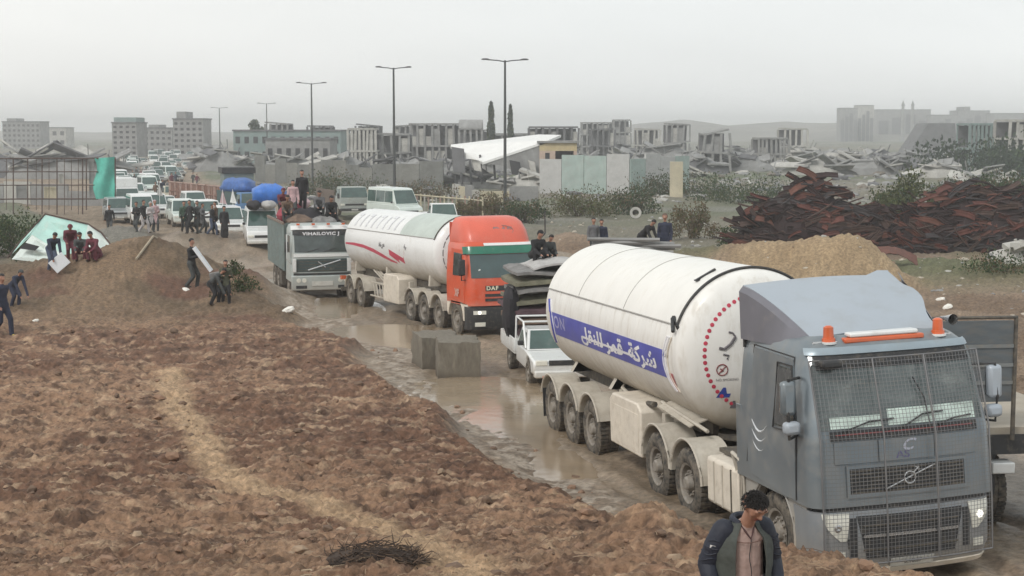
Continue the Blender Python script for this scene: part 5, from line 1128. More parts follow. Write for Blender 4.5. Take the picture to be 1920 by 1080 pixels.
def slab_heap(label, px, y, w_, h, n=9, seed=0, mats=(CG, CP, CD), name="collapsed_building", dep=5, cat="collapsed building"):
    rnd = random.Random(seed); r = empty(name, (GP(px, y), y, gz(GP(px, y), y)), label=label, cat=cat)
    mb = MB()
    rr = [(w_ * .5 * math.cos(a) * rnd.uniform(.8, 1.05), dep * .5 * math.sin(a) * rnd.uniform(.8, 1.05)) for a in np.linspace(0, 2 * math.pi, 15)[:-1]]
    mb.loft([[Vector((p[0] * f, p[1] * f, z + rnd.uniform(-.1, .1) * h)) for p in rr] for f, z in ((1, -.3), (.86, h * .25), (.6, h * .5), (.25, h * .72))], True); mb.build("rubble_core", rnd.choice(mats), r, smooth=0)
    for i in range(n):
        u = rnd.uniform(-.46, .46); sz = rnd.uniform(.18, .42) * w_
        hh = h * (1 - abs(u) * 1.3) * rnd.uniform(.45, 1.0)
        mb = MB(); mb.box((u * w_, rnd.uniform(-.35, .15) * dep, hh), (sz, rnd.uniform(.4, .9) * dep * .6, rnd.uniform(.15, .3)), rot=(rnd.uniform(-.5, .5), rnd.uniform(-.55, .55), rnd.uniform(-.6, .6))); mb.build("broken_slab", rnd.choice(mats), r, smooth=0)
    for i in range(max(3, n // 2)):
        u = rnd.uniform(-.45, .45); mb = MB(); a = Vector((u * w_, rnd.uniform(-.3, .3) * dep, h * .3)); d = Vector((rnd.uniform(-.6, .6), rnd.uniform(-.2, .2), 1)).normalized() * h * rnd.uniform(.4, .9); mb.tube([a, a + d], rnd.uniform(.07, .14), 5); mb.build("bent_post", rnd.choice(mats), r, smooth=0)
    return r
block("long pale apartment block at the far left of the skyline", 10, 80, 229, 600, CG, 8, 5, extra=[(.1, .35, 1.5, CG)])
block("small hazy block right of the long pale apartment block", 86, 128, 240, 640, CP, 3, 2)
block("grey tower with greenish top floor left of the tall skyline block", 214, 260, 231, 420, CG, 4, 6, extra=[(.05, .95, 1.6, CT)])
block("lower grey block between the two towers of the left skyline", 262, 326, 241, 470, CG, 6, 4, extra=[(.3, .6, 1.2, CG)])
block("tallest grey block of the left skyline, with a rooftop turret", 328, 384, 224, 430, CG, 5, 6, extra=[(.1, .4, 2.2, CG)])
block("wide low teal grey hall behind the street lamps", 440, 640, 246, 330, CT, 12, 2, dep=20, name="long_hall")
block("flat pale shed in front of the teal grey hall", 500, 620, 262, 290, CG, 7, 1, dep=12, name="shed")
frame_ruin("ruined frame of pale upright piers left of the tall lamp", 652, 706, 240, 262, 2, 7, CP, seed=2, infill=.7)
frame_ruin("low broken frame behind the tall lamp post", 700, 768, 250, 268, 2, 4, CG, seed=3, sag=.1)
frame_ruin("long two storey ruin with a thin flat roof", 768, 880, 231, 300, 2, 8, CG, seed=4, infill=.5)
r = frame_ruin("ruin with a low curved roof left of the cypress trees", 860, 905, 240, 290, 2, 4, CG, seed=5, infill=.5)
mb = MB(); mb.lathe([(-2.3, 2.4), (2.3, 2.4)], c=(0, 4, at(870, 240, 290).z - BASE - .8), axis='x', n=16, a0=-.1, a1=math.pi + .1); mb.build("curved_roof", CG, r)
frame_ruin("ruin beneath the two cypress trees", 925, 1000, 250, 300, 2, 5, CG, seed=6, infill=.6)
frame_ruin("long ruin with a dark flat roof slab behind the yellow house", 990, 1085, 237, 292, 2, 7, CD, seed=7, infill=.3)
frame_ruin("hazy concrete frame right of the dark flat roof", 1090, 1150, 229, 400, 3, 6, CG, seed=8)
frame_ruin("hazy upright piers at the end of the concrete frames", 1150, 1182, 224, 420, 3, 3, CG, seed=9)
frame_ruin("leaning concrete frame over the grey green field", 1318, 1368, 246, 262, 2, 3, CG, seed=10, sag=.35)
frame_ruin("striped concrete frame in the middle of the right hand ruins", 1420, 1478, 258, 285, 2, 7, CG, seed=11, infill=.5)
frame_ruin("greenish striped building at the right of the skyline", 1814, 1886, 231, 262, 2, 9, CT, seed=12, infill=.9)
frame_ruin("white concrete frame at the right edge of the skyline", 1888, 1960, 224, 250, 3, 5, CP, seed=13, infill=.5)
block("far hazy tower block rising over the rubble", 1572, 1604, 203, 1000, CG, 0, 0)
block("broad far tower block next to the hazy tower", 1604, 1634, 198, 1020, CP, 0, 0)
block("long hazy grey blue block far behind the bushes", 1640, 1740, 206, 1060, CG, 0, 0, dep=20)
block("hazy stepped block at the far right", 1790, 1850, 208, 1060, CG, 0, 0, dep=20, extra=[(.2, .4, 3, CG)])
block("low hazy block between the far right ones", 1740, 1792, 216, 1050, CG, 0, 0, dep=20)
block("far hazy block at the right edge", 1852, 1960, 213, 1050, CG, 0, 0, dep=20)
for px in (1688, 1706):
    y = 1000; r = MB(); zt = at(px, 188, y).z; x = GP(px, y); r.lathe([(BASE, 1.3), (zt * .5, 1.0), (zt * .85, .9), (zt * .86, 1.2), (zt * .9, 1.2), (zt * .9, .9), (zt, .1)], c=(x, y, 0), axis='z', n=10)
    tag(r.build("tower", CG), "left one of the two thin far towers" if px < 1700 else "right one of the two thin far towers", "tower")
mb = MB(); x0, x1 = GP(1700, 470), GP(1792, 470); zt = at(1700, 231, 470).z
mb.prism([(x0, BASE), (x0 + 3, (zt + BASE) / 2), (x0 + 6, zt), (x1 - 1.0, zt), (x1, BASE)], 470, 484, 'y'); tag(mb.build("hangar", CD, smooth=0), "dark hazy hangar with sloping left side behind the bushes", "hangar")
# heaps of collapsed buildings
HP = [(40, 235, 22, 4.0, "dark tangled wreckage under the far left block", CD), (110, 230, 20, 4.6, "dark collapsed roofs behind the steel frame", CD), (180, 240, 18, 3.8, "grey heap above the turquoise sheet", CG), (560, 250, 16, 3.0, "broken roofs in front of the teal grey hall", CG),
      (735, 215, 8, 4.0, "heap of dark twisted roofing beside the tall lamp", CD), (800, 205, 14, 3.6, "grey rubble heap left of the white roofed hall", CG), (870, 190, 7, 3.2, "collapsed end of the white roofed hall", CD), (985, 180, 7, 2.4, "pale rubble at the foot of the grey wall", CP),
      (1110, 205, 9, 4.2, "slabs and slanted posts right of the yellow house", CG), (1160, 212, 8, 3.0, "dark slumped slabs right of the slanted posts", CD), (1225, 235, 14, 3.2, "flattened pink and grey floors beyond the pale wall", CP), (1290, 262, 9, 3.2, "pale tilted concrete block above the green field", CP),
      (1375, 270, 12, 3.6, "grey collapsed frame with dark slab", CD), (1520, 245, 12, 3.0, "left part of the long rubble heap", CG), (1570, 255, 14, 4.4, "high middle of the long rubble heap", CP), (1625, 250, 11, 3.0, "right part of the long rubble heap", CG),
      (1680, 300, 14, 4, "rubble in front of the hazy blocks", CG), (1760, 235, 11, 2.6, "broken concrete behind the olive bush", CG), (1500, 330, 20, 5, "farther pale heap beyond the long rubble", CP), (1450, 360, 18, 4.5, "low grey heap at mid distance", CG), (1250, 330, 20, 5, "hazy heap behind the flattened floors", CG), (1850, 215, 9, 2.2, "rubble under the greenish striped building", CG)]
for i, (px, y, w_, h, lb, mt) in enumerate(HP): slab_heap(lb, px, y, w_, h, n=9 if w_ < 15 else 12, seed=100 + i, mats=(mt, mt, CG, CP))
# rubble strewn over the plain
rub = MB(); rr_ = np.random.RandomState(11); N = 5200
yy = 135 + 330 * rr_.rand(N) ** 1.3; uu = rr_.uniform(-.42, .42, N); xx = uu * yy * .95
dens = fbm(xx * .03, yy * .03, 3, 91); zz = terrain(xx, yy, False)[0]
for i in range(N):
    xl0 = np.interp(yy[i], LEY, LEX) - 4; xr0 = np.interp(yy[i], REY, REX) + 6
    if dens[i] < .45 or (xl0 < xx[i] < xr0): continue
    r = (.12 + .6 * rr_.rand() ** 4) * (1 + yy[i] / 400); lump(rub, (xx[i], yy[i], zz[i] + r * .1), r, i, .5, (0, 2, 0, 1, 2, 3)[i % 6])
tag(rub.build("rubble", [CG, CP, CD, M("rubble_earth", (.19, .165, .135), .95, var=.3)], smooth=0, fixn=False), "scattered grey rubble over the devastated plain", kind='stuff')
rub = MB(); N = 1500
yy = 46 + 75 * rr_.rand(N); px_ = rr_.uniform(1020, 2000, N); xx = (px_ - 960) / 2850 * yy; zz = terrain(xx, yy, False)[0]
for i in range(N):
    if xx[i] < np.interp(yy[i], REY, REX) + 3: continue
    r = .04 + .14 * rr_.rand() ** 4; lump(rub, (xx[i], yy[i], zz[i] + r * .2), r, i, .6, i % 4)
tag(rub.build("stones", [CG, CP, M("stone_brown", (.22, .16, .11), .9), M("stone_pale", (.45, .40, .33), .9)], smooth=0, fixn=False), "small stones and litter over the trampled ground at the right", kind='stuff')

rnd = random.Random(501)
ANC = [(405, "below the tallest block of the left skyline"), (462, "at the left end of the teal grey hall"), (535, "before the middle of the teal grey hall"), (615, "at the right end of the teal grey hall"), (695, "left of the tall lamp post"), (785, "right of the tall lamp post"), (875, "behind the left end of the white roof"), (960, "between the cypress trees and the white roof"), (1060, "behind the yellow house"),
       (1150, "right of the hazy concrete frames"), (1230, "beyond the right part of the turquoise wall"), (1310, "left of the leaning concrete frame"), (1400, "between the leaning and the striped frames"), (1485, "right of the striped frame"), (1560, "below the far hazy tower block"), (1645, "below the thin far towers"), (1745, "before the dark hazy hangar"), (1835, "below the greenish striped building")]
for i, (px, ph) in enumerate(ANC):
    for j, (y, rw_) in enumerate([(262, "nearer"), (335, "farther")] + ([(405, "farthest")] if i % 2 == 0 else [])):
        slab_heap(rw_ + " heap of collapsed grey floors " + ph, px + rnd.uniform(-25, 25), y + rnd.uniform(-10, 15), rnd.uniform(9, 19), rnd.uniform(2.2, 5.0) * (1 if px < 1200 else .8), n=8, seed=600 + i * 3 + j, mats=rnd.choice([(CD, CG, CG), (CG, CP, CD), (CD, CD, CG)]))
FR = ["left of the teal grey hall's lamp", "right of the teal grey hall's lamp", "left of the tall lamp post", "behind the long two storey ruin", "behind the white roof", "just right of the flat roof slab", "right of the hazy piers", "above the turquoise wall's right end", "right of the striped frame"]
for i in range(9):
    px = [520, 600, 690, 760, 905, 1130, 1215, 1270, 1490][i]; y = 330 + 12 * (i % 4)
    frame_ruin("small broken concrete frame " + FR[i], px - 22, px + 22, rnd.uniform(229, 244), y, 2, 4, rnd.choice([CG, CD, CP]), seed=700 + i, sag=.12, infill=.4)
# white roofed hall, half collapsed
y = 190; HL = empty("collapsed_hall", (GP(950, y), y, BASE + .3), label="half collapsed hall with a long white tilted roof and torn left end", cat="hall")
def L_(px, py, dy=0): p = at(px, py, y + dy); return p - HL.location
whr = M("roof_sheet_white", (.78, .78, .76), .6, dirt=.15, scale=.6, var=.05)
P4 = [L_(905, 304, -4), L_(1030, 262, -4), L_(1052, 253, 8), L_(1010, 252, 12), L_(846, 271, 10), L_(845, 274, 6)]
mb = MB(); n = len(P4); mb.add(P4 + [p - Vector((0, 0, .3)) for p in P4], [tuple(range(n)), tuple(reversed(range(n, 2 * n)))] + [(i, n + i, n + (i + 1) % n, (i + 1) % n) for i in range(n)]); mb.build("roof", whr, HL, smooth=0)
P4 = [L_(906, 306, -3.9), L_(1030, 264, -3.9), L_(1030, 325, -3.9), L_(975, 335, -3.9), L_(950, 312, -3.9)]
mb = MB(); n = len(P4); mb.add(P4 + [p + Vector((0, .3, 0)) for p in P4], [tuple(range(n)), tuple(reversed(range(n, 2 * n)))] + [(i, n + i, n + (i + 1) % n, (i + 1) % n) for i in range(n)]); mb.build("side_wall", CG, HL, smooth=0)
for i, (a, b_, c_, d_) in enumerate([(846, 275, 870, 325), (866, 285, 893, 300), (884, 298, 900, 322), (955, 300, 975, 330), (990, 300, 1003, 325)]):
    P4 = [L_(a, b_, -4.2), L_(c_, b_ + 4, -4.6), L_(c_ + 3, d_, -5), L_(a + 5, d_ - 3, -4.4)]
    mb = MB(); mb.add(P4 + [p + Vector((0, .2, 0)) for p in P4], [(0, 1, 2, 3), (7, 6, 5, 4), (0, 4, 5, 1), (1, 5, 6, 2), (2, 6, 7, 3), (3, 7, 4, 0)]); mb.build("hanging_sheet", [CD, whr, CP, m_void, CP][i], HL, smooth=0)
for px in (850, 862, 880, 900, 925): mb = MB(); mb.tube([L_(px, 290, -2), L_(px + 4, 345, -2)], .16, 6); mb.build("post", CD, HL)
mb = MB(); mb.bb(-6, 6, -2, 8, -.5, .6); mb.build("floor_slab", CG, HL, smooth=0)
# yellow house with dark opening
y = 186; YH = empty("ruined_house", (GP(1047, y), y, BASE + .1), label="small yellow and pink house with a dark maroon opening", cat="house")
def Lh(px, py, dy=0): p = at(px, py, y + dy); return p - YH.location
xa, xb, xm0, xm1 = Lh(1012, 0).x, Lh(1083, 0).x, Lh(1042, 0).x, Lh(1077, 0).x; zt, zo1, zo0 = Lh(0, 268).z, Lh(0, 283).z, Lh(0, 307).z
ym = M("yellow_plaster", (.50, .41, .24), .85, var=.15, scale=.8, dirt=.35, dcol=(.42, .33, .24)); pm = M("pink_plaster", (.50, .38, .31), .85, var=.15, scale=.8, dirt=.3)
mb = MB(); mb.bb(xa, xm0, 0, 5, 0, zo1); mb.bb(xm1, xb, 0, 5, 0, zo1); mb.bb(xm0, xm1, 0, 5, 0, zo0); mb.build("wall", pm, YH, smooth=0)
mb = MB(); mb.bb(xa, xb, 0, 5, zo1, zt); mb.build("upper_wall", ym, YH, smooth=0)
mb = MB(); mb.bb(xm0, xm1, 4, 4.4, zo0, zo1); mb.build("inner_wall", M("maroon_wall", (.10, .035, .04), .9), YH, smooth=0)
mb = MB(); mb.bb(xa - .3, xb + .3, -.3, 5.3, zt, zt + .25); mb.build("roof", CG, YH, smooth=0)
windows(YH, xa + .3, xm0 - .3, 0, zo0, zo1, 1, 1, .4, .7)
# pale and turquoise wall
def wall_run(label, pts, h, seg, mats, name="boundary_wall", hv=0, cat="wall"):
    r = empty(name, (0, 0, 0), label=label, cat=cat); rnd = random.Random(len(label)); P = [Vector((GP(px, y), y, 0)) for px, y in pts]; r.location = (P[0].x, P[0].y, gz(P[0].x, P[0].y)); k = 0
    for a, b_ in zip(P[:-1], P[1:]):
        d = b_ - a; n = max(1, int(d.length / seg)); ang = math.atan2(d.y, d.x)
        for i in range(n):
            c = a + d * ((i + .5) / n); hh = h * (1 - hv * rnd.random()); z = gz(c.x, c.y)
            mb = MB(); mb.box((0, 0, hh / 2 - .1), (d.length / n - .05, .25, hh + .2)); o = mb.build("wall_panel", mats[k % len(mats)], r, smooth=0); o.location = c + Vector((0, 0, z)) - r.location; o.rotation_euler = (0, 0, ang); k += 1
    return r
turq = M("turquoise_paint", (.34, .42, .39), .85, var=.2, scale=.8, dirt=.4, dcol=(.38, .38, .36)); pgw = M("pale_render", (.46, .46, .45), .85, var=.12, scale=.8, dirt=.35, dcol=(.33, .33, .31)); bluw = M("grey_blue_render", (.36, .39, .40), .85, var=.12, scale=.8, dirt=.35)
wall_run("long pale wall with turquoise painted stretches below the yellow house", [(1012, 172), (1180, 168), (1290, 176)], 4.6, 2.5, [pgw, turq, turq, pgw, turq, pgw, pgw, turq, bluw, bluw], hv=.18)
mb = MB(); x = GP(1268, 158); mb.bb(x - .65, x + .65, 158, 158.6, gz(x, 158) - .2, gz(x, 158) + 3.6); tag(mb.build("pillar", CC, smooth=0), "pale cream pillar at the right end of the turquoise wall", "pillar")
wall_run("long grey wall of tall panels behind the parked lorries", [(480, 215), (560, 205), (700, 190), (832, 186)], 3.7, 3, [M("wall_grey_one", (.17, .175, .165), .9, var=.3, scale=.6, dirt=.6, dcol=(.11, .11, .10)), M("wall_grey_two", (.20, .20, .185), .9, var=.3, scale=.5, dirt=.5, dcol=(.13, .13, .11))], hv=.35)
wall_run("low broken wall at the foot of the collapsed hall", [(850, 160), (900, 150), (1010, 150)], 1.5, 2.2, [CP, CC, CG], hv=.5)
# wheel rim like white ring lying in the scrub
y = 120; p = at(1192, 378, y); mb = MB(); mb.lathe([(-.08, .26), (-.08, .46), (.08, .46), (.08, .26)], n=18); o = mb.build("old_tyre", CP); o.location = (p.x, y, gz(p.x, y) + .45); o.rotation_euler = (0, .2, 1.4); tag(o, "pale old tyre standing in the scrub below the turquoise wall", "tyre")

# street lamps with twin arms
def lamp(px, pyt, y, arm, label, thick=1.0):
    x = GP(px, y); z0 = gz(x, y); zt = at(px, pyt, y).z; h = zt - z0
    r = empty("street_lamp", (x, y, z0), .12, label=label, cat="street lamp", group="twin armed street lamps along the road"); pm_ = M("lamp_pole", (.075, .08, .08), .6, .4)
    mb = MB(); mb.tube([(0, 0, -.2), (0, 0, h * .5), (0, 0, h)], [.15 * thick, .12 * thick, .085 * thick], 8); mb.build("pole", pm_, r)
    for sg in (-1, 1):
        mb = MB(); mb.tube([(0, 0, h - .12), (sg * arm * .3, 0, h - .02), (sg * arm * .8, 0, h + .05)], .05, 6); a_ = mb.build("arm", pm_, r)
        mb = MB(); mb.loft([[Vector((sg * arm * u, s_ * w_, h + .06 + dz)) for s_, dz in ((-1, 0), (-.6, t_), (.6, t_), (1, 0), (.6, -t_ * .5), (-.6, -t_ * .5))] for u, w_, t_ in ((.66, .05, .04), (.78, .15, .10), (.95, .17, .09), (1.02, .06, .03))], True); mb.build("lamp_head", M("lamp_head_grey", (.10, .10, .10), .5, .3), r, smooth=50)
lamp(947, 113, 128, 1.95, "nearest twin lamp, its pole crossing the white roofed hall"); lamp(740, 127, 146, 1.7, "tall twin lamp left of the white delivery van")
lamp(587, 156, 194, 1.9, "twin lamp rising above the teal grey hall"); lamp(503, 194, 330, 2.0, "small twin lamp next to the rounded tree"); lamp(415, 202, 400, 2.2, "farthest twin lamp beyond the tallest grey block", 1.2)

# trees and bushes
leafm = [M("leaf_olive", (.085, .095, .038), .95, var=.35, scale=3, spec=.08), M("leaf_green", (.05, .075, .035), .95, var=.35, scale=3, spec=.08), M("leaf_dry", (.13, .10, .06), .95, var=.3, scale=3, spec=.08), M("leaf_dark", (.035, .055, .035), .95, var=.3, scale=3, spec=.08)]
barkm = M("bark", (.10, .075, .055), .9, var=.3, scale=5)
def plant(name, label, px, y, w_, h, mi=0, n=900, leaf=.10, cat="bush", seed=0, trunk=0, shape='dome', dz=0, mix=None):
    rnd = random.Random(seed + int(px)); x = GP(px, y); r = empty(name, (x, y, gz(x, y) + dz), label=label, cat=cat)
    mb = MB(); k = 9 if trunk == 0 else 7
    for i in range(k):
        a = 2 * math.pi * i / k + rnd.random(); q = .38 * w_ * rnd.random(); b0 = Vector((0, 0, -.1)) if not trunk else Vector((0, 0, trunk * .6)); e_ = Vector((math.cos(a) * q, math.sin(a) * q, (trunk or 0) + (h - trunk) * rnd.uniform(.5, .85)))
        mb.tube([b0, b0.lerp(e_, .5) + Vector((rnd.uniform(-.1, .1), 0, .1)), e_], [.03 * h ** .5, .02 * h ** .5, .008], 5)
    if trunk: mb.tube([(0, 0, -.2), (.03 * h, 0, trunk), (0, 0, h * .8)], [.05 * h ** .8, .035 * h ** .8, .01], 7)
    mb.build("branches" if not trunk else "trunk", barkm, r)
    mb = MB(); cl = []
    for i in range(26):
        if shape == 'dome': a = rnd.uniform(0, 6.28); ph = rnd.random() ** .6; zz_ = rnd.random(); cl.append((Vector((math.cos(a) * ph * w_ * .42, math.sin(a) * ph * w_ * .42, trunk + (h - trunk) * (.15 + .75 * zz_ * (1 - .55 * ph ** 2)))), rnd.uniform(.10, .22) * w_))
        else: zz_ = rnd.random(); wv_ = w_ * .5 * math.sin(min(1, (1 - zz_) * 1.3 + .05) * math.pi / 2) * .75; a = rnd.uniform(0, 6.28); cl.append((Vector((math.cos(a) * wv_ * rnd.random(), math.sin(a) * wv_ * rnd.random(), trunk + (h - trunk) * (.03 + .95 * zz_))), w_ * .22 * (1.1 - zz_ * .6)))
    for i in range(n):
        if shape == 'dome': c, rad = cl[rnd.randrange(len(cl))]; d = Vector((rnd.gauss(0, 1), rnd.gauss(0, 1), rnd.gauss(0, 1))).normalized() * rad * rnd.random() ** .4; p = c + d
        else: t_ = rnd.random() ** 1.15; rd_ = w_ * .5 * (min(1, t_ * 6 + .25) * (1 - t_) ** .45) * (1 + .25 * math.sin(t_ * 23 + i % 3)) * rnd.random() ** .4; a_ = rnd.random() * 6.283; p = Vector((math.cos(a_) * rd_, math.sin(a_) * rd_, trunk + (h - trunk) * t_))
        if p.z < .02: p.z = abs(p.z) + .02
        e_ = Euler((rnd.random() * 6.28, rnd.random() * 6.28, rnd.random() * 6.28)).to_matrix(); s_ = leaf * rnd.uniform(.8, 1.9)
        mb.add([p + e_ @ Vector(v) * s_ for v in ((-.5, 0, 0), (0, -.28, .05), (.5, 0, 0), (0, .28, .05))], [(0, 1, 2, 3)], (0 if rnd.random() < .75 else 1))
    mb.build("foliage", [leafm[mi], leafm[mix if mix is not None else (mi + 1) % 4]], r, smooth=0, fixn=False); return r
plant("cypress_tree", "taller slim cypress tree left of the nearest lamp pole", 921, 290, 1.7, at(0, 193, 290).z - BASE, 3, 2600, .5, "tree", trunk=1.2, shape='col')
plant("cypress_tree", "shorter slim cypress tree right of the nearest lamp pole", 957, 290, 1.3, at(0, 198, 290).z - BASE, 3, 2200, .45, "tree", trunk=1.2, shape='col')
plant("round_tree", "hazy rounded tree rising over the teal grey hall", 482, 360, 5.0, at(0, 221, 360).z - BASE, 3, 2200, .5, "tree", trunk=1.5)
plant("bush", "large olive green bush above the rust coloured scrap", 1705, 112, 5.6, 3.6, 0, 5200, .17, seed=2, mix=1)
plant("bush", "lower left skirt of the olive bush", 1655, 110, 3.2, 2.2, 0, 2400, .15, seed=3, mix=1)
plant("bush", "grey green bush below the greenish striped building", 1840, 135, 7.5, 3.0, 1, 4200, .18, seed=4, mix=2)
plant("bush", "grey green bush at the right edge above the scrap", 1915, 128, 6, 3.0, 1, 3600, .18, seed=5, mix=2)
plant("bush", "small green bush between the olive bush and the striped building", 1778, 140, 4.5, 2.2, 1, 2200, .16, seed=6, mix=2)
plant("bush", "brown dry brush left of the nearest lamp foot", 885, 112, 3.2, 1.9, 2, 2400, .11, seed=7, mix=0)
plant("bush", "brown dry brush right behind the nearest lamp pole", 925, 120, 4.0, 2.4, 2, 2800, .12, seed=8, mix=0)
plant("bush", "dull green scrub right of the nearest lamp", 985, 112, 4.0, 1.9, 1, 2600, .12, seed=9, mix=2)
plant("bush", "wide scrub below the turquoise wall", 1085, 120, 6.5, 1.9, 0, 3600, .12, seed=10, mix=2)
plant("bush", "scrub around the old tyre", 1190, 126, 5.5, 2.4, 1, 3400, .13, seed=11, mix=2)
plant("bush", "brown reeds right of the two people by the tank", 1300, 92, 3.6, 2.2, 2, 2600, .11, seed=12, mix=0)
plant("bush", "green scrub at the left foot of the scrap heap", 1372, 86, 2.0, 1.3, 1, 1400, .09, seed=13, mix=0)
plant("bush", "dull green shrubs on the slope at the left edge", 20, 78, 4.5, 1.9, 1, 3600, .11, seed=14, mix=0)
plant("bush", "small shrub at the foot of the sheet metal shelter", 64, 74, 2.4, 1.2, 1, 1500, .09, seed=15, mix=0)
plant("bush", "grey green weeds where the mound meets the road", 452, 53.5, 1.5, .55, 1, 900, .06, seed=16, mix=2)
plant("bush", "weeds at the foot of the mound beside the two dark figures", 415, 52, 1.1, .5, 2, 700, .05, seed=17, mix=1)
plant("bush", "green weeds right of the dark figures", 436, 56, .8, .7, 1, 500, .06, seed=18, mix=0)
plant("bush", "wide green scrub in front of the striped concrete frame", 1400, 150, 12, 1.6, 1, 3800, .16, seed=31, mix=0)
plant("bush", "green scrub on the plain left of the pale tilted block", 1265, 165, 11, 1.8, 1, 3600, .16, seed=32, mix=2)
plant("bush", "dark green scrub along the foot of the long grey wall", 640, 165, 12, 1.8, 1, 3600, .17, seed=33, mix=2)
plant("bush", "scrub behind the delivery van by the railing", 790, 150, 8, 1.6, 2, 2600, .15, seed=34, mix=1)
plant("bush", "dark green scrub hiding the foot of the greenish striped building", 1860, 238, 24, 4.0, 3, 4200, .5, seed=41, mix=1)
plant("bush", "grassy tuft on the ground at the right edge", 1890, 62, 4, .5, 1, 1200, .08, seed=19, mix=2)

# steel billboard frame with turquoise sheet at the left
y = 128; SF = empty("billboard_frame", (GP(90, y), y, gz(GP(90, y), y)), label="rusty steel lattice frame with a torn turquoise sheet at its right end", cat="steel frame")
rustd = M("rust_dark", (.085, .055, .045), .85, var=.35, scale=2)
def Lf(px, py, dy=0): p = at(px, py, y + dy); return p - SF.location
for px in (-60, -25, 12, 25, 52, 68, 79, 92, 107, 121, 134, 147, 155, 162):
    mb = MB(); mb.tube([Lf(px, 297), Lf(px, 402 if px % 2 else 394)], .055 if px in (25, 52, 79, 107, 155, 162) else .03, 5); mb.build("post", rustd, SF)
for py in (297, 322, 347, 373):
    mb = MB(); mb.tube([Lf(-60, py + 1), Lf(60, py), Lf(184, py)], .06 if py in (297, 373) else .045, 5); mb.build("rail", rustd, SF)
for i, (a, b_, c_, d_, mt) in enumerate([(30, 348, 51, 372, CG), (166, 298, 178, 345, CG), (167, 348, 180, 371, CG), (82, 350, 106, 372, CC), (110, 326, 120, 344, CP)]):
    mb = MB(); p, q_ = Lf(a, b_, .3), Lf(c_, d_, .35); mb.bb(p.x, q_.x, .3, .34, q_.z, p.z); mb.build("panel", mt, SF, smooth=0)
tq = M("turquoise_sheet", (.10, .44, .36), .6, var=.2, scale=1.2)
def tsh(u, v):
    p = Lf(178 + 38 * u + 4 * math.sin(v * 7) * (1 - u), 297 + 76 * v - 3 * u); return p + Vector((0, -.15 + .25 * math.sin(u * 7 + v * 3), 0)), Vector((0, -1, 0))
mb = MB(); mb.grid(tsh, 14, 14, th=.02); mb.build("turquoise_sheet", tq, SF, smooth=50)
for a in (0, 1): mb = MB(); mb.tube([Lf(216, 295), Lf(216, 400)], .06, 6) if a else mb.tube([Lf(205, 385), Lf(188, 470)], .05, 6); mb.build("post", rustd, SF)
wall_run("crumbling low wall behind the steel frame", [(-40, 150), (60, 148), (200, 146)], 2.2, 3, [CG, CP, CG], hv=.4)
# railing along the lane
y0_, y1_ = 148, 126
RF = empty("railing", (GP(320, y0_), y0_, gz(GP(320, y0_), y0_)), label="reddish brown picket railing between the convoy and the far lane", cat="railing")
A, B_ = Vector((GP(320, y0_), y0_, 0)), Vector((GP(492, y1_), y1_, 0)); pr_ = [M("rail_red_brown", (.22, .12, .09), .8, var=.3), M("rail_pinkish", (.36, .25, .21), .8, var=.3)]
n = 46
for i in range(n + 1):
    c = A.lerp(B_, i / n); z = gz(c.x, c.y) - RF.location.z; mb = MB(); mb.box((c.x - A.x, c.y - A.y, z + 1.1), (.14 if i % 4 else .24, .08, 2.2 if i % 4 else 2.5)); mb.build("picket", pr_[i % 3 == 0], RF, smooth=0)
for h in (.5, 1.3, 2.15): mb = MB(); mb.tube([(0, 0, h + .1), ((B_ - A).x * .5, (B_ - A).y * .5, h + .1), ((B_ - A).x, (B_ - A).y, h + .1)], .07, 5); mb.build("rail", pr_[h > 2], RF)
y0_, y1_ = 138, 118
RF2 = empty("railing", (GP(690, y0_), y0_, gz(GP(690, y0_), y0_)), label="pale picket railing behind the tall lamp and the delivery van", cat="railing"); A, B_ = Vector((GP(690, y0_), y0_, 0)), Vector((GP(905, y1_), y1_, 0)); n = 30
for i in range(n + 1):
    c = A.lerp(B_, i / n); z = gz(c.x, c.y) - RF2.location.z; mb = MB(); mb.box((c.x - A.x, c.y - A.y, z + .8), (.12, .08, 1.6)); mb.build("picket", [CC, CP, pr_[1]][i % 3], RF2, smooth=0)
mb = MB(); mb.tube([(0, 0, 1.5), ((B_ - A).x, (B_ - A).y, 1.5)], .07, 5); mb.build("rail", CC, RF2)
for (px, y, lb, m_) in ((437, 104, "small white pennant above the nearest jeep", m_white), (418, 103, "pink and white pennant right behind the nearest jeep", PK), (300, 118, "pale pennant above the pale jeep", PA)):
    x = GP(px, y); r = empty("pennant", (x, y, gz(x, y)), label=lb, cat="flag"); mb = MB(); mb.tube([(0, 0, 0), (0, 0, 3.1)], .02, 5); mb.build("pole", m_white, r); mb = MB(); mb.add([(0, 0, 3.1), (-.20, .02, 2.2), (.26, .05, 2.1), (0, .06, 3.0)], [(0, 1, 2), (0, 2, 3), (3, 2, 1), (0, 3, 1)]); mb.build("cloth", m_, r, smooth=0)

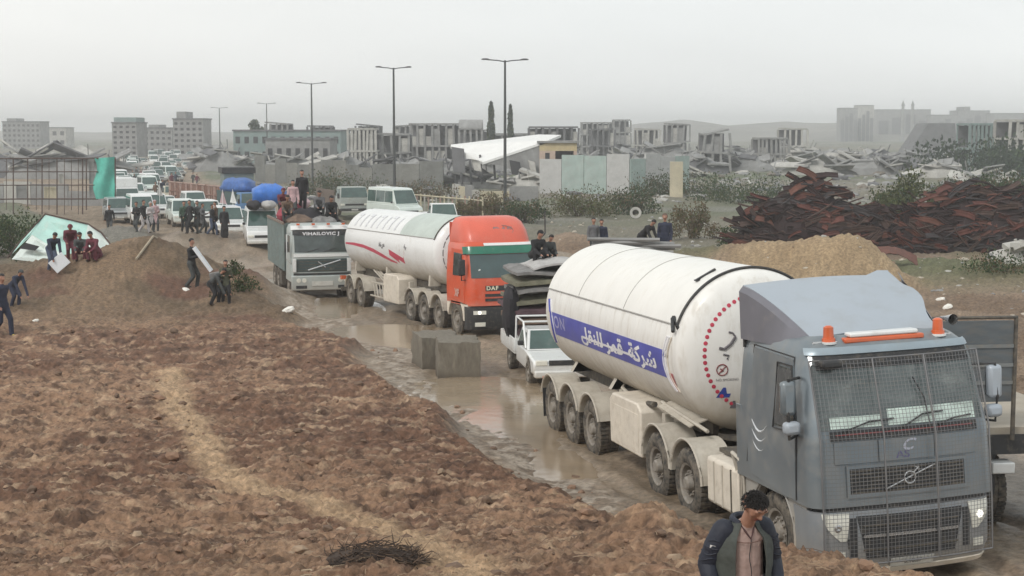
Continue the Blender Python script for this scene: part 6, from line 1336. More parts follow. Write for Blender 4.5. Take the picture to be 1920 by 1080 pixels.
# crumpled mint sheet shelter on the mound
y = 61.0; SH = empty("sheet_shelter", (GP(115, y), y, gz(GP(115, y), y) - .1), label="crumpled mint green and white sheet metal shelter leaning on the earth mound", cat="shelter")
mint = M("mint_sheet", (.42, .66, .60), .5, var=.15, scale=1.2, dirt=.3, dcol=(.62, .66, .60)); mintp = M("mint_pale", (.66, .74, .70), .5, var=.1, scale=2, dirt=.2)
def Ls(px, py, dy=0): p = at(px, py, y + dy); return p - SH.location
def sheet(pts, mat, name, th=.05):
    mb = MB(); c = sum(pts, Vector()) / len(pts); n = len(pts); nn = Vector((0, -1, .2)).normalized()
    rings = []; m_ = 3
    vs = [c + Vector((0, -.12, 0))]; fs = []
    for k in range(1, m_ + 1):
        for i, p in enumerate(pts):
            for h in (0, .5):
                q_ = p.lerp(pts[(i + 1) % n], h); f = k / m_; vs.append(c.lerp(q_, f) + Vector((0, .09 * math.sin(i * 2.3 + k * 1.9 + h * 3) * (1 if k < m_ else .3), 0)))
    W_ = 2 * n
    for i in range(W_): fs.append((0, 1 + i, 1 + (i + 1) % W_))
    for k in range(1, m_):
        for i in range(W_): a = 1 + (k - 1) * W_; b_ = a + W_; fs.append((a + i, b_ + i, b_ + (i + 1) % W_, a + (i + 1) % W_))
    N = len(vs); vs2 = [v + Vector((0, th, 0)) for v in vs]; f2 = [tuple(N + t for t in reversed(f)) for f in fs]; a = 1 + (m_ - 1) * W_; rim = [(a + i, a + (i + 1) % W_, N + a + (i + 1) % W_, N + a + i) for i in range(W_)]
    mb.add(vs + vs2, fs + f2 + rim); return mb.build(name, mat, SH, smooth=20)
sheet([Ls(85, 403, .8), Ls(165, 422, .7), Ls(160, 470, 0), Ls(120, 478, -.2), Ls(60, 440, .2)], mint, "mint_panel")
sheet([Ls(165, 420, .7), Ls(200, 446, .6), Ls(217, 488, 0), Ls(165, 480, -.1), Ls(158, 455, .2)], mintp, "pale_panel")
sheet([Ls(62, 438, .3), Ls(118, 470, -.1), Ls(112, 496, -.4), Ls(22, 486, -.3)], mintp, "front_panel")
sheet([Ls(85, 402, .8), Ls(60, 440, .3), Ls(14, 484, -.2), Ls(40, 450, .9)], mint, "side_panel")
sheet([Ls(85, 404, .9), Ls(165, 421, .8), Ls(180, 440, 2.6), Ls(95, 430, 2.6)], mintp, "rear_panel")
mb = MB(); mb.tube([Ls(14, 484, -.3), Ls(40, 450, .1), Ls(85, 401, .8), Ls(165, 420, .7), Ls(190, 436, .6), Ls(210, 462, .4), Ls(221, 495, -.1)], .035, 6); mb.build("dark_edge", rustd, SH)
mb = MB(); mb.tube([Ls(205, 496, -.4), Ls(218, 488, -.3), Ls(221, 478, -.2)], .06, 6); mb.build("pale_hoop", m_white, SH)
mb = MB(); p, q_ = Ls(36, 466, -.40), Ls(72, 472, -.42); mb.add([Ls(36, 466, -.38), Ls(48, 455, -.25), Ls(74, 462, -.30), Ls(66, 470, -.40)], [(0, 1, 2, 3)]); mb.build("torn_opening", m_void, SH, smooth=0)
mb = MB(); mb.add([Ls(195, 462, -.02), Ls(206, 458, .0), Ls(212, 478, -.2), Ls(202, 478, -.2)], [(0, 1, 2, 3)]); mb.build("torn_opening", m_void, SH, smooth=0)

# rust coloured scrap heaps
rusts = [M("rust_red", (.10, .036, .028), .85, var=.35, scale=3), M("rust_maroon", (.028, .015, .015), .85, var=.35, scale=3), M("rust_brown", (.065, .04, .033), .85, var=.35, scale=3), M("rust_orange", (.13, .055, .04), .85, var=.3, scale=3), M("scrap_grey", (.055, .048, .05), .7, .3, var=.3, scale=3)]
def scrap(label, px, y, w_, h, n, seed, prof, dep=3.2):
    rnd = random.Random(seed); x = GP(px, y); r = empty("scrap_heap", (x, y, gz(x, y) - .1), label=label, cat="scrap heap")
    mb = MB(); ns = 18
    rings = []
    for i in range(ns + 1):
        u = i / ns; hh = float(np.interp(u, np.linspace(0, 1, len(prof)), prof)) * h * .86
        rings.append([Vector(((u - .5) * w_, yy_ * dep / 2, hh * zf_ + rnd.uniform(-.06, .06) * h)) for yy_, zf_ in ((-1, 0), (-.8, .45), (-.4, .85), (0, 1), (.5, .8), (1, 0))])
    mb.loft(rings, True); mb.build("packed_core", rusts[1], r, smooth=0)
    for i in range(n):
        u = rnd.uniform(.02, .98); hh = float(np.interp(u, np.linspace(0, 1, len(prof)), prof)) * h; v = rnd.random()
        c = Vector(((u - .5) * w_, -dep / 2 * (1 - v * .9) - .05, hh * (.08 + .92 * v)))
        mt = rnd.choice([0, 0, 1, 1, 1, 2, 2, 3, 4]); L = rnd.uniform(.4, 1.3); wd = rnd.uniform(.06, .24); a = rnd.gauss(.0, .35) + (.35 if u < .3 else -.1)
        mb = MB()
        if i % 5 < 2:   # bent bar or girder
            pts = [Vector((-L, 0, 0)), Vector((-L * .3, rnd.uniform(-.1, .1), rnd.uniform(0, .2))), Vector((L * .4, rnd.uniform(-.1, .1), rnd.uniform(-.1, .2))), Vector((L, 0, rnd.uniform(-.4, .1)))]; mb.tube(pts, rnd.uniform(.025, .06), 5); nm = "bent_bar"
        else:            # corrugated curling sheet
            cur = rnd.uniform(.3, 1.3) * rnd.choice([1, 1, -.5])
            mb.grid(lambda uu_, vv_: (Vector(((uu_ - .5) * 2 * L, (vv_ - .5) * wd * .6 + .02 * math.cos(vv_ * 22), (vv_ - .5) * wd * 1.6 + cur * (.25 - (uu_ - .5) ** 2) * L + .02 * math.sin(vv_ * 22))), Vector((0, -1, 0))), 5, 6, th=.015); nm = "scrap_sheet"
        o = mb.build(nm, rusts[mt], r, smooth=25); o.location = c; o.rotation_euler = (rnd.uniform(-.5, .7), a, rnd.uniform(-.5, .5))
    return r
scrap("left, taller heap of dark red crushed scrap metal", 1508, 79, 7.6, 4.15, 280, 4, [.15, .45, .75, .95, 1.0, .98, .8, .6, .55])
scrap("long heap of rust red scrap metal reaching the right edge", 1795, 81, 9.0, 3.8, 290, 9, [.5, .62, .62, .8, .95, .98, .9, .92, .95, .9])
y = 66; x = GP(1672, y); mb = MB(); mb.grid(lambda u, v: (Vector(((u - .5) * 2.3, (v - .5) * .9, .55 * math.sin(u * math.pi) * (1 - .4 * v) + .02 * math.sin(u * 60))), Vector((0, -.3, 1))), 16, 6, th=.03); o = mb.build("rusty_sheet", rusts[3], smooth=25); o.location = (x, y, gz(x, y) + .35); o.rotation_euler = (.5, .1, -.1); tag(o, "curled orange rusty sheet lying beside the sand heap", "metal sheet")
slab_heap("small heap of pale grey stones at the right edge below the scrap", 1905, 70, 2.6, 1.1, 8, 77, (CP, CG, CP), "stone_heap", dep=1.6, cat="stone heap")
slab_heap("pale broken stones by the right foot of the sand heap", 1668, 56, 1.5, .6, 6, 78, (CP, CC), "stone_heap", dep=1.0, cat="stone heap")
# small things on the ground
plast = M("white_plastic", (.78, .76, .70), .5, var=.05)
for (px, y, s_, lb) in ((538, 50.5, .26, "white plastic bag at the edge of the muddy road"), (60, 47.5, .14, "small white litter piece near the man at the left edge"), (1768, 54, .20, "left white bag on the ground behind the grey cab"), (1782, 51.5, .22, "right white bag on the ground behind the grey cab"), (345, 54, .15, "pale litter on the slope of the mound")):
    x = GP(px, y); o = bundle_mb((0, 0, 0), (s_ * .9, s_ * .7, s_ * .45), int(px)).build("plastic_bag", plast, smooth=0); o.location = (x, y, gz(x, y) + s_ * .35); o.rotation_euler = (.2, .3, px); tag(o, lb, "plastic bag")
y = 42; x = GP(1768, y); CB = empty("wooden_crate", (x, y, gz(x, y)), .15, label="low open wooden crate on the bare ground behind the grey cab", cat="crate"); wd_ = M("raw_wood", (.34, .21, .125), .8, var=.2, scale=2, stretch=(1, 1, 8))
for z in (.1, .28, .46): mb = MB(); mb.bb(-.55, .55, -.02, .01, z - .08, z + .08); mb.build("plank", wd_, CB, smooth=0)
mb = MB(); mb.bb(-.55, .55, .01, 1.0, .0, .06); mb.bb(-.57, -.53, -.02, 1.0, 0, .56); mb.bb(.53, .57, -.02, 1.0, 0, .56); mb.build("box_frame", wd_, CB, smooth=0)
for i, (pts, lb) in enumerate([([(232, 446, 63), (305, 452, 61)], "pale pole lying on top of the mound"), ([(255, 488, 56), (318, 447, 60)], "pale plank sloping up the mound")]):
    P = [at(a, b_, c) for a, b_, c in pts]; P = [Vector((p.x, p.y, gz(p.x, p.y) + .10)) for p in P]; mid = (P[0] + P[1]) / 2; mid.z = gz(mid.x, mid.y) + .12
    mb = MB(); mb.tube([P[0], mid, P[1]], .05, 6); tag(mb.build("pole", M("pale_wood", (.36, .30, .22), .85, var=.2)), lb, "pole")
# twig tangle added for the dark of a hollow in the mud, pale sticks
y = 15.5; x = GP(690, y); DR = empty("twig_tangle", (x, y, gz(x, y)), .1, label="tangle of dark twigs standing in for a dark hollow in the foreground mud", cat="twig tangle")
dk = M("tangle_dark", (.055, .04, .032), .95, var=.4, scale=8); rnd = random.Random(12)
tw = [MB() for _ in range(3)]
for i in range(620):
    a = rnd.uniform(-1, 1); q = Vector((a * .50, rnd.gauss(0, .12), .02 + .17 * (1 - a * a) * rnd.random())); d = Vector((rnd.gauss(.6, .5), rnd.gauss(0, .35), rnd.gauss(.0, .25))).normalized() * rnd.uniform(.06, .22); k = q + d * .5 + Vector((rnd.gauss(0, .02), 0, rnd.gauss(0, .02)))
    e_ = q + d; e_.z = max(e_.z, -.02); tw[i % 3].tube([q, k, e_], [.006, .005, .002], 4, caps=False)
tw[0].build("twigs", dk, DR, smooth=0); tw[1].build("roots", M("root_brown", (.12, .08, .055), .95), DR, smooth=0); tw[2].build("stems", dk, DR, smooth=0)
mb = MB(); mb.loft([[Vector((a * .5, .13 * math.cos(t) * (1 - a * a) ** .5 * 1.2, .03 + .13 * math.sin(t) * (1 - a * a) ** .5)) for t in np.linspace(0, 2 * math.pi, 9)[:-1]] for a in (-.98, -.7, -.3, .1, .5, .8, .98)], True); mb.build("tangle_core", dk, DR)
for i, (a, b_, lb) in enumerate([((530, 1062, 14.6), (612, 1052, 14.9), "long pale stick left of the dark twig tangle"), ((598, 1078, 14.2), (640, 1046, 14.8), "pale crooked stick pointing at the dark twig tangle"), ((555, 1035, 15.2), (606, 1048, 14.9), "thin pale twig above the long stick"), ((55, 1022, 15.5), (88, 1040, 15.2), "thin light twig on the mud at the left")]):
    P = [at(*a), at(*b_)]; P = [Vector((p.x, p.y, gz(p.x, p.y) + .03)) for p in P]; mid = (P[0] + P[1]) / 2 + Vector((0, .03, .03)); mb = MB(); mb.tube([P[0], mid, P[1]], [.012, .010, .006], 6); tag(mb.build("stick", M("stick_pale", (.42, .33, .23), .85)), lb, "stick")
# barbed wire loops and dry stalks along the torn up field
st = MB(); rr_ = np.random.RandomState(21); N = 1500; yy = 13 + 27 * rr_.rand(N) ** 1.4; xx = rr_.uniform(-.38, .3, N) * (yy + 2); zz, fl, *_ = terrain(xx, yy)
for i in range(N):
    if fl[i] < .7: continue
    a = rr_.rand() * 6.28; L = .04 + .13 * rr_.rand(); p = Vector((xx[i], yy[i], zz[i] + .01)); d = Vector((math.cos(a) * L, math.sin(a) * L, .03 * rr_.rand())); st.tube([p - d, p + Vector((0, 0, .02)), p + d], [.0035, .0035, .002], 3, mi=i % 2, caps=False)
tag(st.build("dry_stalks", [M("stalk_pale", (.40, .30, .2), .9), M("stalk_brown", (.16, .10, .07), .9)], smooth=0, fixn=False), "dry stalks and roots mixed into the churned mud", kind='stuff')

# ------------------------------------------------------------ haze
mb = MB(); mb.bb(-1100, 1100, -20, 2450, -4, 27)
hz_ = bpy.data.materials.new("haze_air"); hz_.use_nodes = True; n_ = hz_.node_tree; n_.nodes.clear(); o_ = n_.nodes.new("ShaderNodeOutputMaterial"); v_ = n_.nodes.new("ShaderNodeVolumePrincipled")
v_.inputs['Color'].default_value = (.97, .985, 1.0, 1); v_.inputs['Density'].default_value = .00078; v_.inputs['Anisotropy'].default_value = .45; n_.links.new(v_.outputs[0], o_.inputs['Volume'])
hz = mb.build("haze", hz_, smooth=0); tag(hz, "pale haze over the plain", kind='stuff'); hz.display_type = 'WIRE'


# long low load of poles and rags on the bank behind the first tank
rnd = random.Random(9); x0, x1 = GP(1094, 56), GP(1262, 56); PL_ = empty("pole_stack", ((x0 + x1) / 2, 56, gz((x0 + x1) / 2, 56)), 0, label="low stack of grey poles and rags on the bank just above the nearest tank", cat="pole stack"); zt = at(1180, 447, 56).z - PL_.location.z; n = 12
for i in range(n):
    L = (x1 - x0) / 2 * rnd.uniform(.7, 1.0); z_ = zt * (i + .5) / n; o_ = rnd.uniform(-.3, .3); mb = MB(); mb.tube([(-L + o_, rnd.uniform(-.3, .3), z_ + rnd.uniform(-.05, .05)), (o_, rnd.uniform(-.3, .3), z_), (L + o_, rnd.uniform(-.3, .3), z_ + rnd.uniform(-.05, .05))], zt / n * .7, 6); mb.build("pole_piece", rnd.choice([CG, CD, BR if False else CG]), PL_)
# ------------------------------------------------------------ people
skin = M("skin", (.36, .19, .13), .55, var=.1, scale=20); hairm = M("hair_black", (.015, .012, .011), .6, var=.3, scale=60, bump=.4, bscale=120)
def CM(key, c): return M("wear_" + key, c, .85, var=.25, scale=7, bump=.25, bscale=25)
WEAR = {'black': CM('black', (.018, .018, .020)), 'navy': CM('navy', (.022, .028, .055)), 'grey': CM('grey', (.13, .13, .135)), 'dgrey': CM('dgrey', (.055, .06, .06)), 'maroon': CM('maroon', (.13, .03, .045)), 'olive': CM('olive', (.08, .085, .055)),
        'pink': CM('pink', (.48, .33, .34)), 'pale': CM('pale', (.45, .42, .42)), 'jean': CM('jean', (.06, .08, .13)), 'brown': CM('brown', (.13, .085, .06)), 'green': CM('green', (.04, .075, .05)), 'white': CM('white', (.65, .64, .62)), 'shoe': CM('shoe', (.05, .035, .025)), 'red': CM('red', (.3, .04, .05))}
def capsule(mb, a, b, ra, rb, n=12, flat=1.0):
    a, b = Vector(a), Vector(b); d = b - a; L = d.length; d = d / L if L > 1e-6 else Vector((0, 0, 1))
    pts = []; rs = []
    for t in (-1, -.8, -.45): pts.append(a + d * ra * t); rs.append(max(.002, ra * math.sqrt(max(0, 1 - t * t))))
    pts += [a, b]; rs += [ra, rb]
    for t in (.45, .8, 1): pts.append(b + d * rb * t); rs.append(max(.002, rb * math.sqrt(max(0, 1 - t * t))))
    if abs(d.z) > .97: d2 = Vector((0, 0, 1)); ref = Vector((0, 1, 0))
    else: ref = Vector((0, 0, 1))
    A = d.cross(ref).normalized(); B = d.cross(A)
    mb.loft([[p + (A * math.cos(2 * math.pi * k / n) + B * math.sin(2 * math.pi * k / n) * flat) * r for k in range(n)] for p, r in zip(pts, rs)], True)
def elbow(s, h, L1, L2, bend):
    s, h = Vector(s), Vector(h); d = h - s; D = min(d.length, (L1 + L2) * .999); dn = d.normalized(); x = (L1 * L1 - L2 * L2 + D * D) / (2 * D); r = math.sqrt(max(0, L1 * L1 - x * x)); b = Vector(bend) - dn * Vector(bend).dot(dn)
    b = b.normalized() if b.length > 1e-6 else Vector((0, 1, 0)); return s + dn * x + b * r
def person(label, x, y, z=None, face=0.0, h=1.70, pose='stand', top='black', legs='dgrey', hair='hair', coat=0, lean=0.0, hands=None, group=None, vox=.022, seed=0, robe=False, headdown=.15, sc=1.0):
    rnd = random.Random(seed + int(x * 37) + int(y * 11)); k = h / 1.70
    z = gz(x, y) - .02 if z is None else z
    root = empty("person", (x, y, z), face, label=label, cat="person", group=group)
    segs = []  # a,b,ra,rb,mat, flat
    hip = Vector((0, 0, .90)); fr = Vector((0, -1, 0))
    if pose in ('sit',): hip = Vector((0, 0, .12))
    if pose == 'crouch': hip = Vector((0, .12, .34))
    if pose == 'bend': lean = max(lean, .85); hip = Vector((0, .1, .84))
    if pose == 'crouch': lean = max(lean, .55)
    if pose == 'sit': lean = max(lean, .25)
    up = Vector((0, -math.sin(lean), math.cos(lean)))
    chest = hip + up * .38; neck = hip + up * .56; nd = (up + Vector((0, -headdown, 0)) + (Vector((0, -.1, .3)) if lean > .5 else Vector())).normalized(); head = neck + nd * .17
    T, Lg = 1, 2
    segs += [(hip + Vector((-.07, 0, 0)), hip + Vector((.07, 0, 0)), .135, .135, Lg if not robe else T, .9), (hip + up * .10, chest, .145, .165, T, .78), (chest + Vector((-.10, 0, 0)) + up * .07, chest + Vector((.10, 0, 0)) + up * .07, .12, .12, T, .85), (chest + up * .08, neck, .12, .06, T, 1), (neck - up * .02, head, .055, .06, 0, 1)]
    segs += [(head + nd * .02, head + nd * .06 + Vector((0, .012, 0)), .092, .090, 0, .9), (head - nd * .04 + Vector((0, -.03, 0)), head + Vector((0, -.045, -.0)), .05, .055, 0, 1), (head + Vector((0, -.10, 0)), head + Vector((0, -.105, -.01)), .016, .02, 0, 1)]
    st = {'stand': (.03, -.03), 'walk': (.26, -.24), 'bend': (.08, -.10), 'carry': (.16, -.14)}.get(pose, (0, 0))
    for sg, dy in ((-1, st[0]), (1, st[1])):
        hj = hip + Vector((sg * .09, 0, -.03))
        if pose == 'sit': foot = Vector((sg * .14, -.62, -.12 if z is None else -.05)); kn = elbow(hj, foot, .43, .42, (0, -.2, 1))
        elif pose == 'crouch': foot = Vector((sg * .15, -.18, .06)); kn = elbow(hj, foot, .43, .42, (sg * .2, -1, .4))
        else: foot = Vector((sg * .10, dy, .07 + (.05 if dy > .1 else 0))); kn = elbow(hj, foot, .43, .43, (0, -1, 0))
        segs += [(hj, kn, .105, .080, Lg, 1), (kn, foot, .078, .066, Lg, 1), (foot + Vector((0, .03, -.03)), foot + Vector((0, -.15, -.035)), .042, .036, 4, 1)]
        sh = chest + Vector((sg * .185, 0, 0)) + up * .10
        if hands and hands.get(sg): hd = Vector(hands[sg])
        elif pose == 'bend': hd = Vector((sg * .16, -.62, .48))
        elif pose == 'crouch': hd = Vector((sg * .12, -.48, .38))
        elif pose == 'sit': hd = Vector((sg * .12, -.36, .30))
        elif pose == 'walk': hd = sh + Vector((sg * .07, -dy * .8, -.50))
        elif pose == 'carry': hd = sh + Vector((-sg * .05, -.28, -.22))
        else: hd = sh + Vector((sg * .06, -.05 - .1 * rnd.random(), -.53))
        el = elbow(sh, hd, .29, .27, (sg * .35, 1, -.3)); dd = (hd - el).normalized()
        segs += [(sh, el, .072, .060, T, 1), (el, hd, .058, .046, T, 1), (hd, hd + dd * .05, .036, .036, 0, .6)]
        for f in range(4): o_ = Vector(((f - 1.5) * .018, 0, 0)); segs.append((hd + dd * .06 + o_, hd + dd * (.12 + .012 * (f in (1, 2))) + o_ + Vector((0, -.015, 0)), .010, .008, 0, 1))
        segs.append((hd + dd * .02 + Vector((-sg * .03, -.01, 0)), hd + dd * .07 + Vector((-sg * .05, -.02, 0)), .012, .009, 0, 1))
    if robe:
        b0 = .03 if pose != 'crouch' else .02
        segs += [(hip + up * .05, Vector((0, hip.y, b0 + .18)), .17, .24, T, .9)]
    else:
        coat = coat or (.06 if pose != 'crouch' else 0); segs += [(hip + up * .14, hip - up * coat, .165, .175 if coat < .1 else .2, T, .82)] if coat else []
    mb = MB()
    for (a, b, ra, rb, m_, fl_) in segs: capsule(mb, a * k, b * k, ra * k, rb * k, 10, fl_)
    tmp = mb.build("tmp", skin, None, smooth=0); r_ = tmp.modifiers.new("r", 'REMESH'); r_.mode = 'VOXEL'; r_.voxel_size = vox; s_ = tmp.modifiers.new("s", 'SMOOTH'); s_.iterations = 3; s_.factor = .4
    dg = bpy.context.evaluated_depsgraph_get(); dg.update(); me = bpy.data.meshes.new_from_object(tmp.evaluated_get(dg)); bpy.data.objects.remove(tmp)
    me.name = "body"; me.materials.clear(); for_m = [skin, WEAR[top], WEAR[legs], hairm, WEAR['shoe']]
    for m_ in for_m: me.materials.append(m_)
    nf = len(me.polygons); C_ = np.zeros(nf * 3); me.polygons.foreach_get("center", C_); C_ = C_.reshape(-1, 3); best = np.full(nf, 1e9); mi = np.zeros(nf, int)
    for (a, b, ra, rb, m_, fl_) in segs:
        a_, b_ = np.array(a * k), np.array(b * k); ab = b_ - a_; t = np.clip(((C_ - a_) @ ab) / max(1e-9, ab @ ab), 0, 1); d = np.linalg.norm(C_ - (a_ + t[:, None] * ab), axis=1) - (ra + (rb - ra) * t) * k
        d = d - (.006 if m_ in (1, 2) else 0); u = d < best; best[u] = d[u]; mi[u] = m_
    me.polygons.foreach_set("material_index", mi); me.polygons.foreach_set("use_smooth", [True] * nf)
    body = bpy.data.objects.new("body", me); COL.objects.link(body); body.parent = root
    # hair or head cover
    hc = (head + nd * .05 + Vector((0, .015, 0))) * k; mb = MB(); R0 = .103 * k
    cov = hair != 'hair'; A = Vector((1, 0, 0)); B = nd.cross(A).normalized(); rings = []
    for t in np.linspace(.05, 1.75 if not cov else 2.3, 8):
        ring = []
        for q in range(14):
            a = 2 * math.pi * q / 14; fy = math.sin(a); front = fy < -.3 if B.y > 0 else fy > .3
            tt = t if not front else min(t, 1.05 if not cov else 1.0); rr = R0 * (1.0 if not cov else 1.08)
            ring.append(hc + nd * math.cos(tt) * rr * 1.02 + (A * math.cos(a) * .93 + B * math.sin(a)) * math.sin(tt) * rr)
        rings.append(ring)
    mb.loft(rings, False); mb.build("hair" if not cov else "headscarf", hairm if not cov else WEAR[hair], root, fixn=True, smooth=60)
    return root
GV = "people standing along the queue of vehicles"
P_ = [  # px, y, kwargs
    (98, 61.5, dict(label="person in a dark blue top bending with a white sheet before the shelter", pose='bend', top='navy', legs='jean', face=.6)),
    (133, 61.2, dict(label="person in a dark maroon hooded coat stooping right of the bending one", pose='bend', lean=.3, hands={-1: (-.15, -.42, .75), 1: (.15, -.42, .75)}, top='maroon', legs='maroon', hair='maroon', face=.3, h=1.65)),
    (153, 61.0, dict(label="crouching person in dark grey between the two maroon coats", pose='crouch', top='dgrey', legs='maroon', face=.1)),
    (178, 61.0, dict(label="person with black headscarf and maroon skirt sitting at the right of the shelter", pose='crouch', top='maroon', legs='maroon', hair='black', face=-.3, robe=True, h=1.72)),
    (28, 54, dict(label="person in dark grey blue crouched halfway up the slope at the left", pose='bend', top='navy', legs='navy', face=.9, h=1.5, hair='dgrey')),
    (6, 46.2, dict(label="man in a navy coat and yellow shoes walking at the left edge", pose='walk', top='navy', legs='navy', face=1.0, h=1.78)),
    (360, 65.0, dict(label="man in black carrying a white panel down the mound", pose='carry', top='black', legs='dgrey', face=1.9, h=1.76)),
    (402, 52.0, dict(label="left of two dark clothed people at the foot of the mound", top='dgrey', legs='black', face=.4, h=1.55, pose='bend', lean=.9)),
    (424, 52.4, dict(label="right of two dark clothed people at the foot of the mound", top='olive', legs='black', face=-.2, h=1.45)),
    (205, 90, dict(label="person in black leaning on the post by the turquoise sheet", top='black', legs='dgrey', face=.2, pose='walk')),
    (257, 84, dict(label="person in black at the left of the pair before the white jeeps", top='black', legs='dgrey', face=.1)),
    (270, 83, dict(label="tall person with white stripes down the sides of the trousers", top='black', legs='pale', face=.0, h=1.78)),
    (283, 84, dict(label="woman in a pale coat beside the striped trousers", top='pale', legs='dgrey', face=.2, coat=.3, hair='pale')),
    (291, 86, dict(label="woman in a pinkish coat right of the pale coat", top='pink', legs='dgrey', face=.3, coat=.3, hair='pink')),
    (346, 92, dict(label="person in green walking in front of the pale jeep", top='green', legs='black', face=.4, pose='walk')),
    (357, 91, dict(label="person in black right of the green jacket", top='black', legs='black', face=.3)),
    (371, 92, dict(label="tall person in dark grey coat amid the walkers", top='dgrey', legs='dgrey', face=.2, h=1.8, coat=.25)),
    (380, 93, dict(label="person in grey amid the walkers", top='grey', legs='dgrey', face=.2, coat=.2)),
    (398, 90, dict(label="person in black jacket left of the robed woman", top='black', legs='jean', face=.5, pose='walk')),
    (405, 89, dict(label="person in brown jacket left of the robed woman", top='brown', legs='black', face=.1)),
    (421, 86, dict(label="woman in a long black robe beside the nearest jeep", top='black', legs='black', hair='black', robe=True, face=.2)),
    (464, 92, dict(label="person in dark clothes left of the white van", top='dgrey', legs='black', face=.2)),
    (330, 128, dict(label="person beside the beige pickup", top='brown', legs='dgrey', face=.2)),
    (457, 124, dict(label="person in maroon by the brown railing", top='maroon', legs='dgrey', face=.2)),
    (470, 122, dict(label="person in dark clothing at the end of the railing", top='dgrey', legs='dgrey', face=.2)),
    (1113, 57.5, dict(label="person in a grey top seen over the first tank, left of the others", top='grey', legs='dgrey', face=.3, h=1.55)),
    (1128, 57.8, dict(label="person in navy right behind the grey top", top='navy', legs='navy', face=.0, h=1.5)),
    (1208, 57, dict(label="person in black bending over behind the tank", top='black', legs='black', face=.8, pose='bend', h=1.7)),
    (1247, 57.5, dict(label="tall person in a dark navy coat behind the tank, at the right", top='navy', legs='navy', face=-.3, h=1.8, hair='brown')),
    (967, 60, dict(label="thin dark figure standing behind the orange cab's deflector", top='black', legs='black', face=.1, h=1.8)),
]
PP = {}
HD = {1113: 411, 1128: 414, 1208: 398, 1247: 404}
FT = {98: (508, 45), 133: (490, 50), 153: (488, 50), 178: (488, 50), 28: (575, 40), 6: (632, 38), 360: (541, 40), 402: (572, 44), 424: (570, 44), 257: (436, 70), 270: (437, 70), 283: (436, 70), 291: (434, 70), 346: (436, 72), 357: (437, 72), 371: (438, 72), 380: (438, 72), 398: (441, 72), 405: (440, 72), 421: (446, 72)}
for (px, y, kw) in P_:
    kw = dict(kw); zadd = 0; far = y > 80
    kw.setdefault('group', GV if far and px < 470 else None)
    if 240 < px < 475: rj = random.Random(px); kw['face'] = rj.uniform(-1.3, 1.6); kw.setdefault('h', rj.uniform(1.6, 1.82)); kw['pose'] = kw.get('pose') or ('stand' if kw.get('robe') else rj.choice(['walk', 'stand', 'carry']))
    if px in FT: x, y = foot(px, *FT[px])
    else: x = GP(px, y)
    if px in HD: kw['z'] = at(px, HD[px], y).z - kw.get('h', 1.7)
    PP[px] = person(x=x, y=y, vox=.03 if far else .02, **kw)
rnd = random.Random(88)
for i in range(22):
    y = rnd.uniform(130, 230); px = float(np.interp(y, [130, 230], [rnd.uniform(235, 440), rnd.uniform(225, 370)]))
    person("one of the small dark figures walking among the distant vehicles", GP(px, y), y, face=rnd.uniform(-.6, 1), pose=rnd.choice(['stand', 'walk']), top=rnd.choice(['black', 'dgrey', 'navy', 'brown', 'grey', 'maroon']), legs='dgrey', group="small figures among the distant vehicles", vox=.05, seed=i, h=rnd.uniform(1.6, 1.8))
# yellow shoes for the man at the left edge
PP[6].children[0].data.materials[4] = M("yellow_shoe", (.55, .42, .08), .7)
# panels being carried
def flat_panel(name, label, cat, p0, sz, rot, mat=None):
    mb = MB(); mb.box((0, 0, 0), sz); o = mb.build(name, mat or M("sheet_white", (.74, .77, .80), .6, var=.05), bev=.01); o.location = p0; o.rotation_euler = rot; return tag(o, label, cat)
q_ = PP[360].location; flat_panel("foam_board", "white board carried on the back of the man on the mound", "board", q_ + Vector((.42, -.05, 1.08)), (.10, .5, 1.05), (0, R(-35), .1))
q_ = PP[98].location; flat_panel("white_sheet", "white sheet held low by the person bending before the shelter", "sheet", q_ + Vector((.42, -.5, .35)), (.62, .08, .50), (0, R(-40), .1))
q_ = PP[402].location; flat_panel("white_sack", "greyish sack carried by the left dark figure at the foot of the mound", "sack", q_ + Vector((.0, .25, .95)), (.35, .3, .3), (0, R(-10), .1), GR)
# people and goods on top of the tipper's load
M3 = T3.matrix_world if False else (Matrix.Translation(T3.location) @ Matrix.Rotation(T3.rotation_euler.z, 4, 'Z'))
LD = [((-.5, 3.0, 2.75), (.62, .9, .55), BR, "brown sack at the front left of the tipper's load"), ((.5, 2.9, 2.7), (.7, .9, .5), GR, "grey sack at the front right of the tipper's load"), ((0, 4.0, 2.9), (.9, .9, .6), BK, "black sack in the middle of the tipper's load"),
      ((-.6, 5.0, 3.05), (.6, .8, .6), RD, "dark red bundle at the left of the tipper's load"), ((.6, 5.2, 3.0), (.6, .9, .6), PA, "pale bundle at the right of the tipper's load"), ((0, 6.4, 2.9), (1.0, .9, .6), BR, "large brown bundle at the back of the tipper's load"), ((.95, 3.6, 2.95), (.3, .7, .45), BK, "narrow black roll at the right edge of the load"), ((-.2, 5.6, 3.6), (.5, .5, .35), PK, "pinkish bag on top of the tipper's load")]
for i, (c, r_, mt, lb) in enumerate(LD):
    o = bundle_mb((0, 0, 0), r_, 60 + i).build("sack", mt); o.location = M3 @ Vector(c); o.rotation_euler = T3.rotation_euler; tag(o, lb, "sack", "goods heaped on the tipper lorry")
mb = MB(); mb.bb(-1.17, 1.17, 2.08, 7.5, 1.14, 2.55); mb.build("load_bed", BR, T3, smooth=0)
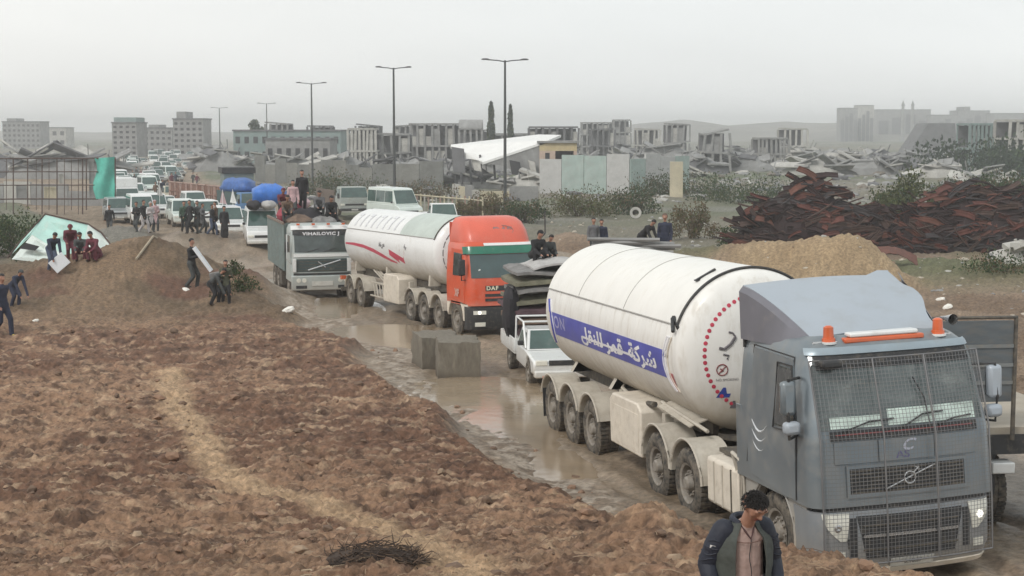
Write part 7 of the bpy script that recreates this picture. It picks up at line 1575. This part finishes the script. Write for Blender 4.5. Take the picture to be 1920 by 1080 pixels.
for i, (lx, ly, lz, kw) in enumerate([(-.55, 4.4, 3.05, dict(label="person in a pink jacket standing on the tipper's load", top='pink', legs='dgrey', h=1.55)), (-.1, 4.9, 3.3, dict(label="man in black standing highest on the tipper's load", top='black', legs='black', h=1.7)), (.85, 3.2, 2.95, dict(label="person in black hood sitting at the right of the load", pose='crouch', top='black', legs='black', hair='black', robe=True)),
        (.45, 3.9, 3.15, dict(label="person in a grey jacket crouching on the tipper's load", pose='crouch', top='grey', legs='dgrey')), (-.95, 3.4, 3.0, dict(label="person in brown crouching at the front left of the load", pose='crouch', top='brown', legs='dgrey')), (-.85, 5.6, 3.2, dict(label="person in dark red sitting behind the pink jacket", pose='crouch', top='maroon', legs='dgrey', hair='maroon'))]):
    p = M3 @ Vector((lx, ly, lz)); person(x=p.x, y=p.y, z=p.z, face=.3, vox=.024, **kw)
# people on the bedding of the pickup
MP = Matrix.Translation(PK1.location + Vector((.36, .25, .38))) @ Matrix.Rotation(.15, 4, 'Z')
for (lx, ly, lz, kw) in [(-.35, 4.2, 2.22, dict(label="person in black sitting on the bedding, left", pose='crouch', top='black', legs='black', hair='black', h=1.5)), (.0, 4.4, 2.25, dict(label="child in dark grey sitting on the bedding, right", pose='crouch', top='dgrey', legs='black', h=1.25))]:
    p = MP @ Vector((lx, ly, lz)); person(x=p.x, y=p.y, z=p.z, face=.5, vox=.02, **kw)

# ------------------------------------------------------------ man in the foreground
def near_man():
    y = 10.6; x = GP(1404, y); zt = at(1425, 930, y).z; z = zt - 1.63 * .9
    root = empty("person", (x, y, z), .28, label="black haired man looking down, dark jacket open over a beige pink top, before the lorry", cat="person")
    root.scale = (.9, .9, .9)
    segs = []; nd = Vector((.10, -.60, .79)).normalized(); neck = Vector((0, -.03, 1.42)); head = neck + nd * .14 + Vector((0, -.01, .01))
    fwd = Vector((.18, -.78, -.60)).normalized(); side = nd.cross(fwd).normalized()
    T, Lg = 1, 2
    segs += [((-.08, 0, .92), (.08, 0, .92), .135, .135, Lg, .85), ((0, 0, .98), (0, .0, 1.10), .165, .165, T, .74), ((0, 0, 1.10), (0, .0, 1.26), .165, .160, T, .76), ((-.075, .01, 1.30), (.075, .01, 1.30), .110, .110, T, .82), ((-.03, .01, 1.2), (-.03, 0, 1.33), .13, .12, T, .85), ((.03, .01, 1.2), (.03, 0, 1.33), .13, .12, T, .85), ((0, .01, 1.34), tuple(neck + Vector((0, .0, -.02))), .11, .072, T, 1), (tuple(neck - Vector((0, 0, .03))), tuple(head), .058, .058, 0, 1)]
    sk = head + nd * .065
    segs += [(sk - fwd * .035, sk + fwd * .02, .088, .080, 0, .92), (sk + fwd * .02 - nd * .02, sk + fwd * .03 - nd * .09, .062, .044, 0, .95), (sk + fwd * .035 - nd * .115, sk + fwd * .045 - nd * .112, .026, .024, 0, 1)]
    segs += [(sk + fwd * .085 + nd * .005, sk + fwd * .108 - nd * .036, .010, .016, 0, 1), (sk + fwd * .092 - nd * .04 - side * .014, sk + fwd * .092 - nd * .04 + side * .014, .010, .010, 0, 1)]
    segs += [(sk + fwd * .084 + nd * .022 - side * .045, sk + fwd * .088 + nd * .020 + side * .045, .013, .013, 0, 1), (sk + fwd * .080 - nd * .068 - side * .022, sk + fwd * .080 - nd * .068 + side * .022, .010, .010, 5, 1), (sk + fwd * .078 - nd * .080 - side * .018, sk + fwd * .078 - nd * .080 + side * .018, .009, .009, 5, 1)]
    for sg in (-1, 1):
        segs += [(sk + side * sg * .082 + nd * .005 - fwd * .01, sk + side * sg * .086 - nd * .035 - fwd * .006, .014, .010, 0, 1), (sk + side * sg * .045 + fwd * .052 - nd * .025, sk + side * sg * .04 + fwd * .055 - nd * .045, .028, .024, 0, 1)]
        hj = Vector((sg * .09, 0, .90)); ft = Vector((sg * .11, .02 * sg, .06)); kn = elbow(hj, ft, .43, .43, (0, -1, 0))
        segs += [(hj, kn, .095, .064, Lg, 1), (kn, ft, .062, .045, Lg, 1), (ft + Vector((0, .03, -.02)), ft + Vector((0, -.15, -.025)), .044, .038, 4, 1)]
        sh = Vector((sg * .195, .01, 1.365)); hd = Vector((sg * .27, -.08, .86)); el = elbow(sh, hd, .29, .27, (sg * .4, 1, 0)); dd = (hd - el).normalized()
        segs += [(sh, el, .055, .045, T, 1), (el, hd, .043, .030, T, 1), (hd, hd + dd * .06, .036, .036, 0, .6)]
        for f in range(4):
            o_ = Vector((0, (f - 1.5) * .02, 0)); L = (.055, .068, .064, .048)[f]; a = hd + dd * .08 + o_; b = a + dd * L * .55 + Vector((-sg * .008, 0, 0)); c = b + dd * L * .45 + Vector((-sg * .022, 0, 0)); segs += [(a, b, .0095, .009, 0, 1), (b, c, .009, .0075, 0, 1)]
        a = hd + dd * .02 + Vector((0, -.035, 0)); b = a + dd * .035 + Vector((-sg * .01, -.022, 0)); segs += [(a, b, .012, .010, 0, 1), (b, b + dd * .03, .010, .008, 0, 1)]
    mb = MB()
    S = [(Vector(a), Vector(b), ra, rb, m_, f) for (a, b, ra, rb, m_, f) in segs]
    for (a, b, ra, rb, m_, f) in S: capsule(mb, a, b, ra, rb, 14, f)
    tmp = mb.build("tmp", skin, None, smooth=0); r_ = tmp.modifiers.new("r", 'REMESH'); r_.mode = 'VOXEL'; r_.voxel_size = .0075; s_ = tmp.modifiers.new("s", 'SMOOTH'); s_.iterations = 3; s_.factor = .4
    dg = bpy.context.evaluated_depsgraph_get(); dg.update(); me = bpy.data.meshes.new_from_object(tmp.evaluated_get(dg)); bpy.data.objects.remove(tmp)
    beige = M("beige_pink_top", (.40, .285, .25), .8, var=.12, scale=9, bump=.3, bscale=20)
    me.materials.clear()
    for m_ in [skin, beige, WEAR['dgrey'], hairm, WEAR['shoe'], M("lips", (.30, .11, .09), .5)]: me.materials.append(m_)
    nf = len(me.polygons); C_ = np.zeros(nf * 3); me.polygons.foreach_get("center", C_); C_ = C_.reshape(-1, 3); best = np.full(nf, 1e9); mi = np.zeros(nf, int)
    for (a, b, ra, rb, m_, f) in S:
        a_, b_ = np.array(a), np.array(b); ab = b_ - a_; t = np.clip(((C_ - a_) @ ab) / max(1e-9, ab @ ab), 0, 1); d = np.linalg.norm(C_ - (a_ + t[:, None] * ab), axis=1) - (ra + (rb - ra) * t); u = d < best; best[u] = d[u]; mi[u] = m_
    me.polygons.foreach_set("material_index", mi); me.polygons.foreach_set("use_smooth", [True] * nf); body = bpy.data.objects.new("body", me); COL.objects.link(body); body.parent = root
    # hair
    mb = MB(); hc = sk - fwd * .012; rings = []
    for t in np.linspace(.02, 1.9, 12):
        ring = []
        for q in range(28):
            a = 2 * math.pi * q / 28; d = side * math.cos(a) + fwd * math.sin(a); fr_ = math.sin(a); lim = 1.85 - .72 * max(0, fr_) ** .6 if fr_ > 0 else 1.85 + .25 * (-fr_); tt = min(t, lim)
            j = 1 + .03 * math.sin(a * 9 + t * 7) + .02 * math.sin(a * 17 - t * 11); ring.append(hc + (nd * math.cos(tt) * .100 + d * math.sin(tt) * (.092 if abs(math.cos(a)) > .7 else .101)) * j)
        rings.append(ring)
    mb.loft(rings, False)
    rnd = random.Random(4)
    for i in range(900):
        t = rnd.uniform(.0, 1.75); a = rnd.uniform(0, 6.283); fr_ = math.sin(a)
        if fr_ > .2 and t > 1.12: continue
        d = side * math.cos(a) + fwd * fr_; n_ = (nd * math.cos(t) + d * math.sin(t)); p = hc + n_ * .100; q_ = (fwd * .5 - nd * .3 + n_ * .9 + Vector((rnd.gauss(0, .3), rnd.gauss(0, .3), rnd.gauss(0, .3)))).normalized()
        mb.tube([p, p + q_ * .012, p + q_ * .022 - nd * .004], [.004, .003, .0006], 4, caps=False)
    mb.build("hair", hairm, root, smooth=0)
    for sg in (-1, 1):
        mb = MB(); mb.tube([sk + fwd * .096 + nd * .026 + side * sg * .016, sk + fwd * .097 + nd * .033 + side * sg * .032, sk + fwd * .084 + nd * .028 + side * sg * .052], [.002, .0035, .002], 5); mb.build("eyebrow", hairm, root)
        mb = MB(); c = sk + fwd * .084 + nd * .004 + side * sg * .032; mb.tube([c - side * .010, c + fwd * .001, c + side * .010], [.0015, .003, .0015], 6); mb.build("eye", M("eye_dark", (.03, .02, .018), .3), root)
    # open jacket: two greenish grey front halves meeting at the back, navy sleeves
    jg = M("jacket_green_grey", (.060, .068, .060), .75, var=.2, scale=7, bump=.35, bscale=14); jn = M("jacket_navy", (.016, .020, .034), .65, var=.2, scale=7, bump=.35, bscale=14)
    def jac(u, v):   # u round the body, v up
        a0 = R(36 - 6 * v) if True else 0; a = -math.pi / 2 + a0 + (2 * math.pi - 2 * a0) * u
        zz_ = .84 + .58 * v; wx = float(np.interp(v, [0, .3, .6, .82, 1], [.235, .225, .235, .215, .10])); wy = float(np.interp(v, [0, .3, .6, .82, 1], [.195, .18, .175, .15, .09])); wr = 1 + .018 * math.sin(a * 7 + v * 6) + .012 * math.sin(v * 21 + a * 2)
        if v > .97: zz_ += .012
        p = Vector((math.cos(a) * wx * wr, .01 + math.sin(a) * wy * wr, zz_)); return p, Vector((math.cos(a), math.sin(a), .1)).normalized()
    mb = MB(); mb.grid(jac, 44, 18, th=.014); jk = mb.build("jacket", jg, root, smooth=50)
    mb = MB(); pts = []
    for i in range(19):
        a = -math.pi / 2 + R(40) + (2 * math.pi - R(80)) * i / 18; pts.append(Vector((math.cos(a) * .088, .005 + math.sin(a) * .085, 1.425 + .035 * (math.sin(a) + 1) / 2)))
    mb.tube(pts, [.018] + [.026] * 17 + [.018], 8); mb.build("collar", jn, jk)
    for sg in (-1, 1):
        sh = Vector((sg * .195, .01, 1.36)); hd = Vector((sg * .27, -.08, .86)); el = elbow(sh, hd, .29, .27, (sg * .4, 1, 0)); mb = MB(); capsule(mb, sh - Vector((sg * .03, 0, 0)), sh.lerp(el, .5), .096, .088, 18); capsule(mb, sh.lerp(el, .35), el, .085, .080, 18); capsule(mb, el, el.lerp(hd, .5), .080, .074, 18); capsule(mb, el.lerp(hd, .4), hd, .075, .058, 18)
        for q_ in (.25, .45, .62, .8): c_ = sh.lerp(el, q_); mb.tube([c_ + Vector((.086 * math.cos(t_), .086 * math.sin(t_), .012 * math.sin(3 * t_ + q_ * 9))) for t_ in np.linspace(0, 6.283, 15)], .006, 5)
        sl = mb.build("sleeve", jn, jk)
        if sg < 0:
            c = sh.lerp(el, .42); mb = MB(); mb.box((c.x - .048, c.y - .066, c.z), (.045, .006, .030), rot=(.05, .15, -.55)); mb.build("sleeve_patch", WEAR['white'], sl)
    mb = MB(); mb.tube([(.0 + .01 * math.sin(i), float(np.interp(i, [0, 3, 6, 9], [-.128, -.145, -.132, -.115])), .95 + .047 * i) for i in range(9)], .004, 5); mb.build("zip", m_black, root)
    mb = MB(); mb.tube([(-.125, -.105, 1.30), (-.06, -.137, 1.292), (0, -.146, 1.29), (.06, -.137, 1.297), (.12, -.108, 1.308)], .004, 5); mb.build("chest_seam", M("seam_brown", (.16, .09, .07), .7), root)
    mb = MB(); mb.tube([(-.065, -.055, 1.43), (-.03, -.10, 1.37), (.005, -.128, 1.315), (.035, -.10, 1.37), (.06, -.06, 1.43)], .008, 6); mb.build("neckline", M("neck_dark", (.07, .03, .03), .7), root)
near_man()
